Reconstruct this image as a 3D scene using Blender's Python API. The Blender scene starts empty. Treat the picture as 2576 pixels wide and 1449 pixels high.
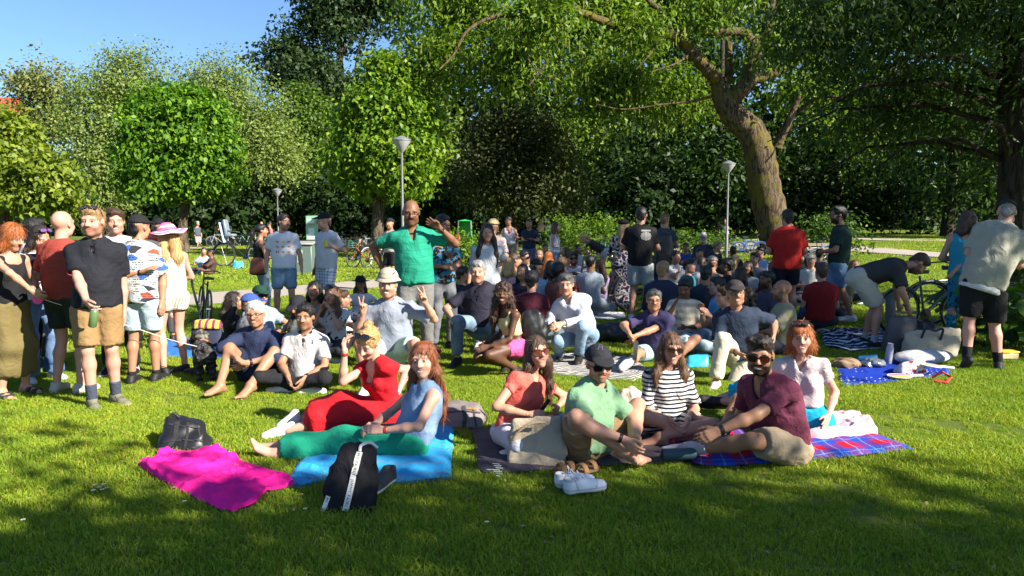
import bpy, math, random
import numpy as np
from mathutils import Vector, Matrix

# ---------------------------------------------------------------- camera, sky, sun, exposure
SC = bpy.context.scene
COL = SC.collection
CAM_H = 1.65
FPX = 1860.0            # focal length in reference pixels (picture 2576 x 1449 wide)
PITCH = math.atan((724.5 - 557.0) / FPX)
cam_data = bpy.data.cameras.new('camera')
cam_data.sensor_width = 36.0
cam_data.lens = 36.0 * FPX / 2576.0
cam_data.clip_start = 0.05
cam_data.clip_end = 2000.0
cam = bpy.data.objects.new('camera', cam_data)
COL.objects.link(cam)
cam.location = (0, 0, CAM_H)
cam.rotation_euler = (math.pi / 2 - PITCH, 0, 0)
SC.camera = cam

SUN_EL = math.radians(34.0)
SUN_H = np.array([0.85, -0.527]); SUN_H = SUN_H / np.linalg.norm(SUN_H)
world = bpy.data.worlds.new('World'); SC.world = world; world.use_nodes = True
wn = world.node_tree.nodes; wl = world.node_tree.links
bg = wn['Background']
sky = wn.new('ShaderNodeTexSky'); sky.sky_type = 'NISHITA'; sky.sun_disc = False
sky.sun_elevation = SUN_EL
sky.sun_rotation = math.atan2(SUN_H[0], SUN_H[1])
sky.air_density = 1.0; sky.dust_density = 0.6; sky.ozone_density = 7.0
wl.new(sky.outputs[0], bg.inputs[0]); bg.inputs[1].default_value = 0.064
sun_data = bpy.data.lights.new('sun', 'SUN'); sun_data.energy = 5.0; sun_data.angle = math.radians(0.55)
sun_data.color = (1.0, 0.93, 0.80)
sun = bpy.data.objects.new('sun', sun_data); COL.objects.link(sun)
sdir = Vector((SUN_H[0] * math.cos(SUN_EL), SUN_H[1] * math.cos(SUN_EL), math.sin(SUN_EL)))
sun.rotation_euler = sdir.to_track_quat('Z', 'Y').to_euler()
sun.location = (20, -10, 20)
SC.view_settings.view_transform = 'Standard'; SC.view_settings.look = 'None'
SC.view_settings.exposure = 1.62; SC.view_settings.gamma = 1.0
SC.cycles.max_bounces = 6; SC.cycles.diffuse_bounces = 3; SC.cycles.glossy_bounces = 2
SC.cycles.transmission_bounces = 4; SC.cycles.transparent_max_bounces = 6
SC.cycles.caustics_reflective = False; SC.cycles.caustics_refractive = False
SC.cycles.use_denoising = True
SC.cycles.sample_clamp_indirect = 4.0

# ---------------------------------------------------------------- measuring helpers
_cp, _sp = math.cos(PITCH), math.sin(PITCH)
def ray(x, y):
    a = (x - 1288.0) / FPX; b = (y - 724.5) / FPX
    return np.array([a, _cp - b * _sp, -_sp - b * _cp])
def at(x, y, Y):
    "point seen at picture position x,y at distance Y from the camera plane"
    r = ray(x, y); t = Y / r[1]
    return np.array([r[0] * t, Y, CAM_H + r[2] * t])
def gp(x, y, z=0.0):
    "point on the ground (height z) seen at x,y"
    r = ray(x, y); t = (z - CAM_H) / r[2]
    return np.array([r[0] * t, r[1] * t, z])

def sstep(t): t = min(1.0, max(0.0, t)); return t * t * (3 - 2 * t)
def gz(x, y):
    "the lawn rises gently towards the wood on the right"
    return 0.70 * sstep((y - 24) / 16) * sstep((x - 9) / 8)
RNG = np.random.default_rng(7)
random.seed(7)

def nrm(v):
    v = np.asarray(v, float); return v / max(1e-9, np.linalg.norm(v))

# ---------------------------------------------------------------- mesh helpers
def mesh_np(name, V, F, mat=None, smooth=True, col=None, rc=None):
    "mesh from arrays; F is (n,3) or (n,4)"
    V = np.asarray(V, np.float32); F = np.asarray(F, np.int32)
    me = bpy.data.meshes.new(name)
    n = F.shape[1]
    me.vertices.add(len(V)); me.vertices.foreach_set('co', V.ravel())
    me.loops.add(F.size); me.loops.foreach_set('vertex_index', F.ravel())
    me.polygons.add(len(F))
    me.polygons.foreach_set('loop_start', np.arange(0, F.size, n, dtype=np.int32))
    if smooth:
        me.polygons.foreach_set('use_smooth', np.ones(len(F), bool))
    me.update(calc_edges=True)
    if col is not None:
        at_ = me.attributes.new('col', 'FLOAT_COLOR', 'POINT')
        c4 = np.ones((len(V), 4), np.float32); c4[:, :3] = col
        at_.data.foreach_set('color', c4.ravel())
    if rc is not None:
        at_ = me.attributes.new('rc', 'FLOAT_VECTOR', 'POINT')
        at_.data.foreach_set('vector', np.asarray(rc, np.float32).ravel())
    if mat is not None:
        me.materials.append(mat)
    return me
def link(name, me, parent=None, loc=None):
    o = bpy.data.objects.new(name, me); COL.objects.link(o)
    if parent is not None: o.parent = parent
    if loc is not None: o.location = [float(c) for c in loc]
    return o
def tag(o, label=None, cat=None, group=None, kind=None):
    if label: o['label'] = label
    if cat: o['category'] = cat
    if group: o['group'] = group
    if kind: o['kind'] = kind
    return o
def empty(name, loc, label=None, cat=None, group=None):
    o = bpy.data.objects.new(name, None); COL.objects.link(o)
    o.location = [float(c) for c in loc]; o.empty_display_size = 0.1
    return tag(o, label, cat, group)

class MB:
    "collects boxes, tubes and lathes of one part"
    def __init__(s): s.V = []; s.F = []; s.n = 0
    def add(s, V, F):
        V = np.asarray(V, float).reshape(-1, 3)
        s.V.append(V); s.F += [[i + s.n for i in f] for f in F]; s.n += len(V)
    def box(s, c, size, R=None, bev=0.0):
        h = np.asarray(size, float) / 2
        if bev > 0:
            V = []
            for sx in (-1, 1):
                for sy in (-1, 1):
                    for sz in (-1, 1):
                        q = np.array([sx, sy, sz]) * h; b = np.minimum(bev, h * 0.9)
                        V += [q - [0, sy * b[1], sz * b[2]], q - [sx * b[0], 0, sz * b[2]], q - [sx * b[0], sy * b[1], 0]]
            V = np.array(V)
            from itertools import product
            idx = {k: i * 3 for i, k in enumerate(product((-1, 1), repeat=3))}
            F = []
            for ax in range(3):
                o1, o2 = [(1, 2), (2, 0), (0, 1)][ax]
                for sg in (-1, 1):
                    q = []
                    for a, b in ((-1, -1), (1, -1), (1, 1), (-1, 1)):
                        k = [0, 0, 0]; k[ax] = sg; k[o1] = a; k[o2] = b; q.append(idx[tuple(k)] + ax)
                    F.append(q if sg > 0 else q[::-1])
                for a in (-1, 1):
                    for b in (-1, 1):
                        k0 = [0, 0, 0]; k0[o1] = a; k0[o2] = b; k1 = list(k0); k0[ax] = -1; k1[ax] = 1
                        i0, i1 = idx[tuple(k0)], idx[tuple(k1)]
                        q = [i0 + o1, i1 + o1, i1 + o2, i0 + o2]
                        F.append(q if a * b < 0 else q[::-1])
            for k, i in idx.items():
                F.append([i, i + 1, i + 2] if k[0] * k[1] * k[2] > 0 else [i, i + 2, i + 1])
        else:
            V = np.array([[x, y, z] for x in (-1, 1) for y in (-1, 1) for z in (-1, 1)]) * h
            F = [[0, 1, 3, 2], [4, 6, 7, 5], [0, 4, 5, 1], [2, 3, 7, 6], [0, 2, 6, 4], [1, 5, 7, 3]]
        if R is not None: V = V @ np.asarray(R).T
        s.add(V + np.asarray(c, float), F)
    def tube(s, pts, r, n=8, cap=True):
        pts = np.asarray(pts, float); m = len(pts)
        r = np.full(m, r, float) if np.isscalar(r) else np.asarray(r, float)
        T = np.gradient(pts, axis=0); T /= np.maximum(1e-9, np.linalg.norm(T, axis=1))[:, None]
        up = np.array([0, 0, 1.0]) if abs(T[0][2]) < 0.9 else np.array([1.0, 0, 0])
        u = nrm(np.cross(T[0], up)); V = []
        for i in range(m):
            u = nrm(u - T[i] * np.dot(u, T[i])); w = np.cross(T[i], u)
            for k in range(n):
                a = 2 * math.pi * k / n
                V.append(pts[i] + r[i] * (math.cos(a) * u + math.sin(a) * w))
        F = []
        for i in range(m - 1):
            for k in range(n):
                F.append([i * n + k, i * n + (k + 1) % n, (i + 1) * n + (k + 1) % n, (i + 1) * n + k])
        if cap:
            F.append(list(range(n))[::-1]); F.append([(m - 1) * n + k for k in range(n)])
        s.add(V, F)
    def lathe(s, c, prof, n=20, axis=None):
        "prof: list of (radius, height)"
        V = []; F = []; m = len(prof)
        for r, z in prof:
            for k in range(n):
                a = 2 * math.pi * k / n; V.append([r * math.cos(a), r * math.sin(a), z])
        V = np.array(V)
        for i in range(m - 1):
            for k in range(n):
                F.append([i * n + k, i * n + (k + 1) % n, (i + 1) * n + (k + 1) % n, (i + 1) * n + k])
        F.append(list(range(n))[::-1]); F.append([(m - 1) * n + k for k in range(n)])
        if axis is not None:
            a = nrm(axis); u = nrm(np.cross(a, [0.3, 0.2, 1] if abs(a[2]) < .9 else [1, 0, 0])); w = np.cross(a, u)
            V = V @ np.array([u, w, a])
        s.add(V + np.asarray(c, float), F)
    def poly_extrude(s, P, thick):
        "P: ordered 3D outline; thick: vector"
        P = np.asarray(P, float); n = len(P); t = np.asarray(thick, float)
        s.add(np.vstack([P, P + t]), [list(range(n))[::-1], list(range(n, 2 * n))] +
              [[i, (i + 1) % n, n + (i + 1) % n, n + i] for i in range(n)])
    def build(s, name, mat, parent=None, smooth=False, origin=None, col=None):
        V = np.vstack(s.V)
        if origin is not None: V = V - np.asarray(origin, float)
        me = bpy.data.meshes.new(name); me.from_pydata(V.tolist(), [], s.F)
        if smooth:
            me.polygons.foreach_set('use_smooth', np.ones(len(s.F), bool))
            me.set_sharp_from_angle(angle=math.radians(40)) if hasattr(me, 'set_sharp_from_angle') else None
        if col is not None:
            a = me.attributes.new('col', 'FLOAT_COLOR', 'POINT')
            c4 = np.ones((len(V), 4), np.float32); c4[:, :3] = col
            a.data.foreach_set('color', c4.ravel())
        me.materials.append(mat); me.update()
        return link(name, me, parent, origin if (origin is not None and parent is None) else None)

def rotz(a):
    c, s_ = math.cos(a), math.sin(a); return np.array([[c, -s_, 0], [s_, c, 0], [0, 0, 1]])
def rotx(a):
    c, s_ = math.cos(a), math.sin(a); return np.array([[1, 0, 0], [0, c, -s_], [0, s_, c]])
def roty(a):
    c, s_ = math.cos(a), math.sin(a); return np.array([[c, 0, s_], [0, 1, 0], [-s_, 0, c]])

# ---------------------------------------------------------------- materials
MATS = {}
def srgb(h):
    h = h.lstrip('#'); c = [int(h[i:i + 2], 16) / 255 for i in (0, 2, 4)]
    return tuple(((x + .055) / 1.055) ** 2.4 if x > .04045 else x / 12.92 for x in c)
class NT:
    def __init__(s, name):
        s.m = bpy.data.materials.new(name); s.m.use_nodes = True
        s.n = s.m.node_tree.nodes; s.l = s.m.node_tree.links
        s.b = s.n['Principled BSDF']; s.out = s.n['Material Output']
    def node(s, t, **kw):
        nd = s.n.new(t)
        for k, v in kw.items():
            if k.startswith('i_'):
                key = k[2:]; key = int(key) if key.isdigit() else key
                nd.inputs[key].default_value = v
            else: setattr(nd, k, v)
        return nd
    def link(s, a, b): s.l.new(a, b)
    def math(s, op, a, b=None, c=None):
        nd = s.n.new('ShaderNodeMath'); nd.operation = op
        for i, v in enumerate((a, b, c)):
            if v is None: continue
            if hasattr(v, 'is_output'): s.l.new(v, nd.inputs[i])
            else: nd.inputs[i].default_value = v
        return nd.outputs[0]
    def mix(s, f, a, b, mode='MIX'):
        nd = s.n.new('ShaderNodeMix'); nd.data_type = 'RGBA'; nd.blend_type = mode
        for inp, v in ((nd.inputs[0], f), (nd.inputs[6], a), (nd.inputs[7], b)):
            if hasattr(v, 'is_output'): s.l.new(v, inp)
            elif isinstance(v, (int, float)): inp.default_value = v
            else: inp.default_value = (*v[:3], 1)
        return nd.outputs[2]
    def ramp(s, f, stops, interp='LINEAR'):
        nd = s.n.new('ShaderNodeValToRGB'); nd.color_ramp.interpolation = interp
        cr = nd.color_ramp
        while len(cr.elements) < len(stops): cr.elements.new(0.5)
        for e, (p, c) in zip(cr.elements, stops):
            e.position = p; e.color = (*c[:3], 1) if not isinstance(c, (int, float)) else (c, c, c, 1)
        s.l.new(f, nd.inputs[0]); return nd.outputs[0]
    def noise(s, scale, detail=3, vec=None, rough=0.55, dist=0.0):
        nd = s.n.new('ShaderNodeTexNoise'); nd.inputs['Scale'].default_value = scale
        nd.inputs['Detail'].default_value = detail; nd.inputs['Roughness'].default_value = rough
        nd.inputs['Distortion'].default_value = dist
        if vec is not None: s.l.new(vec, nd.inputs['Vector'])
        return nd.outputs['Fac']
    def vor(s, scale, vec=None, feature='F1', out='Distance', rnd=1.0):
        nd = s.n.new('ShaderNodeTexVoronoi'); nd.inputs['Scale'].default_value = scale; nd.feature = feature
        nd.inputs['Randomness'].default_value = rnd
        if vec is not None: s.l.new(vec, nd.inputs['Vector'])
        return nd.outputs[out]
    def attr(s, name, out='Vector'):
        nd = s.n.new('ShaderNodeAttribute'); nd.attribute_name = name; return nd.outputs[out]
    def obj(s): return s.n.new('ShaderNodeTexCoord').outputs['Object']
    def sep(s, v):
        nd = s.n.new('ShaderNodeSeparateXYZ'); s.l.new(v, nd.inputs[0]); return nd.outputs
    def mapping(s, v, scale=(1, 1, 1), loc=(0, 0, 0), rot=(0, 0, 0)):
        nd = s.n.new('ShaderNodeMapping'); s.l.new(v, nd.inputs[0])
        nd.inputs['Scale'].default_value = scale; nd.inputs['Location'].default_value = loc
        nd.inputs['Rotation'].default_value = rot
        return nd.outputs[0]
    def bump(s, h, strength=0.3, dist=0.01):
        nd = s.n.new('ShaderNodeBump'); nd.inputs['Strength'].default_value = strength
        nd.inputs['Distance'].default_value = dist; s.l.new(h, nd.inputs['Height'])
        s.l.new(nd.outputs[0], s.b.inputs['Normal'])
    def base(s, c):
        if hasattr(c, 'is_output'): s.l.new(c, s.b.inputs['Base Color'])
        else: s.b.inputs['Base Color'].default_value = (*c[:3], 1)
    def set(s, rough=None, metal=None, spec=None, sheen=None, coat=None):
        if rough is not None: s.b.inputs['Roughness'].default_value = rough
        if metal is not None: s.b.inputs['Metallic'].default_value = metal
        if spec is not None: s.b.inputs['Specular IOR Level'].default_value = spec
        if sheen is not None: s.b.inputs['Sheen Weight'].default_value = sheen
        if coat is not None: s.b.inputs['Coat Weight'].default_value = coat
        return s

def simple(name, c, rough=0.6, metal=0.0, var=0.12, scale=30, bump=0.0, spec=0.5):
    key = ('s', name)
    if key in MATS: return MATS[key]
    t = NT(name); v = t.noise(scale, 3, t.obj())
    t.base(t.mix(t.math('MULTIPLY', v, var * 2), c, tuple(x * 0.55 for x in c)))
    t.set(rough, metal, spec)
    if bump: t.bump(v, bump, 0.01)
    MATS[key] = t.m; return t.m

def cloth(name, kind, c1, c2=None, c3=None, per=0.05, frac=0.5, rough=0.85):
    "fabric on the rest coordinates (x left, y forward, z up, metres) kept with each garment"
    c1, c2, c3 = (tuple(v * 0.82 for v in c) if c else c for c in (c1, c2, c3))
    key = ('c', kind, c1, c2, c3, per, frac)
    if key in MATS: return MATS[key]
    t = NT(name); rc = t.attr('rc'); x, y, z = t.sep(rc)
    if kind == 'plain':
        c = t.mix(t.noise(9, 3, rc), tuple(v * 0.86 for v in c1), tuple(min(1, v * 1.1) for v in c1))
    elif kind == 'hstripe':
        f = t.math('FRACT', t.math('DIVIDE', t.math('ADD', z, 5.0), per)); m = t.math('LESS_THAN', f, frac)
        c = t.mix(m, c1, c2)
    elif kind == 'vstripe':
        f = t.math('FRACT', t.math('DIVIDE', t.math('ADD', x, 5.0), per)); m = t.math('LESS_THAN', f, frac)
        c = t.mix(m, c1, c2)
    elif kind == 'check':
        f = t.math('LESS_THAN', t.math('FRACT', t.math('DIVIDE', t.math('ADD', x, 5.0), per)), frac)
        g = t.math('LESS_THAN', t.math('FRACT', t.math('DIVIDE', t.math('ADD', z, 5.0), per)), frac)
        c = t.mix(t.math('MULTIPLY', t.math('ADD', f, g), 0.5), c1, c2)
    elif kind == 'spots':
        v = t.vor(1 / per, rc); c = t.mix(t.math('LESS_THAN', v, frac), c1, c2)
    elif kind == 'rings':
        v = t.vor(1 / per, rc); c = t.ramp(v, [(0, c3), (0.22, c3), (0.26, c2), (0.36, c2), (0.42, c1), (0.62, c1), (0.66, c2), (1, c2)], 'LINEAR')
    elif kind == 'leafprint':
        v = t.vor(1 / per, t.mapping(rc, (1, 1, 0.5)), out='Color')
        w = t.noise(0.9 / per, 2, rc, dist=1.5)
        c = t.mix(t.math('GREATER_THAN', w, 1 - frac), c1, c2)
        if c3: c = t.mix(t.math('GREATER_THAN', t.noise(1.3 / per, 2, t.mapping(rc, loc=(3, 1, 2)), dist=2), 0.60), c, c3)
    elif kind == 'patch':
        cl = t.vor(1 / per, t.mapping(rc, (1, 0.6, 1.6)), out='Color', rnd=0.9)
        r_ = t.sep(cl)[0]
        pal = [(0.0, c1), (0.25, (0.38, 0.38, 0.37)), (0.42, (0.03, 0.03, 0.04)), (0.52, (0.04, 0.11, 0.36)), (0.62, (0.36, 0.36, 0.35)), (0.74, (0.36, 0.07, 0.04)), (0.80, (0.45, 0.28, 0.03)), (0.86, c1)]
        c = t.ramp(r_, pal, 'CONSTANT')
        ln = t.math('LESS_THAN', t.math('FRACT', t.math('MULTIPLY', t.math('ADD', z, 5.0), 42)), 0.4)
        ln = t.math('MULTIPLY', ln, t.math('GREATER_THAN', t.noise(110, 1, t.mapping(rc, (1, 1, 0.2))), 0.5))
        c = t.mix(t.math('MULTIPLY', ln, t.math('GREATER_THAN', t.sep(cl)[1], 0.45)), c, (0.02, 0.02, 0.02))
    elif kind == 'denim':
        n = t.noise(4, 4, rc); c = t.mix(t.math('MULTIPLY', t.math('SUBTRACT', n, 0.38), 3.2), c1, c2 or tuple(min(1, v * 1.7) for v in c1))
    t.base(c); t.set(rough, 0, 0.25)
    cr = t.math('ABSOLUTE', t.math('SUBTRACT', t.noise(6.5, 2, t.mapping(rc, (1, 1, 0.75)), dist=1.6), 0.5))
    cr2 = t.math('ABSOLUTE', t.math('SUBTRACT', t.noise(15, 2, t.mapping(rc, (1, 1, 1.5), (3, 1, 4)), dist=1.2), 0.5))
    h = t.math('ADD', t.math('ADD', t.math('MULTIPLY', cr, 2.2), cr2), t.math('MULTIPLY', t.noise(300, 2, rc), 0.06))
    t.bump(h, 0.5, 0.015)
    MATS[key] = t.m; return t.m

def colmat(name='skin', rough=0.5, spec=0.4, bump=0.0, sss=0.0):
    key = ('col', name)
    if key in MATS: return MATS[key]
    t = NT(name); c = t.attr('col', 'Color')
    if name == 'skin':
        n = t.noise(35, 3, t.obj())
        c = t.mix(t.math('MULTIPLY', n, 0.30), c, t.mix(1.0, c, (0.80, 0.58, 0.52), 'MULTIPLY'))
    t.base(c); t.set(rough, 0, spec)
    if sss:
        t.b.inputs['Subsurface Weight'].default_value = sss
        t.b.inputs['Subsurface Radius'].default_value = (0.012, 0.005, 0.003); t.b.inputs['Subsurface Scale'].default_value = 0.5
    if bump: t.bump(t.noise(60, 3, t.obj()), bump, 0.004)
    MATS[key] = t.m; return t.m

def hairmat(c):
    key = ('hair', c)
    if key in MATS: return MATS[key]
    t = NT('hair'); rc = t.attr('rc')
    n = t.noise(1, 4, t.mapping(rc, (210, 210, 12)), rough=0.7)
    n2 = t.noise(14, 2, rc)
    f = t.math('ADD', t.math('MULTIPLY', n, 0.8), t.math('MULTIPLY', n2, 0.3))
    t.base(t.ramp(f, [(0.3, tuple(v * 0.45 for v in c)), (0.55, c), (0.8, tuple(min(1, v * 1.7 + 0.01) for v in c))]))
    t.set(0.45, 0, 0.4); t.bump(n, 0.7, 0.008)
    MATS[key] = t.m; return t.m
# ---------------------------------------------------------------- implicit-surface figures
class Prim:
    __slots__ = ('a', 'b', 'ra', 'rb', 'k', 'cut', 'R', 's', 'op', 'ell', 'lo', 'hi')
    def __init__(p, a, b=None, ra=0.05, rb=None, k=0.02, cut=None, R=None, s=None, op=1, ell=None):
        p.a = np.asarray(a, float); p.b = p.a + [0, 0, 1e-4] if b is None else np.asarray(b, float)
        p.ra = ra; p.rb = ra if rb is None else rb
        p.k = k; p.cut = cut or (); p.R = None if R is None else np.asarray(R, float)
        p.s = None if s is None else np.asarray(s, float); p.op = op
        p.ell = None if ell is None else np.asarray(ell, float)
        if p.ell is not None:
            ext = np.sqrt(((p.R * p.ell[:, None]) ** 2).sum(0)) if p.R is not None else p.ell
            p.lo, p.hi = p.a - ext, p.a + ext
        else:
            m = max(p.ra, p.rb) * (max(1, p.s.max()) if p.s is not None else 1)
            p.lo = np.minimum(p.a, p.b) - m; p.hi = np.maximum(p.a, p.b) + m
    def d(p, X, Y, Z):
        px, py, pz = X - p.a[0], Y - p.a[1], Z - p.a[2]
        if p.ell is not None:
            R = p.R if p.R is not None else np.eye(3); k0 = 0; k1 = 0
            for i in range(3):
                q = (px * R[i, 0] + py * R[i, 1] + pz * R[i, 2]) / p.ell[i]
                k0 = k0 + q * q; q = q / p.ell[i]; k1 = k1 + q * q
            k0 = np.sqrt(k0); d = k0 * (k0 - 1) / np.sqrt(k1 + 1e-12)
        else:
            ba = p.b - p.a
            if p.R is not None:
                q = [(px * p.R[i, 0] + py * p.R[i, 1] + pz * p.R[i, 2]) / p.s[i] for i in range(3)]
                B = (p.R @ ba) / p.s; m = min(1, p.s.min() * 1.1)
            else:
                q = [px, py, pz]; B = ba; m = 1
            h = np.clip((q[0] * B[0] + q[1] * B[1] + q[2] * B[2]) / (B @ B), 0, 1)
            d = np.sqrt((q[0] - h * B[0]) ** 2 + (q[1] - h * B[1]) ** 2 + (q[2] - h * B[2]) ** 2) - (p.ra + (p.rb - p.ra) * h)
            d = d * m
        for c, n in p.cut:
            d = np.maximum(d, (X - c[0]) * n[0] + (Y - c[1]) * n[1] + (Z - c[2]) * n[2])
        return d

def field(prims, lo, hi, vox, post=None):
    n = np.maximum(4, np.ceil((hi - lo) / vox).astype(int) + 1)
    ax = [np.float32(lo[i]) + np.float32(vox) * np.arange(n[i], dtype=np.float32) for i in range(3)]
    F = np.full(n, 0.25, np.float32)
    for p in prims:
        mg = p.k + 2.5 * vox
        i0 = np.clip(np.floor((p.lo - mg - lo) / vox).astype(int), 0, n); i1 = np.clip(np.ceil((p.hi + mg - lo) / vox).astype(int) + 1, 0, n)
        if (i1 - i0 < 1).any(): continue
        X = ax[0][i0[0]:i1[0], None, None]; Y = ax[1][None, i0[1]:i1[1], None]; Z = ax[2][None, None, i0[2]:i1[2]]
        d = p.d(X, Y, Z).astype(np.float32)
        S = F[i0[0]:i1[0], i0[1]:i1[1], i0[2]:i1[2]]
        if p.op > 0:
            h = np.maximum(p.k - np.abs(S - d), 0) / p.k
            S[...] = np.minimum(S, d) - h * h * p.k * 0.25
        elif p.op < 0:
            d = -d; h = np.maximum(p.k - np.abs(S - d), 0) / p.k
            S[...] = np.maximum(S, d) + h * h * p.k * 0.25
    if post is not None:
        m = np.abs(F) < 0.06
        I = np.argwhere(m)
        if len(I):
            P = np.stack([ax[i][I[:, i]] for i in range(3)], 1)
            F[m] = post(P, F[m])
    F[0], F[-1] = 0.2, 0.2; F[:, 0], F[:, -1] = 0.2, 0.2; F[:, :, 0], F[:, :, -1] = 0.2, 0.2
    return F

_C8 = np.array([[i, j, k] for i in (0, 1) for j in (0, 1) for k in (0, 1)])
_E12 = [(a, b) for a in range(8) for b in range(a + 1, 8) if np.abs(_C8[a] - _C8[b]).sum() == 1]
def nets(F, lo, vox):
    ins = F < 0; nx, ny, nz = F.shape
    c = np.zeros((nx - 1, ny - 1, nz - 1), np.int8)
    for d in _C8: c += ins[d[0]:nx - 1 + d[0], d[1]:ny - 1 + d[1], d[2]:nz - 1 + d[2]]
    act = (c > 0) & (c < 8); I = np.argwhere(act)
    if not len(I): return np.zeros((0, 3)), np.zeros((0, 4), int)
    idx = np.full(c.shape, -1, np.int32); idx[act] = np.arange(len(I))
    f = [F[I[:, 0] + d[0], I[:, 1] + d[1], I[:, 2] + d[2]] for d in _C8]
    S = np.zeros((len(I), 3), np.float32); W = np.zeros(len(I), np.float32)
    for a, b in _E12:
        m = (f[a] < 0) != (f[b] < 0); t = np.where(m, f[a] / np.where(m, f[a] - f[b], 1), 0)
        S += np.where(m[:, None], _C8[a] + t[:, None] * (_C8[b] - _C8[a]), 0); W += m
    V = lo + vox * (I + S / W[:, None])
    Q = []
    for ax_ in range(3):
        u, v = [(1, 2), (2, 0), (0, 1)][ax_]
        sl0 = [slice(None)] * 3; sl1 = [slice(None)] * 3
        sl0[ax_] = slice(0, F.shape[ax_] - 1); sl1[ax_] = slice(1, None)
        A = ins[tuple(sl0)]; B = ins[tuple(sl1)]
        E = np.argwhere(A != B); E = E[(E[:, u] > 0) & (E[:, v] > 0) & (E[:, u] < F.shape[u] - 1) & (E[:, v] < F.shape[v] - 1)]
        if not len(E): continue
        fl = A[E[:, 0], E[:, 1], E[:, 2]]; q = []
        for du, dv in ((-1, -1), (0, -1), (0, 0), (-1, 0)):
            T = E.copy(); T[:, u] += du; T[:, v] += dv; q.append(idx[T[:, 0], T[:, 1], T[:, 2]])
        q = np.stack(q, 1); q[~fl] = q[~fl][:, ::-1]; Q.append(q)
    return V, np.vstack(Q)

def compact(V, Q):
    u, inv = np.unique(Q, return_inverse=True); return V[u], inv.reshape(Q.shape)

def bounds(prims, pad):
    a = [p for p in prims if p.op > 0]
    return np.min([p.lo for p in a], 0) - pad, np.max([p.hi for p in a], 0) + pad

def sdf(prims, vox, regions=(), post=None):
    lo, hi = bounds(prims, 3 * vox)
    V, Q = nets(field(prims, lo, hi, vox, post), lo, vox)
    if not regions: return V, Q
    Vs, Qs = [], []
    ce = V[Q].mean(1); keep = np.ones(len(Q), bool)
    for c, r, v in regions: keep &= np.linalg.norm(ce - c, axis=1) > r
    if keep.any():
        a, b = compact(V, Q[keep]); Vs.append(a); Qs.append(b)
    for i, (c, r, v) in enumerate(regions):
        V2, Q2 = nets(field(prims, c - r - 5 * v - vox, c + r + 5 * v + vox, v, post), c - r - 5 * v - vox, v)
        if not len(Q2): continue
        ce = V2[Q2].mean(1); k = np.linalg.norm(ce - c, axis=1) < r + 0.6 * vox
        for c3, r3, v3 in regions[:i]: k &= np.linalg.norm(ce - c3, axis=1) > r3
        if k.any():
            a, b = compact(V2, Q2[k]); Qs.append(b + sum(map(len, Vs))); Vs.append(a)
    return np.vstack(Vs), np.vstack(Qs)

def wob(P, seed, freq, amp, aniso=(1, 1, 1)):
    r = np.random.default_rng(seed); P = P * np.asarray(aniso, np.float32); o = 0
    for i in range(4):
        k = r.normal(size=3) * freq * (0.7 + 0.5 * i / 2); q = r.normal(size=3) * freq * 0.6
        o = o + np.sin(P @ k.astype(np.float32) + r.uniform(0, 6) + 1.3 * np.sin(P @ q.astype(np.float32) + r.uniform(0, 6))) / (1 + 0.4 * i)
    return (amp * 0.5 * o).astype(np.float32)

def ik(a, t, l1, l2, pole):
    a, t, pole = map(lambda v: np.asarray(v, float), (a, t, pole))
    d = t - a; L = np.linalg.norm(d); n = d / max(L, 1e-6)
    L = min(L, (l1 + l2) * 0.995); L = max(L, abs(l1 - l2) * 1.05 + 0.02); t = a + n * L
    x = (l1 * l1 - l2 * l2 + L * L) / (2 * L); h = math.sqrt(max(0, l1 * l1 - x * x))
    pv = pole - a; pv = pv - n * (pv @ n)
    if np.linalg.norm(pv) < 1e-4: pv = np.array([0, 0, -1.0]) - n * n[2] * -1
    return a + n * x + nrm(pv) * h, t

SKIN = dict(pale=(0.63, 0.365, 0.265), fair=(0.585, 0.310, 0.210), tan=(0.44, 0.225, 0.135), olive=(0.39, 0.205, 0.122),
            brown=(0.24, 0.115, 0.062), dark=(0.115, 0.05, 0.028), pink=(0.655, 0.345, 0.255))
HAIRC = dict(black=(0.008, 0.007, 0.007), dark=(0.018, 0.011, 0.008), brown=(0.05, 0.024, 0.012), lbrown=(0.13, 0.065, 0.03),
             blond=(0.42, 0.26, 0.10), dblond=(0.26, 0.155, 0.07), ginger=(0.30, 0.085, 0.02), auburn=(0.17, 0.05, 0.018),
             orange=(0.45, 0.13, 0.02), grey=(0.24, 0.23, 0.22), silver=(0.50, 0.49, 0.47), dgrey=(0.10, 0.095, 0.09))

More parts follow.
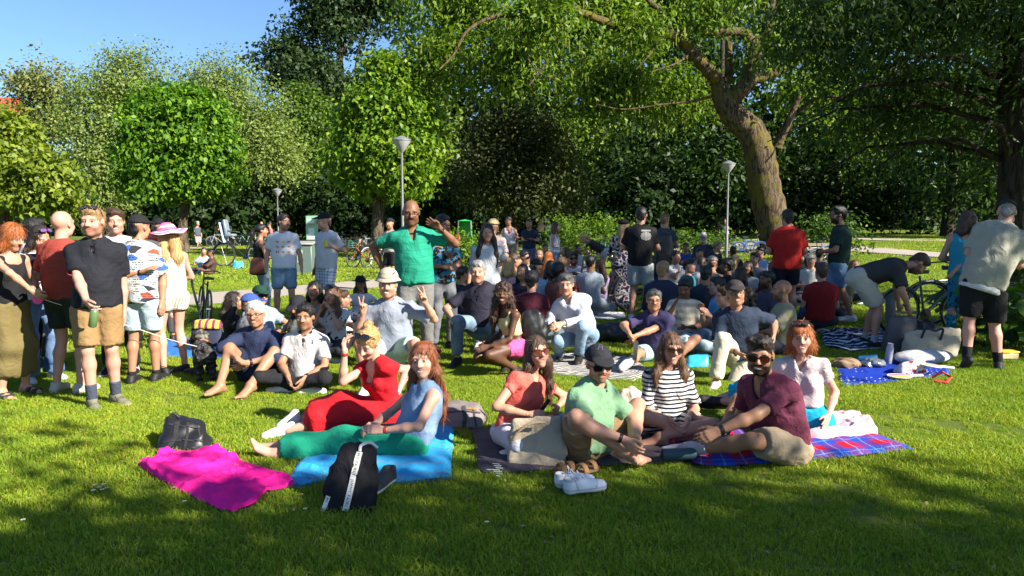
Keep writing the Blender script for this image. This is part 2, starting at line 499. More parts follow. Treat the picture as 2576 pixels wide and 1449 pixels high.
def head_prims(hc, R, s, sex, simple_):
    "R rows: left, forward, up"
    W = lambda x, y, z: hc + s * (R[0] * x + R[1] * y + R[2] * z)
    E = lambda c, r, k=0.02, op=1: Prim(W(*c), ell=np.array(r) * s, R=R, k=k * s, op=op)
    C = lambda a, b, ra, rb, k=0.012: Prim(W(*a), W(*b), ra * s, rb * s, k * s)
    fm = sex == 'f'; jw = 0.056 if fm else 0.063
    P = [E((0, -0.014, 0.030), (0.0765, 0.095, 0.087)),
         E((0, 0.030, -0.040), (jw, 0.062, 0.072), 0.03)]
    if not fm: P.append(C((-0.042, 0.02, -0.075), (0.042, 0.02, -0.075), 0.026, 0.026, 0.03))
    P += [E((0, 0.066, -0.098), (0.024, 0.022, 0.019), 0.03),
          E((0.036, 0.060, -0.030), (0.028, 0.028, 0.026), 0.025), E((-0.036, 0.060, -0.030), (0.028, 0.028, 0.026), 0.025)]
    if simple_:
        P += [C((0, 0.088, 0.01), (0, 0.108, -0.026), 0.010, 0.014)]
    else:
        P += [C((-0.040, 0.074, 0.024), (0.040, 0.074, 0.024), 0.010 if fm else 0.014, 0.010 if fm else 0.014, 0.02),
              E((0.032, 0.100, 0.004), (0.019, 0.019, 0.014), 0.014, -1), E((-0.032, 0.100, 0.004), (0.019, 0.019, 0.014), 0.014, -1),
              E((0.031, 0.074, 0.004), (0.0135,) * 3, 0.004), E((-0.031, 0.074, 0.004), (0.0135,) * 3, 0.004),
              C((0, 0.086, 0.016), (0, 0.113, -0.024), 0.0085, 0.0125, 0.012),
              E((0.013, 0.100, -0.028), (0.009, 0.010, 0.008), 0.010), E((-0.013, 0.100, -0.028), (0.009, 0.010, 0.008), 0.010),
              C((-0.020, 0.081, -0.054), (0.020, 0.081, -0.054), 0.0065, 0.0065, 0.012), C((-0.015, 0.081, -0.066), (0.015, 0.081, -0.066), 0.0075, 0.0075, 0.012),
              E((0, 0.094, -0.0600), (0.026, 0.012, 0.0022), 0.004, -1)]
    for sg in (1, -1):
        P.append(Prim(W(sg * 0.077, -0.008, -0.004), ell=np.array([0.010, 0.019, 0.031]) * s, R=R, k=0.008 * s))
    return P

def face_col(V, hc, R, s, skin, o, col):
    q = ((V - hc) @ R.T) / s; x, y, z = q[:, 0], q[:, 1], q[:, 2]; ax = np.abs(x)
    inh = (np.linalg.norm(q, axis=1) < 0.16)
    sk = np.array(skin)
    def put(m, c, a=1.0):
        m = m & inh; col[m] = col[m] * (1 - a) + np.array(c) * a
    front = y > 0.055
    put(front & (((ax - 0.040) / 0.022) ** 2 + ((z + 0.028) / 0.02) ** 2 < 1), sk * [1.12, 0.82, 0.78], 0.5)
    put((y > 0.10) & (ax < 0.018) & (z > -0.04) & (z < 0), sk * [1.1, 0.85, 0.8], 0.5)
    hcol = np.array(o['hc'])
    bc = np.array(o['beardc']) if o['beardc'] is not None else hcol
    if o['beard'] > 0:
        m = ((y > 0.005) & (z < -0.048) & (z > -0.135) & (ax < 0.075)) | ((ax > 0.045) & (z < -0.01) & (y > 0.0) & (y < 0.055) & (z > -0.13))
        m &= ~((ax < 0.021) & (z > -0.072) & (z < -0.050) & (y > 0.075)) & ~((z > -0.044) & (y > 0.06))
        put(m, bc, o['beard'])
    if o['stache'] > 0: put((y > 0.078) & (z < -0.036) & (z > -0.05) & (ax < 0.030), bc, o['stache'])
    lip = np.array(o['lip']) if o['lip'] else sk * [0.95, 0.50, 0.48]
    if o['smile']:
        zc = -0.0605 + 0.16 * (ax - 0.012).clip(0)
        put((y > 0.07) & (ax < 0.027) & (np.abs(z - zc) < 0.0095), lip, 0.9)
        put((y > 0.07) & (ax < 0.018) & (np.abs(z - zc + 0.0006) < 0.0044), (0.58, 0.55, 0.50))
    else:
        put((y > 0.076) & (ax < 0.023) & (z < -0.050) & (z > -0.071), lip, 0.8)
        put((y > 0.076) & (ax < 0.022) & (np.abs(z + 0.0605) < 0.0028), sk * 0.35, 0.8)
    e = ((ax - 0.032) / 0.0150) ** 2 + ((z - 0.0035) / 0.0068) ** 2
    put((y > 0.05) & (e < 1.6), sk * [0.45, 0.38, 0.36], 0.75)
    put((y > 0.05) & (e < 0.75), (0.45, 0.42, 0.40))
    put((y > 0.05) & (((ax - 0.0315) / 0.0062) ** 2 + ((z - 0.0035) / 0.0064) ** 2 < 1), (0.02, 0.013, 0.01))
    if o['brow'] > 0:
        zb = 0.0245 - 2.2 * (ax - 0.030) ** 2 * 4
        put((y > 0.04) & (ax > 0.012) & (ax < 0.055) & (np.abs(z - zb) < (0.0045 if o['sex'] == 'm' else 0.003)), np.minimum(hcol, 0.2) * 0.9, o['brow'])
    if o['buzz'] > 0:
        m = ((z > 0.055 + 0.25 * (y - 0.05).clip(0) + 0.0) & (y < 0.075)) | ((y < -0.02) & (z > -0.05)) | ((y < 0.03) & (z > 0.01))
        m &= ~((ax > 0.070) & (z < 0.025) & (y > -0.03))
        put(m, hcol, o['buzz'])
    return col

def hair_prims(st, hc, R, s, o):
    W = lambda x, y, z: hc + s * (R[0] * x + R[1] * y + R[2] * z)
    E = lambda c, r, k=0.02, op=1: Prim(W(*c), ell=np.array(r) * s, R=R, k=k * s, op=op)
    dn = np.array([0, 0, -1.0])
    P = []; vol = o.get('vol', 0.0) if not o.get('hat') else -0.012
    cap = E((0, -0.020, 0.034), (0.084 + vol, 0.100 + vol, 0.092 + vol))
    face = E((0, 0.132, -0.036), (0.062, 0.088, 0.130), 0.010, -1)
    if st in ('short', 'crop', 'curlyshort'):
        P = [cap] + ([] if o.get('hat') else [E((0, 0.03, 0.085), (0.062, 0.055, 0.034 + vol * 0.6), 0.03)])
        if st == 'curlyshort': P += [E((RNG.uniform(-.06, .06), RNG.uniform(-.07, .06), 0.085 + RNG.uniform(-.02, .02)), (0.03,) * 3, 0.015) for _ in range(10)]
        P += [face]
        P += [Prim(W(0, 0.0, -0.075), ell=np.array([0.12, 0.125, 0.078]) * s, R=R, k=0.012 * s, op=-1)]
        for sg in (1, -1): P.append(E((sg * 0.088, 0.03, -0.03), (0.02, 0.06, 0.058), 0.01, -1))
        P += [E((0, -0.085, -0.03), (0.062, 0.022, 0.055), 0.02)]
    elif st in ('long', 'wavy', 'curly', 'bob', 'straight', 'ponytail', 'bun'):
        P = [cap]
        if st in ('bun', 'ponytail'):
            P += [E((0, 0.02, 0.08), (0.064, 0.06, 0.03), 0.03), E((0, 0.130, -0.040), (0.064, 0.085, 0.125), 0.010, -1)]
            P += [Prim(W(0, 0.03, -0.085), ell=np.array([0.12, 0.135, 0.075]) * s, R=R, k=0.012 * s, op=-1)]
            if st == 'bun':
                P += [E((0, -0.055, 0.125), (0.042, 0.042, 0.038), 0.012), E((0.015, -0.07, 0.15), (0.025, 0.022, 0.022), 0.01)]
            else:
                a = W(0, -0.11, 0.04); b = a + s * (R[1] * -0.07 + dn * 0.10); c = b + s * dn * o.get('len', 0.16)
                P += [Prim(a, b, 0.030 * s, 0.036 * s, 0.02), Prim(b, c, 0.036 * s, 0.016 * s, 0.02)]
        else:
            L = o.get('len', 0.30); w = 0.040 if st == 'curly' else 0.033
            P += [E((0, -0.03, -0.03), (0.080 + vol, 0.088 + vol, 0.09), 0.03)]
            if st == 'bob':
                P += [E((0, -0.022, -0.045), (0.094, 0.085, 0.095), 0.02)]
            P += [E((0, 0.130, -0.036), (0.057, 0.086, 0.126), 0.010, -1), E((0, 0.06, -0.14), (0.054, 0.09, 0.08), 0.01, -1)]
            for sg in (1, -1):
                fr = o.get('front', 0.0)
                a = W(sg * 0.070, -0.01 + 0.03 * fr, 0.02); b = W(sg * 0.083, -0.008 + 0.035 * fr, -0.09)
                P += [Prim(a, b, 0.024 * s, (w - 0.006) * s, 0.02)]
                if st != 'bob':
                    c = b + s * (dn * L * 0.55 + R[0] * sg * 0.028 + R[1] * (-0.045 + 0.10 * fr)); e = c + s * (dn * L * 0.5 + R[0] * sg * 0.01 + R[1] * 0.02 * fr)
                    P += [Prim(b, c, w * s, (w + 0.003) * s, 0.03), Prim(c, e, (w + 0.003) * s, 0.012 * s, 0.03)]
            if st != 'bob':
                a = W(0, -0.085, -0.05); c = a + s * (dn * L * 0.7 + R[1] * -0.035); e = c + s * dn * L * 0.4
                P += [Prim(a, c, 0.062 * s, 0.058 * s, 0.03), Prim(c, e, 0.058 * s, 0.025 * s, 0.03)]
            if st == 'bob' or o.get('fringe'):
                P += [E((0, 0.052, 0.052), (0.060, 0.036, 0.034), 0.015)]
    return P

class Fig: pass

def person(label, base, H=1.75, sex='m', yaw=0, skin='fair', build=1.0, legs='stand', head=None, hyaw=None, hp=0, hr=0,
           lean=(0, 0), cyaw=None, pz=None, hands=('down', 'down'), fing=(None, None), elb=(None, None), feet=None, knees=None, toes=None,
           top=None, bot=None, shoes=None, socks=None, hair=('short', 'brown'), hopt=None, hat=None, glasses=None, watch=None,
           beard=0.0, stache=0.0, beardc=None, smile=False, lip=None, brow=0.85, buzz=0.0, belly=0.0, detail=None, depth=None, curl=(0.5, 0.5), group=None, over=None, slouch=0.03, name='person', ll=1.0):
    """one figure. base: picture position of the ground contact, or world (x,y) when depth is given as 'w'."""
    F = Fig()
    g = gp(*base) if depth is None else at(base[0], 700, depth) * [1, 1, 0]
    g[2] = gz(g[0], g[1])
    Z = g[1]; s = H / 1.75; px = Z / (FPX * 1024 / 2576)     # metres covered by one rendered pixel
    near = px < 0.0105; mid = px < 0.0165
    if detail is not None: near = mid = detail
    ya = math.radians(yaw); fw = np.array([math.sin(ya), -math.cos(ya), 0]); lf = np.array([math.cos(ya), math.sin(ya), 0]); up = np.array([0, 0, 1.0])
    def loc(v):
        if v is None: return None
        if isinstance(v, list): return g + s * (lf * v[0] + fw * v[1] + up * v[2])
        if isinstance(v, np.ndarray): return v
        return at(v[0], v[1], Z + (v[2] if len(v) > 2 else 0))
    seat = legs not in ('stand', 'walk')
    P = g + up * s * ((0.105 if seat else 0.935) if pz is None else pz)
    hy = math.radians(yaw if hyaw is None else hyaw); hpr = math.radians(hp); hrr = math.radians(hr)
    hf = np.array([math.sin(hy) * math.cos(hpr), -math.cos(hy) * math.cos(hpr), -math.sin(hpr)])
    hl = np.array([math.cos(hy), math.sin(hy), 0]); hu = np.cross(hf, hl) * -1
    hu = nrm(np.cross(hl, hf)) if np.cross(hl, hf)[2] > 0 else nrm(np.cross(hf, hl))
    hl2 = hl * math.cos(hrr) + hu * math.sin(hrr); hu = hu * math.cos(hrr) - hl * math.sin(hrr); hl = hl2
    hR = np.array([hl, hf, hu]); sH = s * 1.03
    if head is None:
        N = P + s * (up * math.sqrt(max(0.05, 0.25 - lean[0] ** 2 * .25 - lean[1] ** 2 * .25)) * 0.95 + lf * lean[0] * 0.5 + fw * lean[1] * 0.5)
        hc = N + s * (up * 0.178 + (lf * lean[0] + fw * lean[1]) * 0.1 + hf * 0.035)
    else:
        hc = loc(head); d = hc - P
        N = hc - s * (hu * 0.065 + nrm(d) * 0.118 + hf * 0.03)
        Lt = np.linalg.norm(N - P)
        if Lt > 0.56 * s or Lt < 0.40 * s:
            print('torso %.2f (want .5) %s' % (Lt / s, label))
            if Lt > 0.56 * s: P = N - nrm(N - P) * 0.56 * s
    cy = math.radians(yaw if cyaw is None else cyaw)
    cl = np.array([math.cos(cy), math.sin(cy), 0])
    M = (P + N) / 2 - fw * slouch * s
    axc = nrm(N - M); cl = nrm(cl - axc * (cl @ axc)); cf = np.cross(cl, axc)
    axp = nrm(M - P); pl = nrm(lf - axp * (lf @ axp)); pf = np.cross(pl, axp)
    cR = np.array([cl, cf, axc]); pR = np.array([pl, pf, axp])
    fm = sex == 'f'
    sw = (0.143 if fm else 0.162) * s * (0.55 + 0.45 * build); hw = 0.088 * s
    S = [N - axc * 0.055 * s + cl * sg * sw for sg in (1, -1)]
    Hp = [P + pl * sg * hw - axp * 0.01 * s for sg in (1, -1)]
    ua, fa, th, sh = 0.285 * s, 0.255 * s, 0.43 * s * ll, 0.425 * s * ll
    # legs
    pres = dict(stand=([0.125, 0.0, 0.085], [0.11, 0.9, 0.45]), walk=([0.09, 0.1, 0.085], [0.1, 0.9, 0.45]),
                cross=([-0.10, 0.30, 0.075], [0.45, 0.40, 0.20]), up=([0.12, 0.50, 0.085], [0.16, 0.3, 0.9]),
                straight=([0.10, 0.90, 0.075], [0.12, 0.5, 0.6]), side=([0.45, 0.10, 0.07], [0.2, 0.6, 0.1]))
    K, A, Tt = [], [], []
    for i, sg in enumerate((1, -1)):
        a, kp = pres.get(legs, pres['stand'])
        a = [a[0] * sg, a[1], a[2]]; kp = [kp[0] * sg, kp[1], kp[2]]
        ta = loc(feet[i]) if feet is not None and feet[i] is not None else loc(a)
        tk = loc(knees[i]) if knees is not None and knees[i] is not None else loc(kp)
        k_, a_ = ik(Hp[i], ta, th, sh, tk)
        a_[2] = max(a_[2], 0.035 * s); k_[2] = max(k_[2], 0.055 * s)
        K.append(k_); A.append(a_)
        if toes is not None and toes[i] is not None: tv = nrm(loc(toes[i]) - a_)
        else:
            out = lf * sg * 0.18 if legs in ('stand', 'walk') else lf * sg * (0.3 if legs == 'cross' else 0.1)
            shn = nrm(a_ - k_); tv = nrm(fw + out); tv = nrm(tv - up * tv[2])
            if abs(shn[2]) < 0.5 and legs not in ('stand', 'walk', 'up'): tv = nrm(np.array([shn[0], shn[1], 0]) * (0.4 if legs == 'straight' else 1.0) + (up * 0.9 if legs == 'straight' else 0))
        Tt.append(tv)
    # arms
    hp_pres = dict(down=([0.27, 0.05, 0.80], [0.38, -0.25, 1.1]), hip=([0.17, 0.06, 1.0], [0.55, -0.2, 1.1]), back=([0.0, -0.16, 1.05], [0.4, -0.4, 1.1]),
                   belly=([0.04, 0.24, 1.08], [0.45, -0.1, 1.0]), chest=([0.04, 0.26, 1.22], [0.45, 0.0, 1.0]), cross=([-0.12, 0.22, 1.20], [0.4, 0.1, 1.05]),
                   face=([0.05, 0.22, 1.52], [0.3, 0.2, 1.1]), pocket=([0.20, 0.06, 0.88], [0.42, -0.2, 1.1]),
                   lap=([0.06, 0.28, 0.26], [0.45, 0.0, 0.35]), knee=([0.16, 0.42, 0.38], [0.40, 0.0, 0.35]), ground=([0.30, -0.22, 0.10], [0.5, -0.4, 0.4]),
                   shin=([0.03, 0.52, 0.36], [0.45, 0.2, 0.4]), hold=([0.04, 0.30, 0.42], [0.40, 0.0, 0.3]), mouth=([0.04, 0.18, 0.62], [0.35, 0.1, 0.3]))
    El, Wr, Hd = [], [], []
    for i, sg in enumerate((1, -1)):
        t = hands[i]; pole = None
        if isinstance(t, str):
            a, kp = hp_pres[t]
            if not seat and t in hp_pres: a = [a[0] * sg, a[1], a[2]]; kp = [kp[0] * sg, kp[1], kp[2]]
            else: a = [a[0] * sg, a[1], a[2]]; kp = [kp[0] * sg, kp[1], kp[2]]
            t = a; pole = loc(kp)
            if not seat: t = loc(t) + (N - P - up * 0.5 * s) * (1.0 if t[2] > 1.15 else 0.6)
        if elb[i] is not None: pole = loc(elb[i])
        if pole is None: pole = S[i] + s * (-up * 0.4 + cl * sg * 0.25 - cf * 0.12)
        e_, h_ = ik(S[i], loc(t), ua, fa + 0.055 * s, pole)
        El.append(e_); d = nrm(h_ - e_); w_ = e_ + d * fa; Wr.append(w_)
        if fing[i] is not None:
            f_ = loc(fing[i]); d = nrm(f_ - w_)
        Hd.append(d)
    F.__dict__.update(g=g, Z=Z, s=s, P=P, N=N, M=M, hc=hc, hR=hR, cR=cR, pR=pR, S=S, Hp=Hp, K=K, A=A, El=El, Wr=Wr, Hd=Hd, Tt=Tt, px=px, lf=lf, fw=fw, up=up, loc=loc)
    bt = build * (0.9 if fm else 1.0)
    tb = 0.80  # torso is shrunk where clothing covers it
    bare = top is None or top.get('kind') in ('tank', 'bikini')
    ti = 1.0 if bare else 0.93
    sc3 = np.array([1, 0.68 + belly * 0.6, 1])
    U = lambda h: P + (M - P) * min(1, h * 2) + (N - M) * max(0, h * 2 - 1)      # point up the spine 0..1
    hipw = (0.150 if fm else 0.142) * bt * s; wst = (0.112 if fm else 0.134) * bt * s; chs = (0.138 if fm else 0.158) * bt * s
    def torso(i, infl=0.0, cutlo=None, cuthi=None, yoke=True, bel=belly):
        c = []
        if cutlo is not None: c.append((cutlo, -axp))
        ch = list(c)
        if cuthi is not None: ch.append((cuthi, axc))
        T = [Prim(U(0.0), U(0.42), hipw * i + infl, wst * i + infl, 0.04, R=pR, s=sc3, cut=c),
             Prim(U(0.38), U(0.74), wst * i + infl, chs * i + infl, 0.04, R=cR, s=np.array([1, 0.66 + bel * 0.25, 1]), cut=c)]
        if bel > 0: T.append(Prim(U(0.22) + pf * 0.045 * s, U(0.4) + cf * 0.055 * s, (0.10 + 0.25 * bel) * s + infl, (0.10 + 0.2 * bel) * s + infl, 0.06, cut=c))
        if yoke:
            T += [Prim(S[0] - axc * 0.012 * s, S[1] - axc * 0.012 * s, 0.056 * s * i + infl, 0.056 * s * i + infl, 0.05, cut=ch),
                  Prim(U(0.74), N - axc * 0.01 * s, 0.10 * s * i + infl, 0.050 * s * i + infl, 0.05, R=cR, s=np.array([1, 0.75, 1]), cut=ch)]
        if fm:
            for sg in (1, -1): T.append(Prim(U(0.64) + cl * sg * 0.066 * s + cf * 0.075 * s, ra=0.060 * s * bt * i + infl * 0.7, k=0.035, cut=c))
        return T
    B = torso(ti)
    B += [Prim(N - axc * 0.03 * s - cf * 0.01 * s, hc + hR[2] * -0.05 * s - hR[1] * 0.012 * s, 0.056 * s * (0.84 if fm else 1.0), 0.054 * s * (0.84 if fm else 1.02), 0.02)]
    B += head_prims(hc, hR, sH, sex, not mid)
    ab = (0.80 if fm else 0.94) * (0.6 + 0.4 * build)
    lb = (0.93 if fm else 0.95) * (0.6 + 0.4 * build)
    legbare = bot is None or bot.get('kind') in ('shorts', 'skirt')
    for i in (0, 1):
        d = nrm(Wr[i] - El[i])
        B += [Prim(S[i] - axc * 0.015 * s, El[i], 0.055 * s * ab, 0.041 * s * ab, 0.025),
              Prim(El[i], El[i] + d * 0.09 * s, 0.040 * s * ab, 0.043 * s * ab, 0.02), Prim(El[i] + d * 0.09 * s, Wr[i], 0.043 * s * ab, 0.027 * s * ab, 0.02)]
        kd = nrm(A[i] - K[i]); back = nrm(np.cross(kd, pl)); back = back if back @ (Hp[i] - K[i]) > 0 or True else -back
        bk = nrm(Hp[i] - K[i] - kd * ((Hp[i] - K[i]) @ kd) + 1e-6)
        B += [Prim(Hp[i], K[i], 0.088 * s * lb * (1 if legbare else 0.9), 0.055 * s * lb, 0.03),
              Prim(K[i], K[i] + kd * 0.13 * s - (fw if legs in ('stand', 'walk') else -bk) * 0.012 * s, 0.052 * s * lb, 0.055 * s * lb, 0.02),
              Prim(K[i] + kd * 0.13 * s - (fw if legs in ('stand', 'walk') else -bk) * 0.012 * s, A[i], 0.055 * s * lb, 0.036 * s * lb, 0.03)]
    # hands
    cq = 1.2 if group else 1.0
    regs = [(hc - hR[2] * 0.005 * s, 0.162 * s, max(0.0058, 0.85 * px) * cq)]
    for i, sg in enumerate((1, -1)):
        d = Hd[i]; w = Wr[i]; fo = nrm(El[i] - w)
        spec = curl[i]; pose = None; nrmv = None
        if isinstance(spec, tuple): pose, nrmv = spec[0], (loc(spec[1]) - w if not isinstance(spec[1], list) else lf * spec[1][0] + fw * spec[1][1] + up * spec[1][2])
        side = nrm(np.cross(d, nrm(hc - w)) if nrmv is None else np.cross(d, nrmv)) if True else 0
        pn = nrm(np.cross(side, d)) if nrmv is None else nrm(nrmv - d * (nrmv @ d))     # palm-facing normal
        side = np.cross(d, pn) * (1 if i == 0 else -1)         # points to the thumb side
        if nrmv is None: # natural: thumb roughly up/inward, palm towards body
            tgt = nrm(-cl * sg * 0.9 + cf * 0.2 - up * 0.3 + fw * 0.1)
            pn = nrm(tgt - d * (tgt @ d)); side = nrm(np.cross(pn, d)) * (1 if i == 1 else -1)
            if side @ (cf + up * 0.6) < 0: side = -side
        hs = s * (0.90 if fm else 1.0)
        if not mid:
            B += [Prim(w, w + d * 0.09 * hs, 0.026 * hs, 0.036 * hs, 0.02, R=np.array([side, pn, d]), s=np.array([1.1, 0.6, 1])),
                  Prim(w + d * 0.09 * hs, w + d * 0.155 * hs + pn * 0.03 * hs, 0.030 * hs, 0.018 * hs, 0.015, R=np.array([side, pn, d]), s=np.array([1.1, 0.6, 1])),
                  Prim(w + d * 0.035 * hs + side * 0.025 * hs, w + d * 0.085 * hs + side * 0.052 * hs + pn * 0.012 * hs, 0.013 * hs, 0.010 * hs, 0.01)]
            continue
        kn = w + d * 0.088 * hs
        for j in range(4):
            off = side * (0.0285 - 0.019 * j) * hs
            B.append(Prim(w + d * 0.012 * hs + off * 0.55, kn + off - d * 0.004 * abs(j - 1) * hs, 0.0165 * hs, 0.0125 * hs, 0.012))
        cu = pose if pose is not None else spec
        for j in range(4):
            off = side * (0.0285 - 0.019 * j) * hs; L = [0.072, 0.080, 0.074, 0.058][j] * hs
            c = cu if not isinstance(cu, str) else 0.3
            spread = (1.5 - j) * 0.05
            if cu == 'v': c = 0.0 if j < 2 else 1.0; spread = (0.5 - j) * 0.22 * -1 if j < 2 else 0; spread = [0.20, -0.20, 0, 0][j]
            if cu == 'open': c = 0.10; spread = (1.5 - j) * 0.13
            p0 = kn + off - d * 0.004 * abs(j - 1) * hs; dd = nrm(d + side * spread)
            ang = c * 0.95
            for q, fr in enumerate((0.45, 0.31, 0.26)):
                ang_q = ang * (0.6 + 0.55 * q) if c < 0.95 else ang * (1.2 + 0.8 * q)
                v = dd * math.cos(ang_q) + pn * math.sin(ang_q)
                p1 = p0 + v * L * fr
                B.append(Prim(p0, p1, (0.0098 - 0.0008 * q) * hs, (0.0092 - 0.0009 * q) * hs, 0.005)); p0 = p1
        t0 = w + d * 0.022 * hs + side * 0.018 * hs
        t1 = t0 + nrm(d * 0.75 + side * (0.7 if cu != 'v' else 0.2) + pn * (0.25 if cu != 'v' else 0.8)) * 0.046 * hs
        t2 = t1 + nrm(d * 0.95 + side * (0.25 if cu != 'v' else -0.6) + pn * 0.35) * 0.034 * hs; t3 = t2 + nrm(d + pn * 0.4) * 0.024 * hs
        B += [Prim(t0, t1, 0.0155 * hs, 0.0115 * hs, 0.012), Prim(t1, t2, 0.0112 * hs, 0.0102 * hs, 0.006), Prim(t2, t3, 0.0102 * hs, 0.0085 * hs, 0.005)]
        if near or px < 0.013: regs.append((w + d * 0.095 * hs, 0.105 * hs, max(0.0062, 0.9 * px) * cq))
    # feet
    foot_fr = []
    for i in (0, 1):
        tv = Tt[i]; kd = nrm(K[i] - A[i]); fu = nrm(kd - tv * (kd @ tv)); 
        if np.linalg.norm(kd - tv * (kd @ tv)) < 0.2: fu = nrm(up - tv * tv[2] + 1e-3 * lf)
        if abs(tv[2]) < 0.15 and A[i][2] < 0.13 * s and not (shoes == 'bare' and kd[2] < 0.3) and kd[2] > 0.2: fu = up
        sd = np.cross(tv, fu); foot_fr.append((tv, fu, sd))
        if shoes == 'bare' or (isinstance(shoes, dict) and shoes.get('sandal')) or shoes is None:
            a = A[i]; heel = a - tv * 0.035 * s - fu * 0.045 * s; ball = a + tv * 0.125 * s - fu * 0.058 * s
            fR = np.array([sd, fu, tv])
            B += [Prim(a, heel, 0.037 * s, 0.030 * s, 0.02), Prim(a - fu * 0.015 * s, ball, 0.038 * s, 0.030 * s, 0.03, R=fR, s=np.array([1.15, 0.75, 1])),
                  Prim(heel, ball, 0.028 * s, 0.030 * s, 0.02, R=fR, s=np.array([1.1, 0.8, 1]))]
            io = sd if (sd @ lf) * (1 if i == 0 else -1) < 0 else -sd     # inner side carries the big toe
            for j in range(5):
                r_ = [0.0145, 0.0105, 0.0098, 0.009, 0.0085][j] * s; L = [0.062, 0.058, 0.050, 0.042, 0.034][j] * s
                b0 = ball + io * (0.026 - 0.0145 * j) * s - tv * 0.010 * s * j * 0.5 - fu * 0.003 * s
                B.append(Prim(b0, b0 + tv * L + fu * 0.004, r_, r_, 0.006))
            if near: regs.append((a + tv * 0.09 * s - fu * 0.03 * s, 0.15 * s, max(0.008, 1.0 * px)))
    F.foot = foot_fr
    bv = max(0.0145, 2.05 * px) * cq
    if not mid: bv = max(bv, 0.02); regs = regs[:1]
    V, Q = sdf(B, bv, regs)
    sk = np.array(SKIN[skin] if isinstance(skin, str) else skin)
    rp = np.random.default_rng(abs(hash(label)) % 1000 if False else len(label) * 7 + int(base[0]))
    sk = sk * rp.uniform(0.70, 0.79)
    col = np.tile(sk, (len(V), 1))
    hcl = HAIRC[hair[1]] if hair and isinstance(hair[1], str) else (hair[1] if hair else (0.02, 0.015, 0.01))
    o = dict(hc=hcl, beard=beard, stache=stache, beardc=(HAIRC[beardc] if beardc else None), lip=lip, smile=smile, brow=brow, buzz=buzz, sex=sex)
    col = face_col(V, hc, hR, sH, sk, o, col)
    if socks is not None and not isinstance(socks, dict): socks = dict(c=socks)
    me = mesh_np(name, V - g, Q, colmat('skin', 0.52, 0.35), col=col)
    root = link(name, me, loc=g); tag(root, label, 'person', group)
    F.root = root
    def child(nm, prims, vox, mat, fr=None, org=None, post=None, col_=None, regions=(), cf_=None):
        v, q = sdf(prims, vox, regions, post)
        if not len(q): return None
        rc = ((v - org) @ fr.T) if fr is not None else v - g
        cc = cf_(v) if cf_ is not None else col_
        return link(nm, mesh_np(nm, v - g, q, mat, rc=rc, col=cc), root)
    F.child = child
    cv = max(0.0135, 1.85 * px) * cq; seed = int(base[0] * 3 + base[1])
    # garments
    if top is not None:
        lo_ = top.get('loose', 0.018) * 0.8 * s; k = top['kind']; sl = top.get('sleeve', 0.62)
        if k in ('tank', 'bikini', 'dresstop', 'offshoulder'): sl = 0
        hem = P + axp * top.get('hem', -0.03) * s
        nk = N + axc * top.get('neck', -0.005) * s
        G = torso(1.0, lo_, cutlo=hem, cuthi=nk, yoke=k not in ('tank', 'bikini', 'offshoulder'))
        drape = top.get('drape', 0.5)
        if k == 'dresstop':
            for q_ in G:
                q_.cut = list(q_.cut) + [(S[0] - cl * 0.035 * s, cl), (S[1] + cl * 0.035 * s, -cl)]
        G.append(Prim(U(0.70), hem - axp * 0.05 * s, chs + lo_ * 0.6, (hipw * 1.02 + 0.026 * s + lo_ * drape if not top.get('tuck') else wst * 0.98 + lo_ * (0.4 + drape)), 0.05, R=cR, s=np.array([1, (0.80 if not top.get('tuck') else 0.70) + belly * 0.35, 1]), cut=[(hem, -axp)]))
        if k in ('tank', 'offshoulder', 'bikini'):
            tl = U(0.80)
            for q_ in G: q_.cut = list(q_.cut) + [(tl, axc)]
            if k != 'offshoulder':
                for sg in (1, -1):
                    st = top.get('strap', 0.030)
                    a0 = U(0.74) + cl * sg * 0.085 * s + cf * 0.070 * s; a1 = N - axc * 0.035 * s + cl * sg * 0.10 * s; a2 = U(0.74) + cl * sg * 0.085 * s - cf * 0.085 * s
                    G += [Prim(a0, a1 + cf * 0.03 * s, st * s, st * s, 0.02), Prim(a1 + cf * 0.03 * s, a1 - cf * 0.05 * s, st * s, st * s, 0.02), Prim(a1 - cf * 0.05 * s, a2, st * s, st * s, 0.02)]
            else:
                for i in (0, 1): G.append(Prim(S[i] + (El[i] - S[i]) * 0.12, S[i] + (El[i] - S[i]) * 0.38, 0.07 * s, 0.066 * s, 0.03, cut=[(S[i] + (El[i] - S[i]) * 0.40, nrm(El[i] - S[i]))]))
        for i in (0, 1):
            if sl <= 0: continue
            d1 = nrm(El[i] - S[i]); e = S[i] + d1 * ua * min(sl, 1)
            r1 = 0.045 * s * ab + lo_ * (0.8 if fm else 1.1 if sl < 1 else 0.8)
            G.append(Prim(S[i] - axc * 0.012 * s, e + d1 * (0.03 if sl < 1 else 0), 0.055 * s * ab + lo_ * (0.35 if fm else 0.6), r1 + (0.004 if sl < 1 else 0), 0.03, cut=[(e, d1)] if sl < 1 else None))
            if sl > 1:
                d2 = nrm(Wr[i] - El[i]); e2 = El[i] + d2 * fa * min(1.0, sl - 1)
                G.append(Prim(El[i], e2 + d2 * 0.02, r1, 0.036 * s * ab + lo_ * 0.7, 0.02, cut=[(e2, d2)]))
        # neckline opening
        nt = top.get('neckline', 'crew')
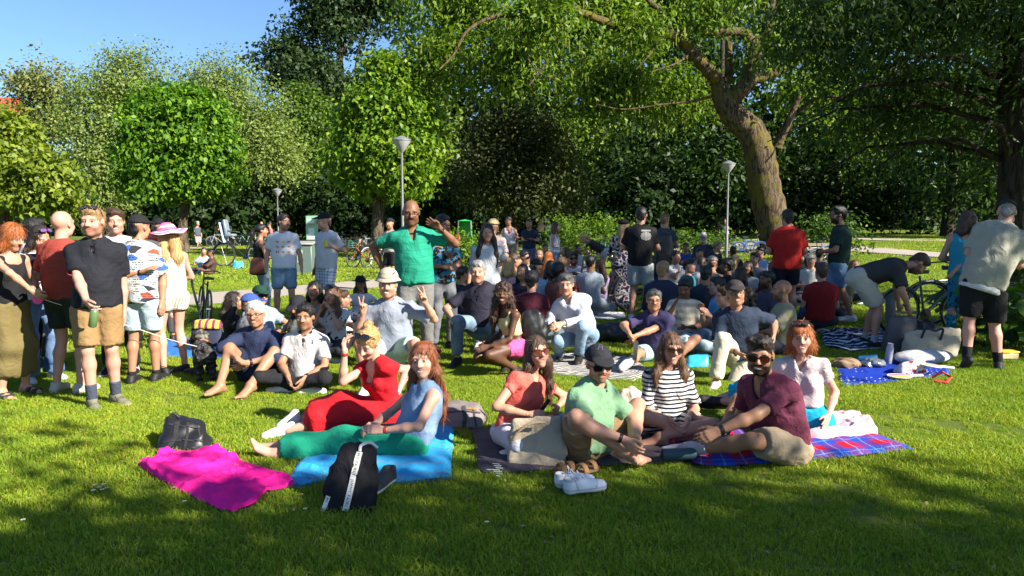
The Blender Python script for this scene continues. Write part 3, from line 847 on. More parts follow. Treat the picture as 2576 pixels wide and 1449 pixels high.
        if k not in ('tank', 'bikini', 'offshoulder'):
            G.append(Prim(N - axc * 0.02 * s, N + axc * 0.10 * s + cf * 0.03 * s, 0.050 * s, 0.062 * s, 0.008, op=-1))
            if nt in ('v', 'open'): G.append(Prim(N + cf * 0.05 * s, U(0.74 if nt == 'open' else 0.83) + cf * 0.13 * s, 0.050 * s, 0.004, 0.006, op=-1, R=cR, s=np.array([0.8, 1.0, 1])))
            if nt == 'scoop': G.append(Prim(N + cf * 0.07 * s, U(0.80) + cf * 0.115 * s, 0.092 * s, 0.078 * s, 0.01, op=-1))
        CG_ = []
        if top.get('collar'):
            for sg in (1, -1):
                CG_ += [Prim(N + axc * 0.040 * s + cl * sg * 0.060 * s - cf * 0.050 * s, N + axc * 0.030 * s + cl * sg * 0.058 * s + cf * 0.045 * s, 0.017 * s, 0.015 * s, 0.004),
                      Prim(N + axc * 0.030 * s + cl * sg * 0.058 * s + cf * 0.045 * s, N - axc * 0.025 * s + cl * sg * 0.045 * s + cf * 0.095 * s, 0.015 * s, 0.013 * s, 0.004)]
            CG_ += [Prim(N + axc * 0.040 * s - cl * 0.060 * s - cf * 0.055 * s, N + axc * 0.040 * s + cl * 0.060 * s - cf * 0.055 * s, 0.017 * s, 0.017 * s, 0.004)]
        wr = top.get('wr', 0.0065)
        post = lambda Pp, Fv: Fv + wob(Pp, seed, 20, wr * 0.6) + wr * 1.5 * (np.abs(wob(Pp, seed + 1, 17, 1.0, (1, 1, 0.6))) - 0.45) + wr * 0.7 * (np.abs(wob(Pp, seed + 2, 38, 1.0, (0.7, 0.7, 1.2))) - 0.4)
        F.top = child(top.get('name', 'shirt'), G, cv, top['mat'], cR, P, post)
        if top.get('under'):
            h2 = hem - axp * 0.05 * s; rr_ = hipw * 1.02 + 0.018 * s + lo_ * drape
            child('undershirt', [Prim(hem + axp * 0.02 * s, h2 - axp * 0.02 * s, rr_, rr_, 0.02, R=cR, s=np.array([1, 0.80 + belly * 0.35, 1]), cut=[(h2, -axp), (hem + axp * 0.02 * s, axp)])], cv, PL('cotton', (0.6, 0.6, 0.62)), cR, P)
        if CG_: child('collar', CG_, max(0.0075, px), top.get('collarm', top['mat']), cR, P)
        if k == 'bikini' or top.get('placket'):
            pass
    if bot is not None:
        lo_ = bot.get('loose', 0.02) * s; k = bot['kind']; lg = bot.get('leg', 0.85)
        wy = P + axp * bot.get('waist', 0.05) * s
        if top is not None and not top.get('tuck') and top['kind'] != 'bikini': wy = P + axp * (top.get('hem', -0.03) + 0.012) * s
        ct = [(wy, axp)]
        G = [Prim(P - axp * 0.02 * s, P + axp * 0.10 * s, hipw * 0.98 + lo_ * 0.8, wst + lo_ * 0.5, 0.04, R=pR, s=np.array([1, 0.74 + belly * 0.4, 1]), cut=ct),
             Prim(Hp[0] + axp * 0.02 * s, Hp[1] + axp * 0.02 * s, 0.086 * s * lb + lo_, 0.086 * s * lb + lo_, 0.05, cut=ct)]
        hemv = []
        for i in (0, 1):
            d1 = nrm(K[i] - Hp[i]); e = Hp[i] + d1 * th * min(lg, 1)
            fl = bot.get('flare', 0.0) * s
            rk = 0.055 * s * lb + lo_ * (0.75 if lg > 1 else 1.2); 
            rend = (0.088 + (0.055 - 0.088) * min(lg, 1)) * s * lb + lo_ * (0.95 if lg <= 1 else 0.7)
            G.append(Prim(Hp[i], e + (d1 * 0.03 if lg <= 1 else 0), 0.088 * s * lb + lo_, rend, 0.018 if legs == 'stand' and k == 'shorts' else 0.035, cut=([(e, d1)] if lg <= 1 else []) + (ct if not seat and axp[2] > 0.8 else [])))
            if lg > 1:
                d2 = nrm(A[i] - K[i]); e2 = K[i] + d2 * sh * min(1.0, lg - 1)
                G.append(Prim(K[i], e2 + d2 * 0.02, rk, max(0.052 * s, 0.046 * s * lb + lo_ * 0.8) + fl, 0.025, cut=[(e2, d2)])); hemv.append(e2)
            else: hemv.append(e)
        if k == 'skirt':
            md = (K[0] + K[1]) / 2; hm = (hemv[0] + hemv[1]) / 2
            G.append(Prim(P, md if lg > 1 else hm, 0.10 * s, 0.060 * s + lo_, 0.08))
            G.append(Prim(hemv[0] * 0.8 + K[0] * .2, hemv[1] * 0.8 + K[1] * .2, 0.055 * s + lo_, 0.055 * s + lo_, 0.08, cut=None if legs != 'stand' else [(np.array([0, 0, hm[2]]), -up)]))
            if lg > 1: G.append(Prim(md, hm, 0.060 * s + lo_, 0.055 * s + lo_ + bot.get('flare', 0) * s, 0.08, cut=[(hm, nrm(hm - md))]))
            if lg > 1: G.append(Prim(K[0], K[1], 0.05 * s + lo_, 0.05 * s + lo_, 0.08))
        wr = bot.get('wr', 0.0065)
        an_ = bot.get('an', (1, 1, 1)); post = lambda Pp, Fv: Fv + wob(Pp, seed + 5, 20, wr * 0.6, an_) + wr * 1.3 * (np.abs(wob(Pp, seed + 6, 19, 1.0, an_)) - 0.45) + wr * 0.5 * (np.abs(wob(Pp, seed + 7, 40, 1.0, an_)) - 0.4)
        nm = bot.get('name', {'shorts': 'shorts', 'trousers': 'trousers', 'skirt': 'skirt'}[k])
        F.bot = child(nm, G, cv, bot['mat'], pR, P, post)
    # shoes and socks
    if isinstance(shoes, dict):
        for i in (0, 1):
            tv, fu, sd = foot_fr[i]; a = A[i]; fR = np.array([sd, fu, tv]); base_ = a - fu * 0.083 * s
            if shoes.get('sandal'):
                G = [Prim(base_ + fu * 0.012 - tv * 0.05 * s, base_ + fu * 0.012 + tv * 0.17 * s, 0.036 * s, 0.042 * s, 0.01, R=fR, s=np.array([1, 0.3, 1])),
                     Prim(base_ + fu * 0.035 * s + tv * 0.12 * s - sd * 0.04 * s, base_ + fu * 0.035 * s + tv * 0.12 * s + sd * 0.04 * s, 0.026 * s, 0.026 * s, 0.01),
                     Prim(base_ + fu * 0.05 * s + tv * 0.06 * s - sd * 0.036 * s, base_ + fu * 0.05 * s + tv * 0.06 * s + sd * 0.036 * s, 0.026 * s, 0.026 * s, 0.01)]
                child('sandal', G, max(0.008, px), simple('sandal leather dark', shoes['c'], 0.6)); continue
            ct = [(base_, -fu)]
            G = [Prim(base_ + fu * 0.028 * s - tv * 0.045 * s, base_ + fu * 0.024 * s + tv * 0.160 * s, 0.039 * s, 0.043 * s, 0.02, R=fR, s=np.array([1, 0.85, 1]), cut=ct),
                 Prim(a - tv * 0.012 * s - fu * 0.01 * s, base_ + fu * 0.03 * s + tv * 0.10 * s, 0.043 * s, 0.036 * s, 0.03, cut=ct + [(a + fu * 0.012 * s, fu)]),
                 Prim(base_ + fu * 0.03 * s - tv * 0.045 * s, a - tv * 0.02 * s + fu * 0.0 * s, 0.036 * s, 0.038 * s, 0.02, cut=ct + [(a + fu * 0.012 * s, fu)])]
            sc_, uc = np.array(shoes.get('sole', (0.7, 0.7, 0.68))), np.array(shoes['c'])
            def cfn(v, base_=base_, fu=fu, tv=tv, sd=sd):
                h = (v - base_) @ fu; t_ = (v - base_) @ tv; c = np.where((h < 0.022 * s)[:, None], sc_, uc)
                if shoes.get('stripe') is not None:
                    m = (h > 0.03 * s) & (h < 0.075 * s) & (np.abs(((t_ - 0.3 * h) / 0.02 / s) % 1 - 0.5) < 0.22) & (t_ > 0.03 * s) & (t_ < 0.095 * s)
                    c = np.where(m[:, None], np.array(shoes['stripe']), c)
                return c
            child('shoe', G, max(0.0105, 1.35 * px) * cq, colmat('shoe leather', 0.6, 0.3, 0.2), cf_=cfn)
    if socks is not None:
        for i in (0, 1):
            kd = nrm(K[i] - A[i]); L = socks.get('len', 0.10) * s; tv, fu, sd = foot_fr[i]
            G = [Prim(A[i] - kd * 0.03 * s, A[i] + kd * (L + 0.02), 0.041 * s * lb, 0.050 * s * lb if L > .08 else 0.046 * s * lb, 0.01, cut=[(A[i] + kd * L, kd)])]
            if socks.get('foot'):
                a = A[i]; fR = np.array([sd, fu, tv])
                heel = a - tv * 0.035 * s - fu * 0.045 * s; ball = a + tv * 0.125 * s - fu * 0.055 * s
                G += [Prim(a, heel, 0.044 * s, 0.037 * s, 0.02), Prim(a - fu * 0.015 * s, ball, 0.045 * s, 0.037 * s, 0.03, R=fR, s=np.array([1.1, 0.75, 1])),
                      Prim(heel, ball + tv * 0.05 * s, 0.036 * s, 0.040 * s, 0.02, R=fR, s=np.array([1.1, 0.75, 1]))]
            child('sock', G, max(0.009, px), cloth('sock knit', 'plain', tuple(socks['c'])))
    # hair, hat, glasses
    ho = dict(hopt or {}); ho['hat'] = hat is not None and hat[0] != 'beret'
    hv = max(0.0078, 1.1 * px) * cq
    if hair and hair[0] not in ('bald', 'buzz'):
        HP = hair_prims(hair[0], hc, hR, sH, ho)
        am = {'curly': 0.012, 'curlyshort': 0.007, 'wavy': 0.007, 'short': 0.0055, 'crop': 0.003, 'bun': 0.005}.get(hair[0], 0.004)
        def post(Pp, Fv):
            q = (Pp - hc) @ hR.T.astype(np.float32)
            an = np.arctan2(q[:, 0], -q[:, 1] - 0.01)
            fr = {'curly': 95, 'curlyshort': 100, 'wavy': 45, 'short': 85, 'crop': 85}.get(hair[0], 40)
            return Fv + wob(Pp, seed + 9, fr, am, (1, 1, 0.5 if am < 0.006 else 0.8)) + np.where(q[:, 2] < 0.10, 0.0022 * np.sin(an * 34 + 5 * q[:, 2] / 0.05), 0).astype(np.float32)
        v, q = sdf(HP, hv, (), post)
        if len(q):
            if px < 0.0125:      # loose strands over the hair body
                rs = np.random.default_rng(seed); fn = np.cross(v[q[:, 2]] - v[q[:, 0]], v[q[:, 3]] - v[q[:, 1]]); fn /= np.maximum(1e-9, np.linalg.norm(fn, axis=1))[:, None]
                long_ = hair[0] in ('long', 'wavy', 'curly', 'bob', 'straight', 'ponytail'); ns = 1300 if long_ else 850
                pick = rs.integers(0, len(q), ns); C_ = v[q[pick]].mean(1); Nn = fn[pick]
                dr_ = (np.array([0, 0, -1.0]) if long_ else nrm(-hR[1] * 0.5 + hR[2] * 0.3)) + rs.normal(0, 0.35 if long_ else 0.7, (ns, 3)); dr_ -= Nn * (dr_ * Nn).sum(1)[:, None]; dr_ /= np.maximum(1e-6, np.linalg.norm(dr_, axis=1))[:, None]
                Ln = rs.uniform(0.03, 0.09, ns)[:, None] * (1 if long_ else 0.42); Wd = np.cross(Nn, dr_) * 0.0016; lift = rs.uniform(0.001, 0.006, ns)[:, None] * np.where(rs.uniform(size=(ns, 1)) < 0.12, 2.4, 1.0)
                a_ = C_ - Nn * 0.001; b_ = C_ + dr_ * Ln * 0.55 + Nn * lift; c_ = C_ + dr_ * Ln + Nn * lift * rs.uniform(-0.2, 1.6, (ns, 1))
                sv = np.stack([a_ - Wd, a_ + Wd, b_ + Wd, b_ - Wd, c_ + Wd * .4, c_ - Wd * .4], 1).reshape(-1, 3); i0 = np.arange(ns)[:, None] * 6 + len(v)
                q = np.vstack([q, i0 + [0, 1, 2, 3], i0 + [3, 2, 4, 5]]); v = np.vstack([v, sv])
            F.hair = link('hair', mesh_np('hair', v - g, q, hairmat(tuple(hcl)), rc=(v - hc) @ hR.T), root)
    W = lambda x, y, z: hc + sH * (hR[0] * x + hR[1] * y + hR[2] * z)
    F.W = W
    if hat is not None:
        hk, hcol = hat[0], hat[1]
        if hk in ('cap', 'capback'):
            sg = 1 if hk == 'cap' else -1
            ct = [(W(0, 0, 0.040), -(hR[2] + 0.10 * hR[1] * sg))]
            G = [Prim(W(0, -0.014, 0.042), ell=np.array([0.092, 0.110, 0.092]) * sH, R=hR, k=0.01, cut=ct),
                 Prim(W(0, 0.095 * sg, 0.052), ell=np.array([0.074, 0.095, 0.0135]) * sH, R=np.array([hR[0], nrm(hR[1] * sg - hR[2] * 0.22), nrm(hR[2] + hR[1] * sg * 0.22)]), k=0.012)]
            m = cloth('cap cotton', 'plain', tuple(hcol)) if len(hat) < 3 else hat[2]
            child('cap', G, max(0.006, 0.8 * px), m, hR, hc)
        elif hk in ('bucket', 'sunhat', 'fedora', 'baker'):
            br = dict(bucket=0.120, sunhat=0.205, fedora=0.165, baker=0.105)[hk]; dr = dict(bucket=0.55, sunhat=0.22, fedora=0.02, baker=0.0)[hk]
            zo = 0.018 if hk == 'bucket' else 0.0
            G = [Prim(W(0, -0.012, 0.045 + zo), ell=np.array([0.096, 0.112, 0.098 if hk != 'fedora' else 0.115]) * sH, R=hR, k=0.01, cut=[(W(0, 0, 0.035 + zo), -hR[2])])]
            if hk == 'fedora': G.append(Prim(W(0, -0.01, 0.175), ell=np.array([0.03, 0.10, 0.035]) * sH, R=hR, k=0.02, op=-1))
            m = hat[2] if len(hat) > 2 else cloth('hat felt', 'plain', tuple(hcol))
            ho_ = child('hat', G, max(0.0065, 0.8 * px), m, hR, hc)
            nseg = 36; Vb = []
            for (fr_, dz_) in ((0, 0.0), (0.5, 0.0), (1, 0.0), (1, -0.006), (0.5, -0.006), (0, -0.006)):
                for q_ in range(nseg):
                    a = 2 * math.pi * q_ / nseg; ca, sa = math.cos(a), math.sin(a); r0 = 0.086 + (br - 0.086) * fr_
                    wv = (0.030 * math.sin(2 * a + 0.6) + 0.012 * math.sin(5 * a)) * fr_ if hk == 'sunhat' else 0.004 * math.sin(3 * a) * fr_
                    Vb.append(W(r0 * ca, -0.012 + (r0 + 0.014) * sa, 0.058 + zo - (r0 - 0.086) * dr * 1.9 + wv + dz_))
            Vb = np.array(Vb); Fb = [[i * nseg + q_, i * nseg + (q_ + 1) % nseg, ((i + 1) % 6) * nseg + (q_ + 1) % nseg, ((i + 1) % 6) * nseg + q_] for i in range(6) for q_ in range(nseg)]
            rb = (Vb - hc) @ hR.T; rr_ = np.hypot(rb[:, 0], rb[:, 1]); rb = np.c_[rb[:, 0], rb[:, 1], 0.30 - rr_]
            link('brim', mesh_np('brim', Vb - g, np.array(Fb), m, rc=rb), ho_)
        elif hk == 'beret':
            child('cap', [Prim(W(0, -0.03, 0.075), ell=np.array([0.105, 0.115, 0.06]) * sH, R=hR, k=0.01)], max(0.007, px), cloth('hat felt', 'plain', tuple(hcol)), hR, hc)
    if glasses is not None and px < 0.02:
        kind, lc = glasses[0], glasses[1]; fc = glasses[2] if len(glasses) > 2 else (0.015, 0.012, 0.012)
        raised = kind == 'up'
        oy, oz, tl = (0.0, 0.0, 0.0) if not raised else (-0.048, 0.098, -1.0)
        def Wg(x, y, z):
            if raised:
                return W(x, 0.060 - z * 0.8 + (y - 0.104) * 0.6, 0.124 + z * 0.6 + (y - 0.104) * 0.8)
            return W(x, y, z)
        lm = simple('lens %s' % (lc,), lc, 0.08, 0.0, 0.0, spec=0.8) if kind != 'clear' else None
        lens, frame = MB(), MB()
        lw, lh = (0.030, 0.0205) if kind != 'clear' else (0.027, 0.020)
        for sg in (1, -1):
            ring = []
            for q_ in range(14):
                a = 2 * math.pi * q_ / 14; ca, sa = math.cos(a), math.sin(a)
                sq = 0.55 if kind != 'clear' else 0.8
                cx = abs(ca) ** sq * (1 if ca > 0 else -1) * lw; cz = abs(sa) ** sq * (1 if sa > 0 else -1) * lh
                x_ = sg * 0.034 + cx; ring.append(Wg(x_, 0.104 - 3.2 * x_ * x_ * 1.2, 0.000 + cz))
            ring = np.array(ring); dv = hR[1] * 0.003 * s
            lens.poly_extrude(ring, dv)
            frame.tube(np.vstack([ring, ring[:1]]) + dv * 0.5, 0.0034 * sH if kind != 'clear' else 0.0022 * sH, 5, False)
            frame.tube([Wg(sg * 0.066, 0.089, 0.008), Wg(sg * 0.079, 0.06, 0.008), Wg(sg * 0.080, 0.0, 0.004)], 0.0032 * sH, 5)
        frame.tube([Wg(0.008, 0.106, 0.006), Wg(0, 0.109, 0.008), Wg(-0.008, 0.106, 0.006)], 0.003 * sH, 5)
        nm = 'sunglasses' if kind != 'clear' else 'glasses'
        fo = frame.build(nm, simple('glasses frame %s' % (fc,), fc, 0.3, 0, 0.0), None)
        for v_ in fo.data.vertices: v_.co -= Vector(g)
        fo.parent = root
        if kind != 'clear':
            lo2 = lens.build('lens', lm, None)
            for v_ in lo2.data.vertices: v_.co -= Vector(g)
            lo2.parent = fo
    for w_ in (watch or ()):
        i = 0 if w_[0] == 'L' else 1; d = nrm(Wr[i] - El[i]); c = Wr[i] - d * 0.022 * s
        t_ = MB(); t_.lathe(c - d * 0.011 * s, [(0.031 * s * ab, 0), (0.0335 * s * ab, 0.002), (0.0335 * s * ab, 0.020 * s), (0.031 * s * ab, 0.022 * s)], 14, d)
        bk = nrm(np.cross(d, cl)); bk = bk if bk @ (cf - up * .2) > 0 else -bk
        if w_[1] != 'band': t_.box(c + bk * 0.036 * s, (0.030 * s, 0.030 * s, 0.012 * s), np.array([np.cross(d, bk), d, bk]).T, 0.003)
        wo = t_.build('watch' if w_[1] != 'band' else 'bracelet', simple('watch %s' % (w_[2],), w_[2], 0.35, 0), None, True)
        for v_ in wo.data.vertices: v_.co -= Vector(g)
        wo.parent = root
    return F
# ---------------------------------------------------------------- setting: ground, paths, grass
def ground_mat():
    t = NT('lawn soil'); o = t.obj()
    c = t.ramp(t.noise(0.6, 5, o), [(0.30, (0.075, 0.115, 0.016)), (0.55, (0.105, 0.150, 0.022)), (0.75, (0.150, 0.160, 0.045))])
    c = t.mix(t.math('MULTIPLY', t.noise(40, 3, o), 0.5), c, (0.075, 0.085, 0.022))
    t.base(c); t.set(0.95, 0, 0.1); t.bump(t.noise(90, 3, o), 0.6, 0.02); return t.m
def path_mat():
    t = NT('path asphalt'); o = t.obj()
    c = t.mix(t.noise(1.2, 4, o), (0.27, 0.235, 0.20), (0.38, 0.33, 0.28)); c = t.mix(t.math('MULTIPLY', t.noise(220, 2, o), 0.35), c, (0.18, 0.16, 0.14))
    t.base(c); t.set(0.9, 0, 0.2); t.bump(t.noise(300, 2, o), 0.3, 0.004); return t.m
gm = MB()
_gx = [-260, -60, -20, 0, 6] + [9 + 0.8 * i for i in range(12)] + [22, 40, 80, 260]; _gy = [-60, 0, 10, 20, 23] + [24 + 1.6 * i for i in range(11)] + [44, 60, 100, 420]
gm.add([[x, y, gz(x, y)] for y in _gy for x in _gx], [[j * len(_gx) + i, j * len(_gx) + i + 1, (j + 1) * len(_gx) + i + 1, (j + 1) * len(_gx) + i] for j in range(len(_gy) - 1) for i in range(len(_gx) - 1)])
tag(gm.build('ground', ground_mat(), None, True), 'green park lawn soil stretching to the trees', None, None, 'structure')

def ribbon(name, pts, w, mat, label, z=0.004):
    pts = np.asarray(pts, float); m = len(pts)
    T = np.gradient(pts, axis=0); T /= np.linalg.norm(T, axis=1)[:, None]; Nn = np.stack([-T[:, 1], T[:, 0]], 1)
    w = np.full(m, w) if np.isscalar(w) else np.asarray(w)
    L = pts + Nn * w[:, None] / 2; R_ = pts - Nn * w[:, None] / 2
    V = np.vstack([np.c_[L, [z + gz(*p) for p in L]], np.c_[R_, [z + gz(*p) for p in R_]]]); V[:, 2] += np.where(V[:, 2] > 0.01, 0.03, 0)
    F_ = [[i, m + i, m + i + 1, i + 1] for i in range(m - 1)]
    mb = MB(); mb.add(V, F_); o = mb.build(name, mat); tag(o, label, None, None, 'structure'); return V[:m, :2], V[m:, :2]
PM = path_mat()
def curve(P, n=40):
    P = np.asarray(P, float); out = []
    Q = np.vstack([2 * P[0] - P[1], P, 2 * P[-1] - P[-2]])
    for i in range(1, len(Q) - 2):
        for t in np.linspace(0, 1, n // (len(P) - 1), endpoint=False):
            a, b, c, d = Q[i - 1], Q[i], Q[i + 1], Q[i + 2]
            out.append(0.5 * ((2 * b) + (c - a) * t + (2 * a - 5 * b + 4 * c - d) * t * t + (3 * b - a - 3 * c + d) * t ** 3))
    out.append(P[-1]); return np.array(out)
PATHS = []
def add_path(pts, w, label):
    c = curve(pts); ribbon('path', c, w, PM, label); PATHS.append((c, w))
add_path([(-14, 8.5), (-9.5, 12.6), (-6.8, 15.6), (-3.6, 19.7), (0, 25), (3, 33)], 2.3, 'beige path running past the seated crowd')
add_path([(-45, 47), (-20, 46), (-8, 44.5), (3, 43), (12, 42), (24, 38), (45, 36)], 3.2, 'far beige path in front of the parked bicycles')
add_path([(9, 41), (13, 37), (18, 30), (26, 22)], 2.0, 'sunlit path between the dark trees on the right')

def leafmat(name, trans=0.35, rough=0.5, inst=False):
    t = NT(name); c = t.attr('col', 'Color')
    if inst:
        r = t.n.new('ShaderNodeObjectInfo').outputs['Random']
        wp = t.n.new('ShaderNodeNewGeometry').outputs['Position']
        pn = t.math('ADD', t.math('MULTIPLY', r, 0.35), t.math('ADD', t.math('MULTIPLY', t.noise(1.6, 3, wp), 0.55), t.math('MULTIPLY', t.noise(0.45, 2, wp), 0.38)))
        c = t.mix(1.0, c, t.ramp(pn, [(0.22, (0.60, 0.74, 0.55)), (0.55, (1, 1, 1)), (0.88, (1.5, 1.2, 1.05))]), 'MULTIPLY')
    t.base(c); t.set(rough, 0, 0.25)
    tr = t.n.new('ShaderNodeBsdfTranslucent'); t.l.new(t.mix(1.0, c, (1.15, 1.25, 0.45), 'MULTIPLY'), tr.inputs[0])
    mx = t.n.new('ShaderNodeMixShader'); mx.inputs[0].default_value = trans
    t.l.new(t.b.outputs[0], mx.inputs[1]); t.l.new(tr.outputs[0], mx.inputs[2]); t.l.new(mx.outputs[0], t.out.inputs[0])
    return t.m
GRASSM = leafmat('grass blade', 0.35, 0.55, True)
LEAFM = leafmat('leaf', 0.38, 0.5)

def tuft(n, rad, hgt, wid, seed):
    r = np.random.default_rng(seed)
    p = r.uniform(-rad, rad, (n, 2)); a = r.uniform(0, 6.283, n); h = hgt * r.uniform(0.45, 1.15, n); w = wid * r.uniform(0.7, 1.3, n)
    ln = r.uniform(0.15, 1.1, n); ld = r.uniform(0, 6.283, n)
    d = np.stack([np.cos(ld), np.sin(ld)], 1) * (ln * h)[:, None]; s_ = np.stack([np.cos(a), np.sin(a)], 1) * w[:, None] / 2
    Z0 = np.zeros(n) - 0.004
    v0 = np.c_[p - s_, Z0]; v1 = np.c_[p + s_, Z0]
    v2 = np.c_[p + d * 0.35 + s_ * 0.8, h * 0.6]; v3 = np.c_[p + d * 0.35 - s_ * 0.8, h * 0.6]
    v4 = np.c_[p + d + s_ * 0.15, h * 0.95 / np.sqrt(1 + ln * 0.4)]; v5 = np.c_[p + d - s_ * 0.15, h * 0.95 / np.sqrt(1 + ln * 0.4)]
    V = np.stack([v0, v1, v2, v3, v4, v5], 1).reshape(-1, 3)
    i = np.arange(n)[:, None] * 6; Fq = np.vstack([i + [0, 1, 2, 3], i + [3, 2, 4, 5]])
    g1, g2, g3 = np.array([0.150, 0.262, 0.017]), np.array([0.255, 0.345, 0.026]), np.array([0.30, 0.27, 0.075])
    u = r.uniform(0, 1, (n, 1)); c = g1 + (g2 - g1) * u; c = np.where(r.uniform(0, 1, (n, 1)) < 0.10, g3, c)
    return mesh_np('tuft', V, Fq, GRASSM, True, col=np.repeat(c, 6, axis=0))
TUFTS = bpy.data.collections.new('grass_tufts')
for zone, (n, rad, hgt, wid) in enumerate(((135, 0.078, 0.036, 0.0044), (110, 0.15, 0.042, 0.008), (90, 0.36, 0.055, 0.020))):
    for k in range(4):
        o = bpy.data.objects.new('tuft_%d_%d' % (zone, k), tuft(n, rad, hgt, wid, zone * 10 + k)); TUFTS.objects.link(o)
NO_GRASS = []     # polygons (x,y) kept free: blankets and bags
def in_poly(P, poly):
    x, y = P[:, 0], P[:, 1]; ins = np.zeros(len(P), bool); n = len(poly); j = n - 1
    for i in range(n):
        xi, yi = poly[i]; xj, yj = poly[j]
        c = ((yi > y) != (yj > y)) & (x < (xj - xi) * (y - yi) / (yj - yi + 1e-12) + xi); ins ^= c; j = i
    return ins
def make_grass():
    r = np.random.default_rng(3); P_, I_, S_ = [], [], []
    for zone, (z0, z1, sp) in enumerate(((2.6, 9.0, 0.092), (9.0, 20.0, 0.20), (20.0, 52.0, 0.50))):
        ys = np.arange(z0, z1, sp); pts = []
        for y in ys:
            hw_ = 0.76 * y + 0.8; xs = np.arange(-hw_, hw_, sp); pts.append(np.c_[xs, np.full(len(xs), y)])
        P = np.vstack(pts); P = P + r.uniform(-sp * 0.55, sp * 0.55, P.shape)
        keep = np.ones(len(P), bool)
        for poly in NO_GRASS: keep &= ~in_poly(P, poly)
        for c, w in PATHS:
            d = np.min(np.linalg.norm(P[:, None, :] - c[None, ::2, :], axis=2), axis=1); keep &= d > w / 2 + 0.02
        w_ = wob(np.c_[P, np.zeros(len(P))].astype(np.float32), 5, 2.2, 1.0) + wob(np.c_[P, np.zeros(len(P))].astype(np.float32), 6, 7.0, 0.6); keep &= ~((w_ < -0.95) & (r.uniform(size=len(P)) < 0.45)); w_ = w_[keep]
        P = P[keep]; P_.append(P); I_.append(zone * 4 + r.integers(0, 4, len(P))); S_.append(r.uniform(0.75, 1.25, len(P)) * (1 + 0.28 * np.clip(w_, -1, 1)))
    P = np.vstack(P_); I = np.concatenate(I_).astype(np.int32); S = np.concatenate(S_)
    me = bpy.data.meshes.new('grass'); me.vertices.add(len(P)); me.vertices.foreach_set('co', np.c_[P, [gz(*p) for p in P]].astype(np.float32).ravel())
    a = me.attributes.new('idx', 'INT', 'POINT'); a.data.foreach_set('value', I)
    a = me.attributes.new('scl', 'FLOAT', 'POINT'); a.data.foreach_set('value', S.astype(np.float32))
    a = me.attributes.new('rot', 'FLOAT_VECTOR', 'POINT'); a.data.foreach_set('vector', np.c_[np.zeros((len(P), 2)), r.uniform(0, 6.28, len(P))].astype(np.float32).ravel())
    o = link('grass', me); tag(o, 'short green lawn grass covering the park field', 'grass', None, 'stuff')
    ng = bpy.data.node_groups.new('grass_scatter', 'GeometryNodeTree')
    ng.interface.new_socket('Geometry', in_out='INPUT', socket_type='NodeSocketGeometry'); ng.interface.new_socket('Geometry', in_out='OUTPUT', socket_type='NodeSocketGeometry')
    N_ = ng.nodes; gi = N_.new('NodeGroupInput'); go = N_.new('NodeGroupOutput'); ip = N_.new('GeometryNodeInstanceOnPoints')
    ci = N_.new('GeometryNodeCollectionInfo'); ci.inputs['Collection'].default_value = TUFTS; ci.inputs['Separate Children'].default_value = True; ci.inputs['Reset Children'].default_value = True
    ip.inputs['Pick Instance'].default_value = True
    def na(nm, ty):
        q = N_.new('GeometryNodeInputNamedAttribute'); q.data_type = ty; q.inputs['Name'].default_value = nm; return q.outputs['Attribute']
    L = ng.links; L.new(gi.outputs[0], ip.inputs['Points']); L.new(ci.outputs[0], ip.inputs['Instance'])
    L.new(na('idx', 'INT'), ip.inputs['Instance Index']); L.new(na('rot', 'FLOAT_VECTOR'), ip.inputs['Rotation']); L.new(na('scl', 'FLOAT'), ip.inputs['Scale'])
    L.new(ip.outputs[0], go.inputs[0])
    md = o.modifiers.new('scatter', 'NODES'); md.node_group = ng
    return o

# ---------------------------------------------------------------- trees
def bark_mat(name, c1, c2, sc=3.0, moss=None):
    t = NT(name); o = t.obj()
    n = t.noise(sc, 6, t.mapping(o, (3.5, 3.5, 0.7)), rough=0.7, dist=0.8); c = t.ramp(n, [(0.40, c1), (0.56, c2)])
    if moss:
        c = t.mix(t.ramp(t.noise(1.1, 4, o), [(0.52, 0.0), (0.66, 1.0)]), c, moss)
    t.base(c); t.set(0.9, 0, 0.15); t.bump(n, 1.0, 0.12); return t.m
BARK = bark_mat('bark', (0.030, 0.022, 0.015), (0.13, 0.10, 0.07))
BARKD = bark_mat('bark dark', (0.018, 0.014, 0.011), (0.06, 0.048, 0.036))
BARKW = bark_mat('bark furrowed', (0.020, 0.014, 0.009), (0.125, 0.090, 0.055), 2.2, (0.12, 0.10, 0.016))

def leaves(C, n_out, size, cols, rng, elong=2.0, droop=0.3, updir=0.5, jit=0.35):
    "C: leaf centres, n_out: outward normals; returns quads"
    n = len(C)
    nn = n_out * 0.45 + np.array([0, 0, updir]) + rng.normal(0, 0.55, (n, 3)); nn /= np.linalg.norm(nn, axis=1)[:, None]
    t = rng.normal(0, 1, (n, 3)) + n_out * 0.4; t[:, 2] -= droop * 2.0
    t -= nn * (t * nn).sum(1)[:, None]; t /= np.maximum(1e-6, np.linalg.norm(t, axis=1))[:, None]
    w = np.cross(nn, t); L = size * rng.uniform(1 - jit, 1 + jit, n)[:, None]
    a = C - t * L * 0.5; b = C + w * L * 0.5 / elong - t * L * 0.05 + nn * L * 0.06; c = C + t * L * 0.5 - nn * L * 0.12; d = C - w * L * 0.5 / elong - t * L * 0.05 + nn * L * 0.06
    V = np.stack([a, b, c, d], 1).reshape(-1, 3); F_ = np.arange(4 * n).reshape(n, 4)
    cols = np.asarray(cols); u = rng.uniform(0, len(cols) - 1, n); i = np.floor(u).astype(int).clip(0, len(cols) - 2); f = (u - i)[:, None]
    cc = cols[i] * (1 - f) + cols[i + 1] * f; cc = cc * rng.uniform(0.85, 1.15, (n, 1))
    return V, F_, np.repeat(cc, 4, axis=0)

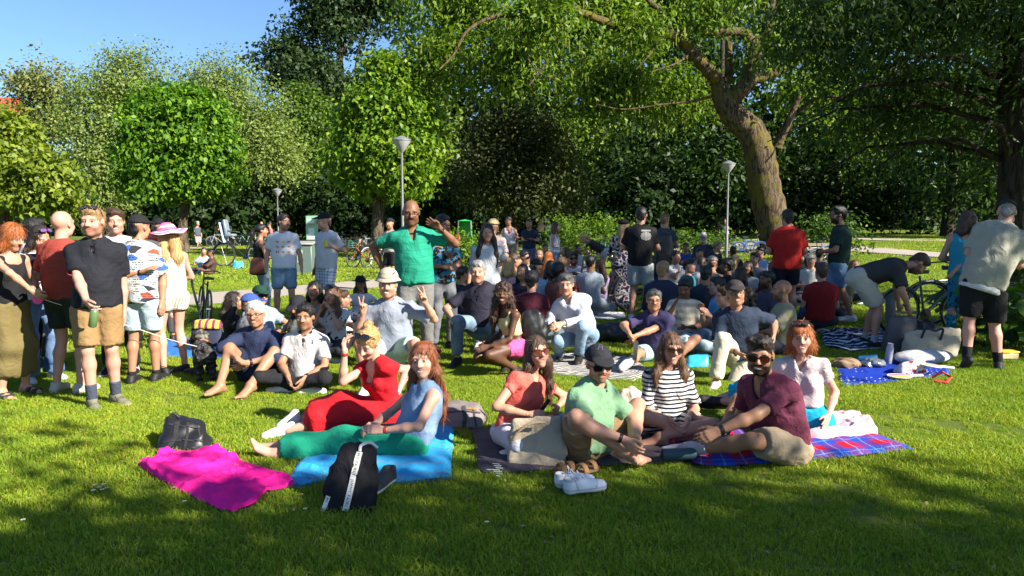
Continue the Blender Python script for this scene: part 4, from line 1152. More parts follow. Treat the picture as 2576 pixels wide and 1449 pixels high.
def crown_pts(blobs, n, rng, clump=0.5, per=26, shell=(0.70, 1.05), low=-0.6, inner=0.12):
    """leaf positions in clumps over uneven ellipsoids. blobs: (centre, radii)"""
    ws = np.array([(r[0] * r[1] + r[1] * r[2] + r[0] * r[2]) for c, r in blobs]); ws = ws / ws.sum()
    nc = max(1, n // per); bi = rng.choice(len(blobs), nc, p=ws)
    bc = np.array([b[0] for b in blobs])[bi]; br = np.array([b[1] for b in blobs])[bi]
    d = rng.normal(size=(nc, 3)); d /= np.linalg.norm(d, axis=1)[:, None]
    m = d[:, 2] < low; d[m, 2] *= -0.5; d /= np.linalg.norm(d, axis=1)[:, None]
    ph = rng.uniform(0, 6, 6)
    lump = 1 + 0.10 * np.sin(d[:, 0] * 5 + ph[0] + 2 * d[:, 2]) + 0.10 * np.sin(d[:, 1] * 6 + ph[1]) + 0.08 * np.sin(d[:, 2] * 9 + ph[2] + 3 * d[:, 0])
    rad = rng.uniform(shell[0], shell[1], nc) * lump
    ii = rng.uniform(size=nc) < inner; rad[ii] *= rng.uniform(0.3, 0.9, ii.sum())
    cc = bc + d * br * rad[:, None]
    C = np.repeat(cc, per, axis=0) + rng.normal(0, 1, (nc * per, 3)) * clump * np.array([1, 1, 0.55])
    N_ = np.repeat(d, per, axis=0)
    return C, N_

def tree(label, base, blobs, n, size, cols, trunk_r=0.2, seed=1, bark=None, clump=0.5, per=26, elong=1.8, droop=0.3, low=-0.6, shell=(0.7, 1.05), inner=0.12, limbs=7, group=None, name='tree', lean=(0, 0), updir=0.5):
    rng = np.random.default_rng(seed); base = np.array([base[0], base[1], 0.0])
    root = empty(name, base, label, 'tree', group)
    bc = np.array([b[0] for b in blobs], float); top = bc[:, 2].max(); cen = bc.mean(0); lowz = min(b[0][2] - b[1][2] for b in blobs)
    m = MB(); ax_ = [base + [0, 0, -0.1]]
    pk = np.array([base[0] * 0.4 + cen[0] * 0.6, base[1] * 0.4 + cen[1] * 0.6, top])
    for f in (0.15, 0.35, 0.6, 0.85, 1.0): ax_.append(base * (1 - f) + pk * f + np.array([rng.normal() * 0.12, rng.normal() * 0.12, 0]) * (f < 1) * (top / 8))
    m.tube(ax_, [trunk_r * 1.35, trunk_r, trunk_r * 0.9, trunk_r * 0.65, trunk_r * 0.35, trunk_r * 0.1], 10)
    for k in range(limbs):
        f = rng.uniform(0.3, 0.75); p0 = base * (1 - f) + pk * f; b = blobs[k % len(blobs)]
        p2 = np.array(b[0]) + rng.normal(0, 0.5, 3) * np.array(b[1]) * 0.8; p1 = p0 * 0.5 + p2 * 0.5 + [0, 0, -0.08 * top * rng.uniform(-0.5, 1)]
        r0 = trunk_r * 0.4 * (1.2 - f); m.tube([p0, p0 * .6 + p1 * .4, p1, p2], [r0, r0 * 0.8, r0 * 0.5, r0 * 0.15], 6)
    m.build('trunk', bark or BARK, root, True, origin=base)
    C, N_ = crown_pts(blobs, n, rng, clump, per, shell, low, inner)
    V, F_, cc = leaves(C, N_, size, cols, rng, elong, droop, updir)
    link('crown', mesh_np('crown', V - base, F_, LEAFM, False, col=cc), root)
    return root
def blob(x0, x1, y0, y1, Z, dz=0.85):
    "ellipsoid that fills the picture box at distance Z"
    a = at((x0 + x1) / 2, (y0 + y1) / 2, Z); rx = (x1 - x0) / 2 * Z / FPX; rz = (y1 - y0) / 2 * Z / FPX
    return (a, np.array([rx, rx * dz, rz]))
CH = [(0.040, 0.115, 0.010), (0.085, 0.195, 0.012), (0.165, 0.285, 0.016)]      # chestnut greens
LG = [(0.125, 0.185, 0.040), (0.175, 0.240, 0.055), (0.225, 0.270, 0.080)]      # light loose greens
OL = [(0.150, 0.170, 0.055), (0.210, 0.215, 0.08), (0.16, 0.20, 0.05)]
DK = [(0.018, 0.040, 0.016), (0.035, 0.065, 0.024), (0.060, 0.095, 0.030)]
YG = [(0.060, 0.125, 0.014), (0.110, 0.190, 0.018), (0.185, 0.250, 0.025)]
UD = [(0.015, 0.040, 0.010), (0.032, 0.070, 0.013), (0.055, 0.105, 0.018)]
CB = [(0.032, 0.042, 0.014), (0.056, 0.068, 0.020), (0.085, 0.105, 0.030)]       # copper beech
def gxy(x, Z): return (at(x, 600, Z)[0], Z)
GT = 'park trees behind the crowd'
B_ = blob
tree('low chestnut tree with dense lit leaves at the left picture edge', gxy(20, 36), [B_(-150, 110, 290, 560, 36), B_(40, 185, 380, 560, 35), B_(-140, 20, 330, 450, 37)], 15000, 0.30, [(0.10, 0.15, 0.016), (0.16, 0.215, 0.022), (0.22, 0.27, 0.03)], 0.3, 1, clump=0.38, droop=0.6, per=18, low=-0.9, group=GT)
tree('thin olive tree against the sky above the left chestnut', gxy(90, 62), [B_(25, 180, 160, 330, 62), B_(40, 150, 250, 420, 63), B_(90, 200, 220, 420, 62)], 7000, 0.34, OL, 0.3, 2, clump=0.7, shell=(0.4, 1.1), group=GT)
tree('broad light green tree left of the round chestnut', gxy(260, 54), [B_(140, 330, 190, 500, 54), B_(230, 420, 120, 330, 56), B_(200, 330, 330, 560, 53)], 27000, 0.23, LG, 0.35, 3, clump=0.6, shell=(0.45, 1.08), low=-0.9, group=GT)
tree('round dense horse chestnut tree with short trunk', gxy(462, 41), [B_(325, 570, 235, 460, 41), B_(305, 510, 325, 530, 40.5), B_(400, 585, 320, 525, 41), B_(380, 525, 222, 350, 41.5)], 32000, 0.275, CH, 0.26, 4, clump=0.33, per=16, elong=1.7, droop=0.75, low=-0.75, shell=(0.86, 1.04), inner=0.05, group=GT)
tree('feathery light green tree right of the round chestnut', gxy(575, 52), [B_(450, 640, 150, 330, 54), B_(560, 740, 220, 500, 52), B_(590, 770, 330, 490, 51)], 27000, 0.21, LG, 0.22, 5, clump=0.6, shell=(0.4, 1.08), low=-0.8, group=GT)
tree('fresh green tree between the feathery tree and lamp', gxy(730, 56), [B_(690, 830, 215, 420, 56), B_(640, 800, 380, 540, 55)], 10000, 0.33, [(0.05, 0.10, 0.016), (0.09, 0.16, 0.02), (0.13, 0.20, 0.03)], 0.25, 6, clump=0.5, low=-0.9, group=GT)
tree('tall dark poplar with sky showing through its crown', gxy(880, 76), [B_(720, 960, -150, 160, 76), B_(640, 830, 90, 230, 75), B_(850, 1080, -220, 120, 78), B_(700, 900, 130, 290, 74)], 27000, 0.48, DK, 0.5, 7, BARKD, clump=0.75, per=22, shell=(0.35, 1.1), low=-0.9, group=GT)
tree('bright green chestnut tree behind the tall street lamp', gxy(960, 33), [B_(915, 1045, 140, 290, 33), B_(870, 1090, 225, 390, 33), B_(840, 1105, 325, 465, 33), B_(890, 1075, 390, 512, 33)], 30000, 0.235, [(0.055, 0.130, 0.012), (0.120, 0.220, 0.014), (0.22, 0.30, 0.02)], 0.28, 8, clump=0.32, per=16, elong=1.7, droop=0.7, low=-0.75, shell=(0.78, 1.06), inner=0.06, group=GT)
tree('dark copper beech tree standing behind the standing group', gxy(1290, 40), [B_(1120, 1330, 330, 545, 40), B_(1240, 1480, 350, 560, 40), B_(1180, 1420, 250, 430, 41)], 20000, 0.22, CB, 0.3, 9, BARKD, clump=0.5, per=24, low=-0.9, shell=(0.6, 1.06), group=GT)
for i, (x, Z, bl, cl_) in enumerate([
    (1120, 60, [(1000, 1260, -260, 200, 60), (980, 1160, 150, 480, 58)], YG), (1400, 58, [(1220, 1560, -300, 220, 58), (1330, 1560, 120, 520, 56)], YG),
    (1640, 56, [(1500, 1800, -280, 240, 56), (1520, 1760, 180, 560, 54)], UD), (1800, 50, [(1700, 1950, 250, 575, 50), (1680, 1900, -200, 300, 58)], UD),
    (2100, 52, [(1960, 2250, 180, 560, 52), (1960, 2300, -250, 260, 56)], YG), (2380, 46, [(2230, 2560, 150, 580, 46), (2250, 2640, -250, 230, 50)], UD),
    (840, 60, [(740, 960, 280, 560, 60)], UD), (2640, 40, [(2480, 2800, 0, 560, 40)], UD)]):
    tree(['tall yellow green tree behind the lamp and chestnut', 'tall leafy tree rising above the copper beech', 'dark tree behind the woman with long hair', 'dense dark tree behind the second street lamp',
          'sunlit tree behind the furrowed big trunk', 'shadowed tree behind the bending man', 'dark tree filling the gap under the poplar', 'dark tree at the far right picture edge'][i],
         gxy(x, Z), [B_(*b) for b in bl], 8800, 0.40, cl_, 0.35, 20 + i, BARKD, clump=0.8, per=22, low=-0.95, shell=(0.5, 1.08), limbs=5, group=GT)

# the wood beyond, too far and dense to tell trees apart
def far_wood():
    rng = np.random.default_rng(101); bl = []
    for x in range(480, 2900, 70):
        Z = rng.uniform(88, 100); h = rng.uniform(15, 22) + (6 if x > 1000 else -5 if x < 760 else 0); X = at(x, 600, Z)[0]
        bl.append((np.array([X, Z, h * 0.5]), np.array([5.0, 3.5, h * 0.5])))
    for x in range(-500, 480, 90):
        Z = rng.uniform(88, 100); h = rng.uniform(6.5, 8.5); bl.append((np.array([at(x, 600, Z)[0], Z, h * 0.5]), np.array([6.0, 3.5, h * 0.5])))
    for x in range(-500, 2950, 55): bl.append((np.array([at(x, 600, 84)[0], 84, 1.9 + gz(20, 84) * 0.5]), np.array([3.2, 1.5, 2.2])))
    C, N_ = crown_pts(bl, 60000, rng, 1.0, 20, (0.3, 1.05), -1.0)
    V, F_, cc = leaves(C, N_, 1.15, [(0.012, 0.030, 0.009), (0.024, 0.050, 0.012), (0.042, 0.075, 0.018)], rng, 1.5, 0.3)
    tag(link('woods', mesh_np('woods', V, F_, LEAFM, False, col=cc)), 'dark dense wood closing the view behind the park trees', 'woods', None, 'stuff')
far_wood()
# understory shrubs along the wood edge
def shrub(label, x, Z, w, h, n, size, cols, seed, group='shrubs along the wood edge'):
    rng = np.random.default_rng(seed); b = np.array([*gxy(x, Z), 0.0]); rx = w / 2
    root = empty('shrub', b, label, 'shrub', group)
    bl = [(b + [rng.uniform(-.5, .5) * rx, rng.uniform(-.3, .3) * rx, h * 0.45], np.array([rx * 0.7, rx * 0.6, h * 0.5])) for _ in range(4)]
    C, N_ = crown_pts(bl, n, rng, 0.16 * min(h, 2.5), 14, (0.5, 1.1), -0.9); C[:, 2] = np.maximum(C[:, 2], 0.05); C[:, 2] += gz(b[0], b[1])
    V, F_, cc = leaves(C, N_, size, cols, rng, 1.8, 0.3)
    link('foliage', mesh_np('foliage', V - b, F_, LEAFM, False, col=cc), root)
    m = MB()
    for _ in range(6):
        e = bl[rng.integers(4)][0]; m.tube([b + [rng.normal() * .1, rng.normal() * .1, -.05], b * .5 + e * .5 + [0, 0, .1], e], [0.03, 0.02, 0.008], 5)
    m.build('stem', BARKD, root, origin=b)
UD_SHADE = [(0.009, 0.024, 0.007), (0.018, 0.042, 0.009), (0.032, 0.060, 0.013)]  # understory greens lowered to carry the canopy's shade in the leaf colour
xs_ = [560, 690, 800, 905, 1010, 1110, 1215, 1320, 1430, 1540, 1650, 1760, 1870, 1990, 2110, 2230, 2350, 2470, 2600]
wd = ['beside the round chestnut', 'below the feathery tree', 'behind the far lamp', 'behind the information board', 'below the bright chestnut', 'behind the tall lamp', 'behind the copper beech', 'under the copper beech', 'right of the copper beech', 'behind the white vest man',
      'behind the printed dress', 'behind the black shirt man', 'beside the second lamp', 'behind the big trunk', 'right of the big trunk', 'behind the blue shirt stroller', 'behind the bending man', 'behind the turquoise top', 'behind the grey shirt man']
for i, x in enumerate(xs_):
    shrub('tall dark shrub of the wood edge ' + wd[i], x, 50 + (i * 7 % 5) * 1.5, 7.5, 5.0 + (i * 3 % 4) * 0.6, 2700, 0.40, UD_SHADE, 60 + i)
BR = [(0.06, 0.12, 0.012), (0.10, 0.185, 0.016), (0.15, 0.23, 0.022)]
shrub('bright sunlit bush behind the man in navy tee', 1430, 33, 2.6, 1.9, 2200, 0.13, BR, 90, 'sunlit bushes'); shrub('bright sunlit bush behind the long haired woman', 1530, 31, 2.8, 2.0, 2200, 0.13, BR, 91, 'sunlit bushes')
shrub('patch of tall sunlit weeds behind the young dark haired woman', 1178, 27, 2.8, 1.35, 3000, 0.12, BR, 92, 'sunlit bushes')
shrub('low bright bush left of the big trunk', 1720, 34, 4.2, 1.3, 2200, 0.14, [(0.04, 0.09, 0.012), (0.07, 0.13, 0.015), (0.10, 0.17, 0.02)], 93, 'sunlit bushes')
shrub('green bush right of the big trunk base', 2085, 30, 3.2, 1.9, 2200, 0.15, [(0.025, 0.06, 0.010), (0.05, 0.10, 0.015), (0.08, 0.14, 0.02)], 94, 'sunlit bushes')

# the big leaning tree
def big_tree():
    base = np.array([at(1962, 640, 36)[0], 36.0, 0.0])
    root = empty('tree', base, 'big leaning tree with furrowed mossy trunk and arching branches', 'tree')
    rng = np.random.default_rng(44)
    def br(px, Z0, Z1, w0, w1, mb=None, n=10):
        px = np.array(px, float); P = curve(px, 8 * (len(px) - 1)); m = len(P); Zs = np.linspace(Z0, Z1, m)
        pts = np.array([at(x, y, z) for (x, y), z in zip(P, Zs)]); wv = np.linspace(w0, w1, m)
        r = wv / 2 * Zs / FPX * (1 + 0.08 * np.sin(np.arange(m) * 1.7 + rng.uniform(0, 6)))
        mb.tube(pts, r, n); return pts
    tr = MB(); px = np.array([(1968, 655), (1958, 610), (1946, 560), (1925, 479), (1912, 396), (1890, 333), (1845, 290), (1815, 240), (1808, 200)], float)
    P = curve(px, 48); wv = np.interp(np.linspace(0, 8, len(P)), range(9), [112, 94, 82, 78, 75, 70, 63, 48, 36]); pts = np.array([at(x, y, 36) for x, y in P])
    tr.tube(pts, wv / 2 * 36 / FPX * (1 + 0.05 * np.sin(np.arange(len(P)) * 2.1)), 20)
    tr.build('trunk', BARKW, root, True, origin=base)
    paths = [([(1808, 206), (1783, 179), (1742, 133), (1696, 87), (1633, 85), (1575, 75), (1487, 42), (1417, 12), (1375, -4), (1300, -60)], 36, 31, 36, 12),
             ([(1433, 22), (1383, 54), (1329, 79), (1300, 95)], 32, 31, 16, 7), ([(1375, 0), (1337, 12), (1304, 37), (1254, 40), (1212, 54), (1171, 83), (1142, 137), (1105, 175)], 31.5, 29, 15, 4),
             ([(1830, 250), (1850, 238), (1883, 204), (1896, 158), (1904, 117), (1925, 83), (1937, 50), (1942, 0), (1950, -70)], 36, 36, 46, 20),
             ([(1900, 125), (1875, 87), (1837, 79), (1783, 83), (1737, 54), (1687, 54), (1658, 25), (1633, 4), (1590, -40)], 36, 34, 26, 9),
             ([(1833, 210), (1833, 125), (1833, 42), (1828, -50)], 36.5, 37, 20, 12), ([(1955, 370), (1965, 345), (1983, 308), (2000, 267), (2010, 240)], 36, 35.5, 26, 12),
             ([(1890, 200), (1942, 187), (1992, 158), (2030, 112), (2070, 60)], 36, 37, 30, 14), ([(1800, 240), (1740, 255), (1675, 262), (1571, 275), (1500, 262)], 36, 35, 8, 2),
             ([(1985, 300), (2059, 246), (2130, 246), (2190, 225)], 36, 33, 12, 4), ([(1330, 79), (1325, 140), (1360, 185), (1400, 200)], 31, 30, 6, 2),
             ([(1330, 215), (1360, 180), (1380, 140)], 31, 31, 5, 2), ([(1660, 85), (1640, 130), (1600, 175)], 33, 32, 7, 2), ([(1742, 133), (1700, 160), (1640, 180)], 35, 33, 8, 2)]
    allp = []
    for p, z0, z1, w0, w1 in paths:
        mb = MB(); allp.append(br(p, z0, z1, w0, w1, mb, 9)); mb.build('branch', BARKW, root, True, origin=base)
    bl = [blob(1020, 1300, -120, 130, 34, 0.3), blob(1150, 1420, 20, 270, 34, 0.3), blob(1330, 1640, -80, 150, 38, 0.35), blob(1400, 1700, 110, 340, 37, 0.35), blob(1560, 1820, 150, 330, 40, 0.35),
          blob(1600, 1900, -150, 60, 40, 0.4), blob(1850, 2120, -100, 160, 40, 0.4), blob(1940, 2120, 150, 300, 37, 0.4), blob(1030, 1200, 60, 250, 33, 0.4), blob(1480, 1760, -60, 120, 40, 0.4), blob(1250, 1480, -40, 120, 30.5, 0.2), blob(1500, 1720, 20, 150, 33, 0.15), blob(1700, 1900, -60, 90, 34, 0.15), blob(1880, 2080, 40, 200, 34, 0.2)]
    C, N_ = crown_pts(bl, 47000, rng, 0.42, 16, (0.25, 1.05), -1.0)
    V, F_, cc = leaves(C, N_, 0.295, YG, rng, 2.5, 0.7)
    link('crown', mesh_np('crown', V - base, F_, LEAFM, False, col=cc), root)
    # pale hanging seed strings
    C, N_ = crown_pts(bl, 1500, rng, 0.3, 4, (0.5, 1.0), -1.0); n = len(C); L = rng.uniform(0.25, 0.55, n)[:, None]; w = np.array([[0.022, 0, 0]]); z = np.array([[0, 0, 1.0]])
    V = np.stack([C - w, C + w, C + w * 0.4 - z * L, C - w * 0.4 - z * L], 1).reshape(-1, 3)
    link('seed_string', mesh_np('seed_string', V - base, np.arange(4 * n).reshape(n, 4), LEAFM, False, col=np.tile((0.24, 0.26, 0.05), (4 * n, 1))), root)['kind'] = 'stuff'
big_tree()

# the willow on the right, its crown hanging over the lawn
def willow():
    base = np.array([10.42, 15.2, 0.0]); rng = np.random.default_rng(55)
    root = empty('tree', base, 'dark willow with thick trunk and hanging leaves at the right edge', 'tree')
    m = MB(); m.tube([base + [0.1, 0, -0.2], base + [0.05, 0, 1], base + [-.05, 0, 3], base + [-0.25, 0, 5], base + [-.4, -.2, 7], base + [-0.5, -1, 10]], [0.62, 0.48, 0.42, 0.38, 0.34, 0.2], 16)
    m.build('trunk', BARKD, root, True, origin=base)
    for k in range(26):
        h = rng.uniform(2.6, 8); a = rng.uniform(1.9, 5.0); L = rng.uniform(2.5, 5.5); d = np.array([math.cos(a), math.sin(a) * 0.7, 0])
        p0 = base + [-0.3, 0, h]; m2 = MB(); m2.tube([p0, p0 + d * L * 0.35 + [0, 0, 0.5], p0 + d * L * 0.7 + [0, 0, 0.45], p0 + d * L + [0, 0, -0.2]], [0.07, 0.05, 0.03, 0.01], 6)
        m2.build('branch', BARKD, root, True, origin=base)
    bl = [((8.6, 15.5, 6.2), (3.0, 2.6, 2.4)), ((6.4, 15.0, 5.6), (2.0, 2.0, 1.6)), ((10.5, 13.5, 5.0), (2.6, 2.2, 2.2)), ((8.6, 16.8, 4.2), (2.6, 1.6, 1.9)), ((11.4, 16.6, 3.8), (2.4, 2.0, 2.4)), ((10.0, 11.0, 6.6), (3.6, 2.6, 2.2)), ((12, 14, 9), (4, 4, 2.5))]
    C, N_ = crown_pts(bl, 41000, rng, 0.36, 26, (0.15, 1.05), -1.0)
    V, F_, cc = leaves(C, N_, 0.19, [(0.030, 0.062, 0.020), (0.055, 0.100, 0.028), (0.090, 0.140, 0.034)], rng, 3.4, 0.8)
    link('crown', mesh_np('crown', V - base, F_, LEAFM, False, col=cc), root)
willow()

# trees behind the camera whose crowns shade the front of the lawn
def shade_tree(label, base, bl, n, size, seed):
    tree(label, base, bl, n, size, [(0.05, 0.10, 0.015), (0.08, 0.14, 0.02)], 0.35, seed, BARK, clump=0.38, per=20, low=-1.0, shell=(0.3, 1.05))
shade_tree('broad tree behind the viewer shading the front lawn', (15, -6), [((10.0, -2.30, 7.6), (3.6, 1.15, 0.9)), ((13.0, -3.05, 8.2), (3.0, 1.3, 1.2)), ((6.8, -1.15, 6.2), (2.4, 0.9, 0.6)), ((4.7, -0.2, 7.0), (1.0, 0.3, 0.3)), ((11.5, -6.2, 8.5), (4, 2.2, 2)), ((5.6, -2.1, 7.0), (2.4, 0.75, 0.6))], 8800, 0.22, 70)
shade_tree('tall tree beside the viewer shading the seated crowd', (15.5, 4.5), [((11.0, 5.2, 7.2), (3.2, 1.5, 1.6)), ((14.5, 3.8, 9), (3.2, 2.4, 2.2)), ((7.8, 5.4, 7.4), (2.6, 1.2, 1.2)), ((13.5, 7.3, 7), (3, 2, 2)), ((8.8, 4.2, 10.6), (3.6, 1.5, 1.3)), ((5.8, 6.8, 7.6), (2.0, 1.0, 0.9))], 9500, 0.24, 71)
# ---------------------------------------------------------------- people
PL = lambda n, c: cloth(n, 'plain', tuple(c))
DEN = lambda c1, c2=None: cloth('denim', 'denim', tuple(c1), c2)
JB = DEN((0.05, 0.10, 0.20), (0.13, 0.21, 0.34)); JL = DEN((0.22, 0.32, 0.42), (0.38, 0.48, 0.57)); JM = DEN((0.09, 0.16, 0.26), (0.20, 0.29, 0.40))
WHT = (0.58, 0.58, 0.61); BLK = (0.012, 0.012, 0.014); NVY = (0.012, 0.018, 0.045)
SNW = dict(c=(0.55, 0.55, 0.56), sole=(0.6, 0.6, 0.58)); SBK = dict(c=(0.012, 0.012, 0.013), sole=(0.03, 0.03, 0.03))
SUNG = ('sun', (0.006, 0.006, 0.008)); 
def T(c, kind='tee', **k): return dict(kind=kind, mat=PL('cotton', c) if not hasattr(c, 'node_tree') else c, **k)
def Bm(c, kind='shorts', **k): return dict(kind=kind, mat=PL('twill', c) if not hasattr(c, 'node_tree') else c, **k)

# -- front row on the blankets
RED = (0.62, 0.010, 0.018)
person('woman in red dress shading her bowed head with one hand', (978, 1078), 1.70, 'f', yaw=-48, skin='pale', legs='up', head=(925, 862, -0.10), hyaw=-22, hp=34, hr=-8,
       hands=((992, 1006, -0.10), (868, 868, -0.16)), elb=((1042, 960, 0.15), (838, 960, -0.2)), fing=((985, 1040, -0.12), (885, 835, -0.10)), curl=(0.4, 0.35),
       feet=((724, 1084, -0.25), (742, 1080, 0.06)), knees=((822, 985, -0.1), (800, 1040, 0.2)), toes=((690, 1098, -0.3), (705, 1096, 0.0)),
       top=T(RED, 'tee', sleeve=0.42, neckline='scoop', loose=0.022, tuck=True, hem=0.08, name='dress_top', wr=0.009), bot=Bm(RED, 'skirt', leg=1.5, loose=0.07, waist=0.13, name='dress_skirt', wr=0.009, an=(0.35, 1.2, 0.9)),
       shoes=dict(c=(0.74, 0.74, 0.74), sole=(0.72, 0.71, 0.68)), hair=('bun', 'blond'), hopt=dict(vol=0.004), glasses=('up', (0.01, 0.008, 0.008)), watch=[('L', 'watch', (0.5, 0.42, 0.3)), ('R', 'band', (0.4, 0.02, 0.02))])
person('woman in sleeveless denim blouse and long green skirt', (1040, 1142), 1.74, 'f', yaw=-80, cyaw=-58, skin='pale', legs='straight', head=(1064, 905, -0.02), hyaw=-8, hp=0, hr=6, smile=True,
       hands=((945, 1085, -0.28), (928, 1078, -0.10)), elb=((1030, 1085, -0.35), (960, 1060, 0.3)), fing=((912, 1078, -0.28), (905, 1088, -0.15)),
       feet=((690, 1150, -0.10), (705, 1138, 0.08)), knees=((870, 1090, -0.1), (880, 1060, 0.1)), toes=((640, 1095, -0.14), (668, 1120, 0.05)),
       top=dict(kind='dresstop', mat=DEN((0.13, 0.22, 0.38), (0.28, 0.40, 0.56)), hem=-0.10, loose=0.03, neckline='crew', name='blouse', wr=0.008), bot=Bm((0.008, 0.285, 0.165), 'skirt', leg=1.88, loose=0.022, wr=0.007, an=(0.25, 1.3, 1.0)),
       shoes='bare', hair=('wavy', 'auburn'), hopt=dict(len=0.34, vol=0.006), watch=[('L', 'band', (0.4, 0.05, 0.03))], slouch=0.06, ll=1.13)
person('woman in coral tee with amber sunglasses beside the canvas bag', (1292, 1118), 1.66, 'f', yaw=38, skin='fair', legs='cross', head=(1350, 884, -0.02), hyaw=22, hp=-6, hr=5,
       hands=((1395, 1032, -0.05), (1350, 1048, -0.28)), elb=((1420, 1010, 0.15), (1262, 1030, -0.25)), fing=((1402, 1040, -0.15), (1368, 1038, -0.30)), curl=(0.5, 0.85),
       feet=([-0.1, 0.25, 0.08], [0.12, 0.22, 0.08]), knees=([0.4, 0.35, 0.25], [-0.4, 0.35, 0.15]),
       top=T((0.72, 0.13, 0.10), sleeve=0.45, neckline='v', loose=0.02, hem=-0.02, wr=0.009), bot=Bm((0.55, 0.54, 0.60), 'trousers', leg=1.85, loose=0.02), shoes=SNW, hair=('wavy', (0.055, 0.030, 0.018)), hopt=dict(len=0.32), glasses=('sun', (0.09, 0.014, 0.007), (0.06, 0.015, 0.01)), lip=(0.5, 0.10, 0.09))
fcap = person('man in pale green polo with black cap seated cross legged', (1475, 1152), 1.72, 'm', yaw=42, skin='fair', build=1.08, belly=0.08, legs='cross', head=(1506, 915, -0.04), hyaw=12, hp=6, hr=3,
       hands=((1600, 1108, -0.26), (1588, 1112, -0.36)), elb=((1590, 1060, 0.0), (1480, 1075, -0.35)), fing=((1612, 1130, -0.30), (1605, 1140, -0.38)),
       feet=((1592, 1122, -0.20), (1570, 1132, -0.28)), knees=((1640, 1010, 0.10), (1550, 1080, -0.45)), toes=((1618, 1150, -0.36), (1620, 1150, -0.30)),
       top=T((0.20, 0.36, 0.21), sleeve=0.72, collar=True, neckline='v', hem=-0.04, wr=0.008), bot=Bm((0.30, 0.185, 0.095), leg=0.82, loose=0.03), shoes='bare', hair=('short', 'dark'), hat=('cap', (0.018, 0.018, 0.024)), glasses=SUNG, beard=0.45, stache=0.5, watch=[('R', 'band', BLK)])
SPB = cloth('striped jersey', 'hstripe', (0.72, 0.70, 0.66), (0.010, 0.010, 0.022), per=0.031, frac=0.42)
person('woman in navy and white striped tee smiling in sunglasses', (1682, 1092), 1.67, 'f', yaw=8, skin='fair', legs='cross', head=(1688, 876, -0.06), hyaw=8, hp=2, hr=-4, smile=True,
       hands=((1724, 1062, -0.34), (1694, 1056, -0.34)), elb=((1745, 1010, -0.05), (1625, 1005, -0.05)), fing=((1724, 1092, -0.36), (1700, 1090, -0.36)),
       feet=((1660, 1098, -0.34), (1720, 1085, -0.30)), knees=((1810, 1050, -0.15), (1612, 1045, -0.15)),
       top=dict(kind='tee', mat=SPB, sleeve=0.85, neckline='crew', loose=0.026, hem=-0.05, wr=0.008), bot=dict(kind='shorts', mat=SPB, leg=0.45, loose=0.03), shoes='bare', hair=('wavy', (0.10, 0.050, 0.025)), hopt=dict(len=0.20, fringe=True, front=0.5), glasses=('sun', (0.02, 0.012, 0.008), (0.05, 0.02, 0.01)), watch=[('L', 'watch', (0.6, 0.55, 0.45))])
person('bearded man in maroon tee with dark sunglasses on tartan blanket', (1968, 1156), 1.80, 'm', yaw=-62, skin='olive', build=1.10, legs='cross', head=(1912, 894, -0.10), hyaw=-24, hp=4, hr=-3,
       hands=((1788, 1092, -0.30), (1792, 1082, 0.0)), elb=((1900, 1092, -0.45), (1900, 1030, 0.3)), fing=((1768, 1102, -0.32), (1768, 1094, -0.05)),
       feet=((1738, 1130, -0.05), (1800, 1125, 0.20)), knees=((1768, 1105, -0.34), (1790, 1050, 0.40)), toes=((1690, 1135, -0.02), (1750, 1135, 0.2)),
       top=T((0.135, 0.026, 0.055), sleeve=0.72, neckline='v', loose=0.02, hem=-0.05, wr=0.010), bot=Bm((0.32, 0.25, 0.17), leg=0.80, loose=0.035, wr=0.010), shoes=None, socks=dict(c=(0.42, 0.42, 0.48), len=0.12, foot=True), hair=('curlyshort', 'dark'), beard=0.93, stache=0.93, glasses=('sun', (0.05, 0.008, 0.004), BLK), watch=[('L', 'watch', BLK)], slouch=0.07, smile=True)
person('ginger bobbed woman in pale pink blouse and turquoise trousers', (2022, 1090), 1.70, 'f', yaw=-24, skin='pale', legs='straight', head=(2014, 848, -0.04), hyaw=-16, hp=2, hr=3, smile=True,
       hands=((2078, 1062, -0.18), (1940, 1040, -0.10)), elb=((2120, 985, 0.10), (1930, 990, 0.1)), fing=((2066, 1095, -0.30), (1930, 1060, -0.15)), curl=('open', 0.5),
       feet=((1818, 1010, 0.50), (1806, 1004, 0.62)), knees=((1890, 960, 0.25), (1878, 955, 0.40)), toes=((1775, 1000, 0.50), (1770, 1000, 0.6)),
       top=T((0.60, 0.50, 0.50), sleeve=0.45, neckline='v', loose=0.03, tuck=True, hem=0.13, drape=0.9, name='blouse', wr=0.010), bot=Bm((0.010, 0.40, 0.62), 'trousers', leg=1.55, loose=0.05, waist=0.20, wr=0.012), shoes=SBK, hair=('bob', 'ginger'), hopt=dict(), glasses=('up', (0.04, 0.02, 0.015)))

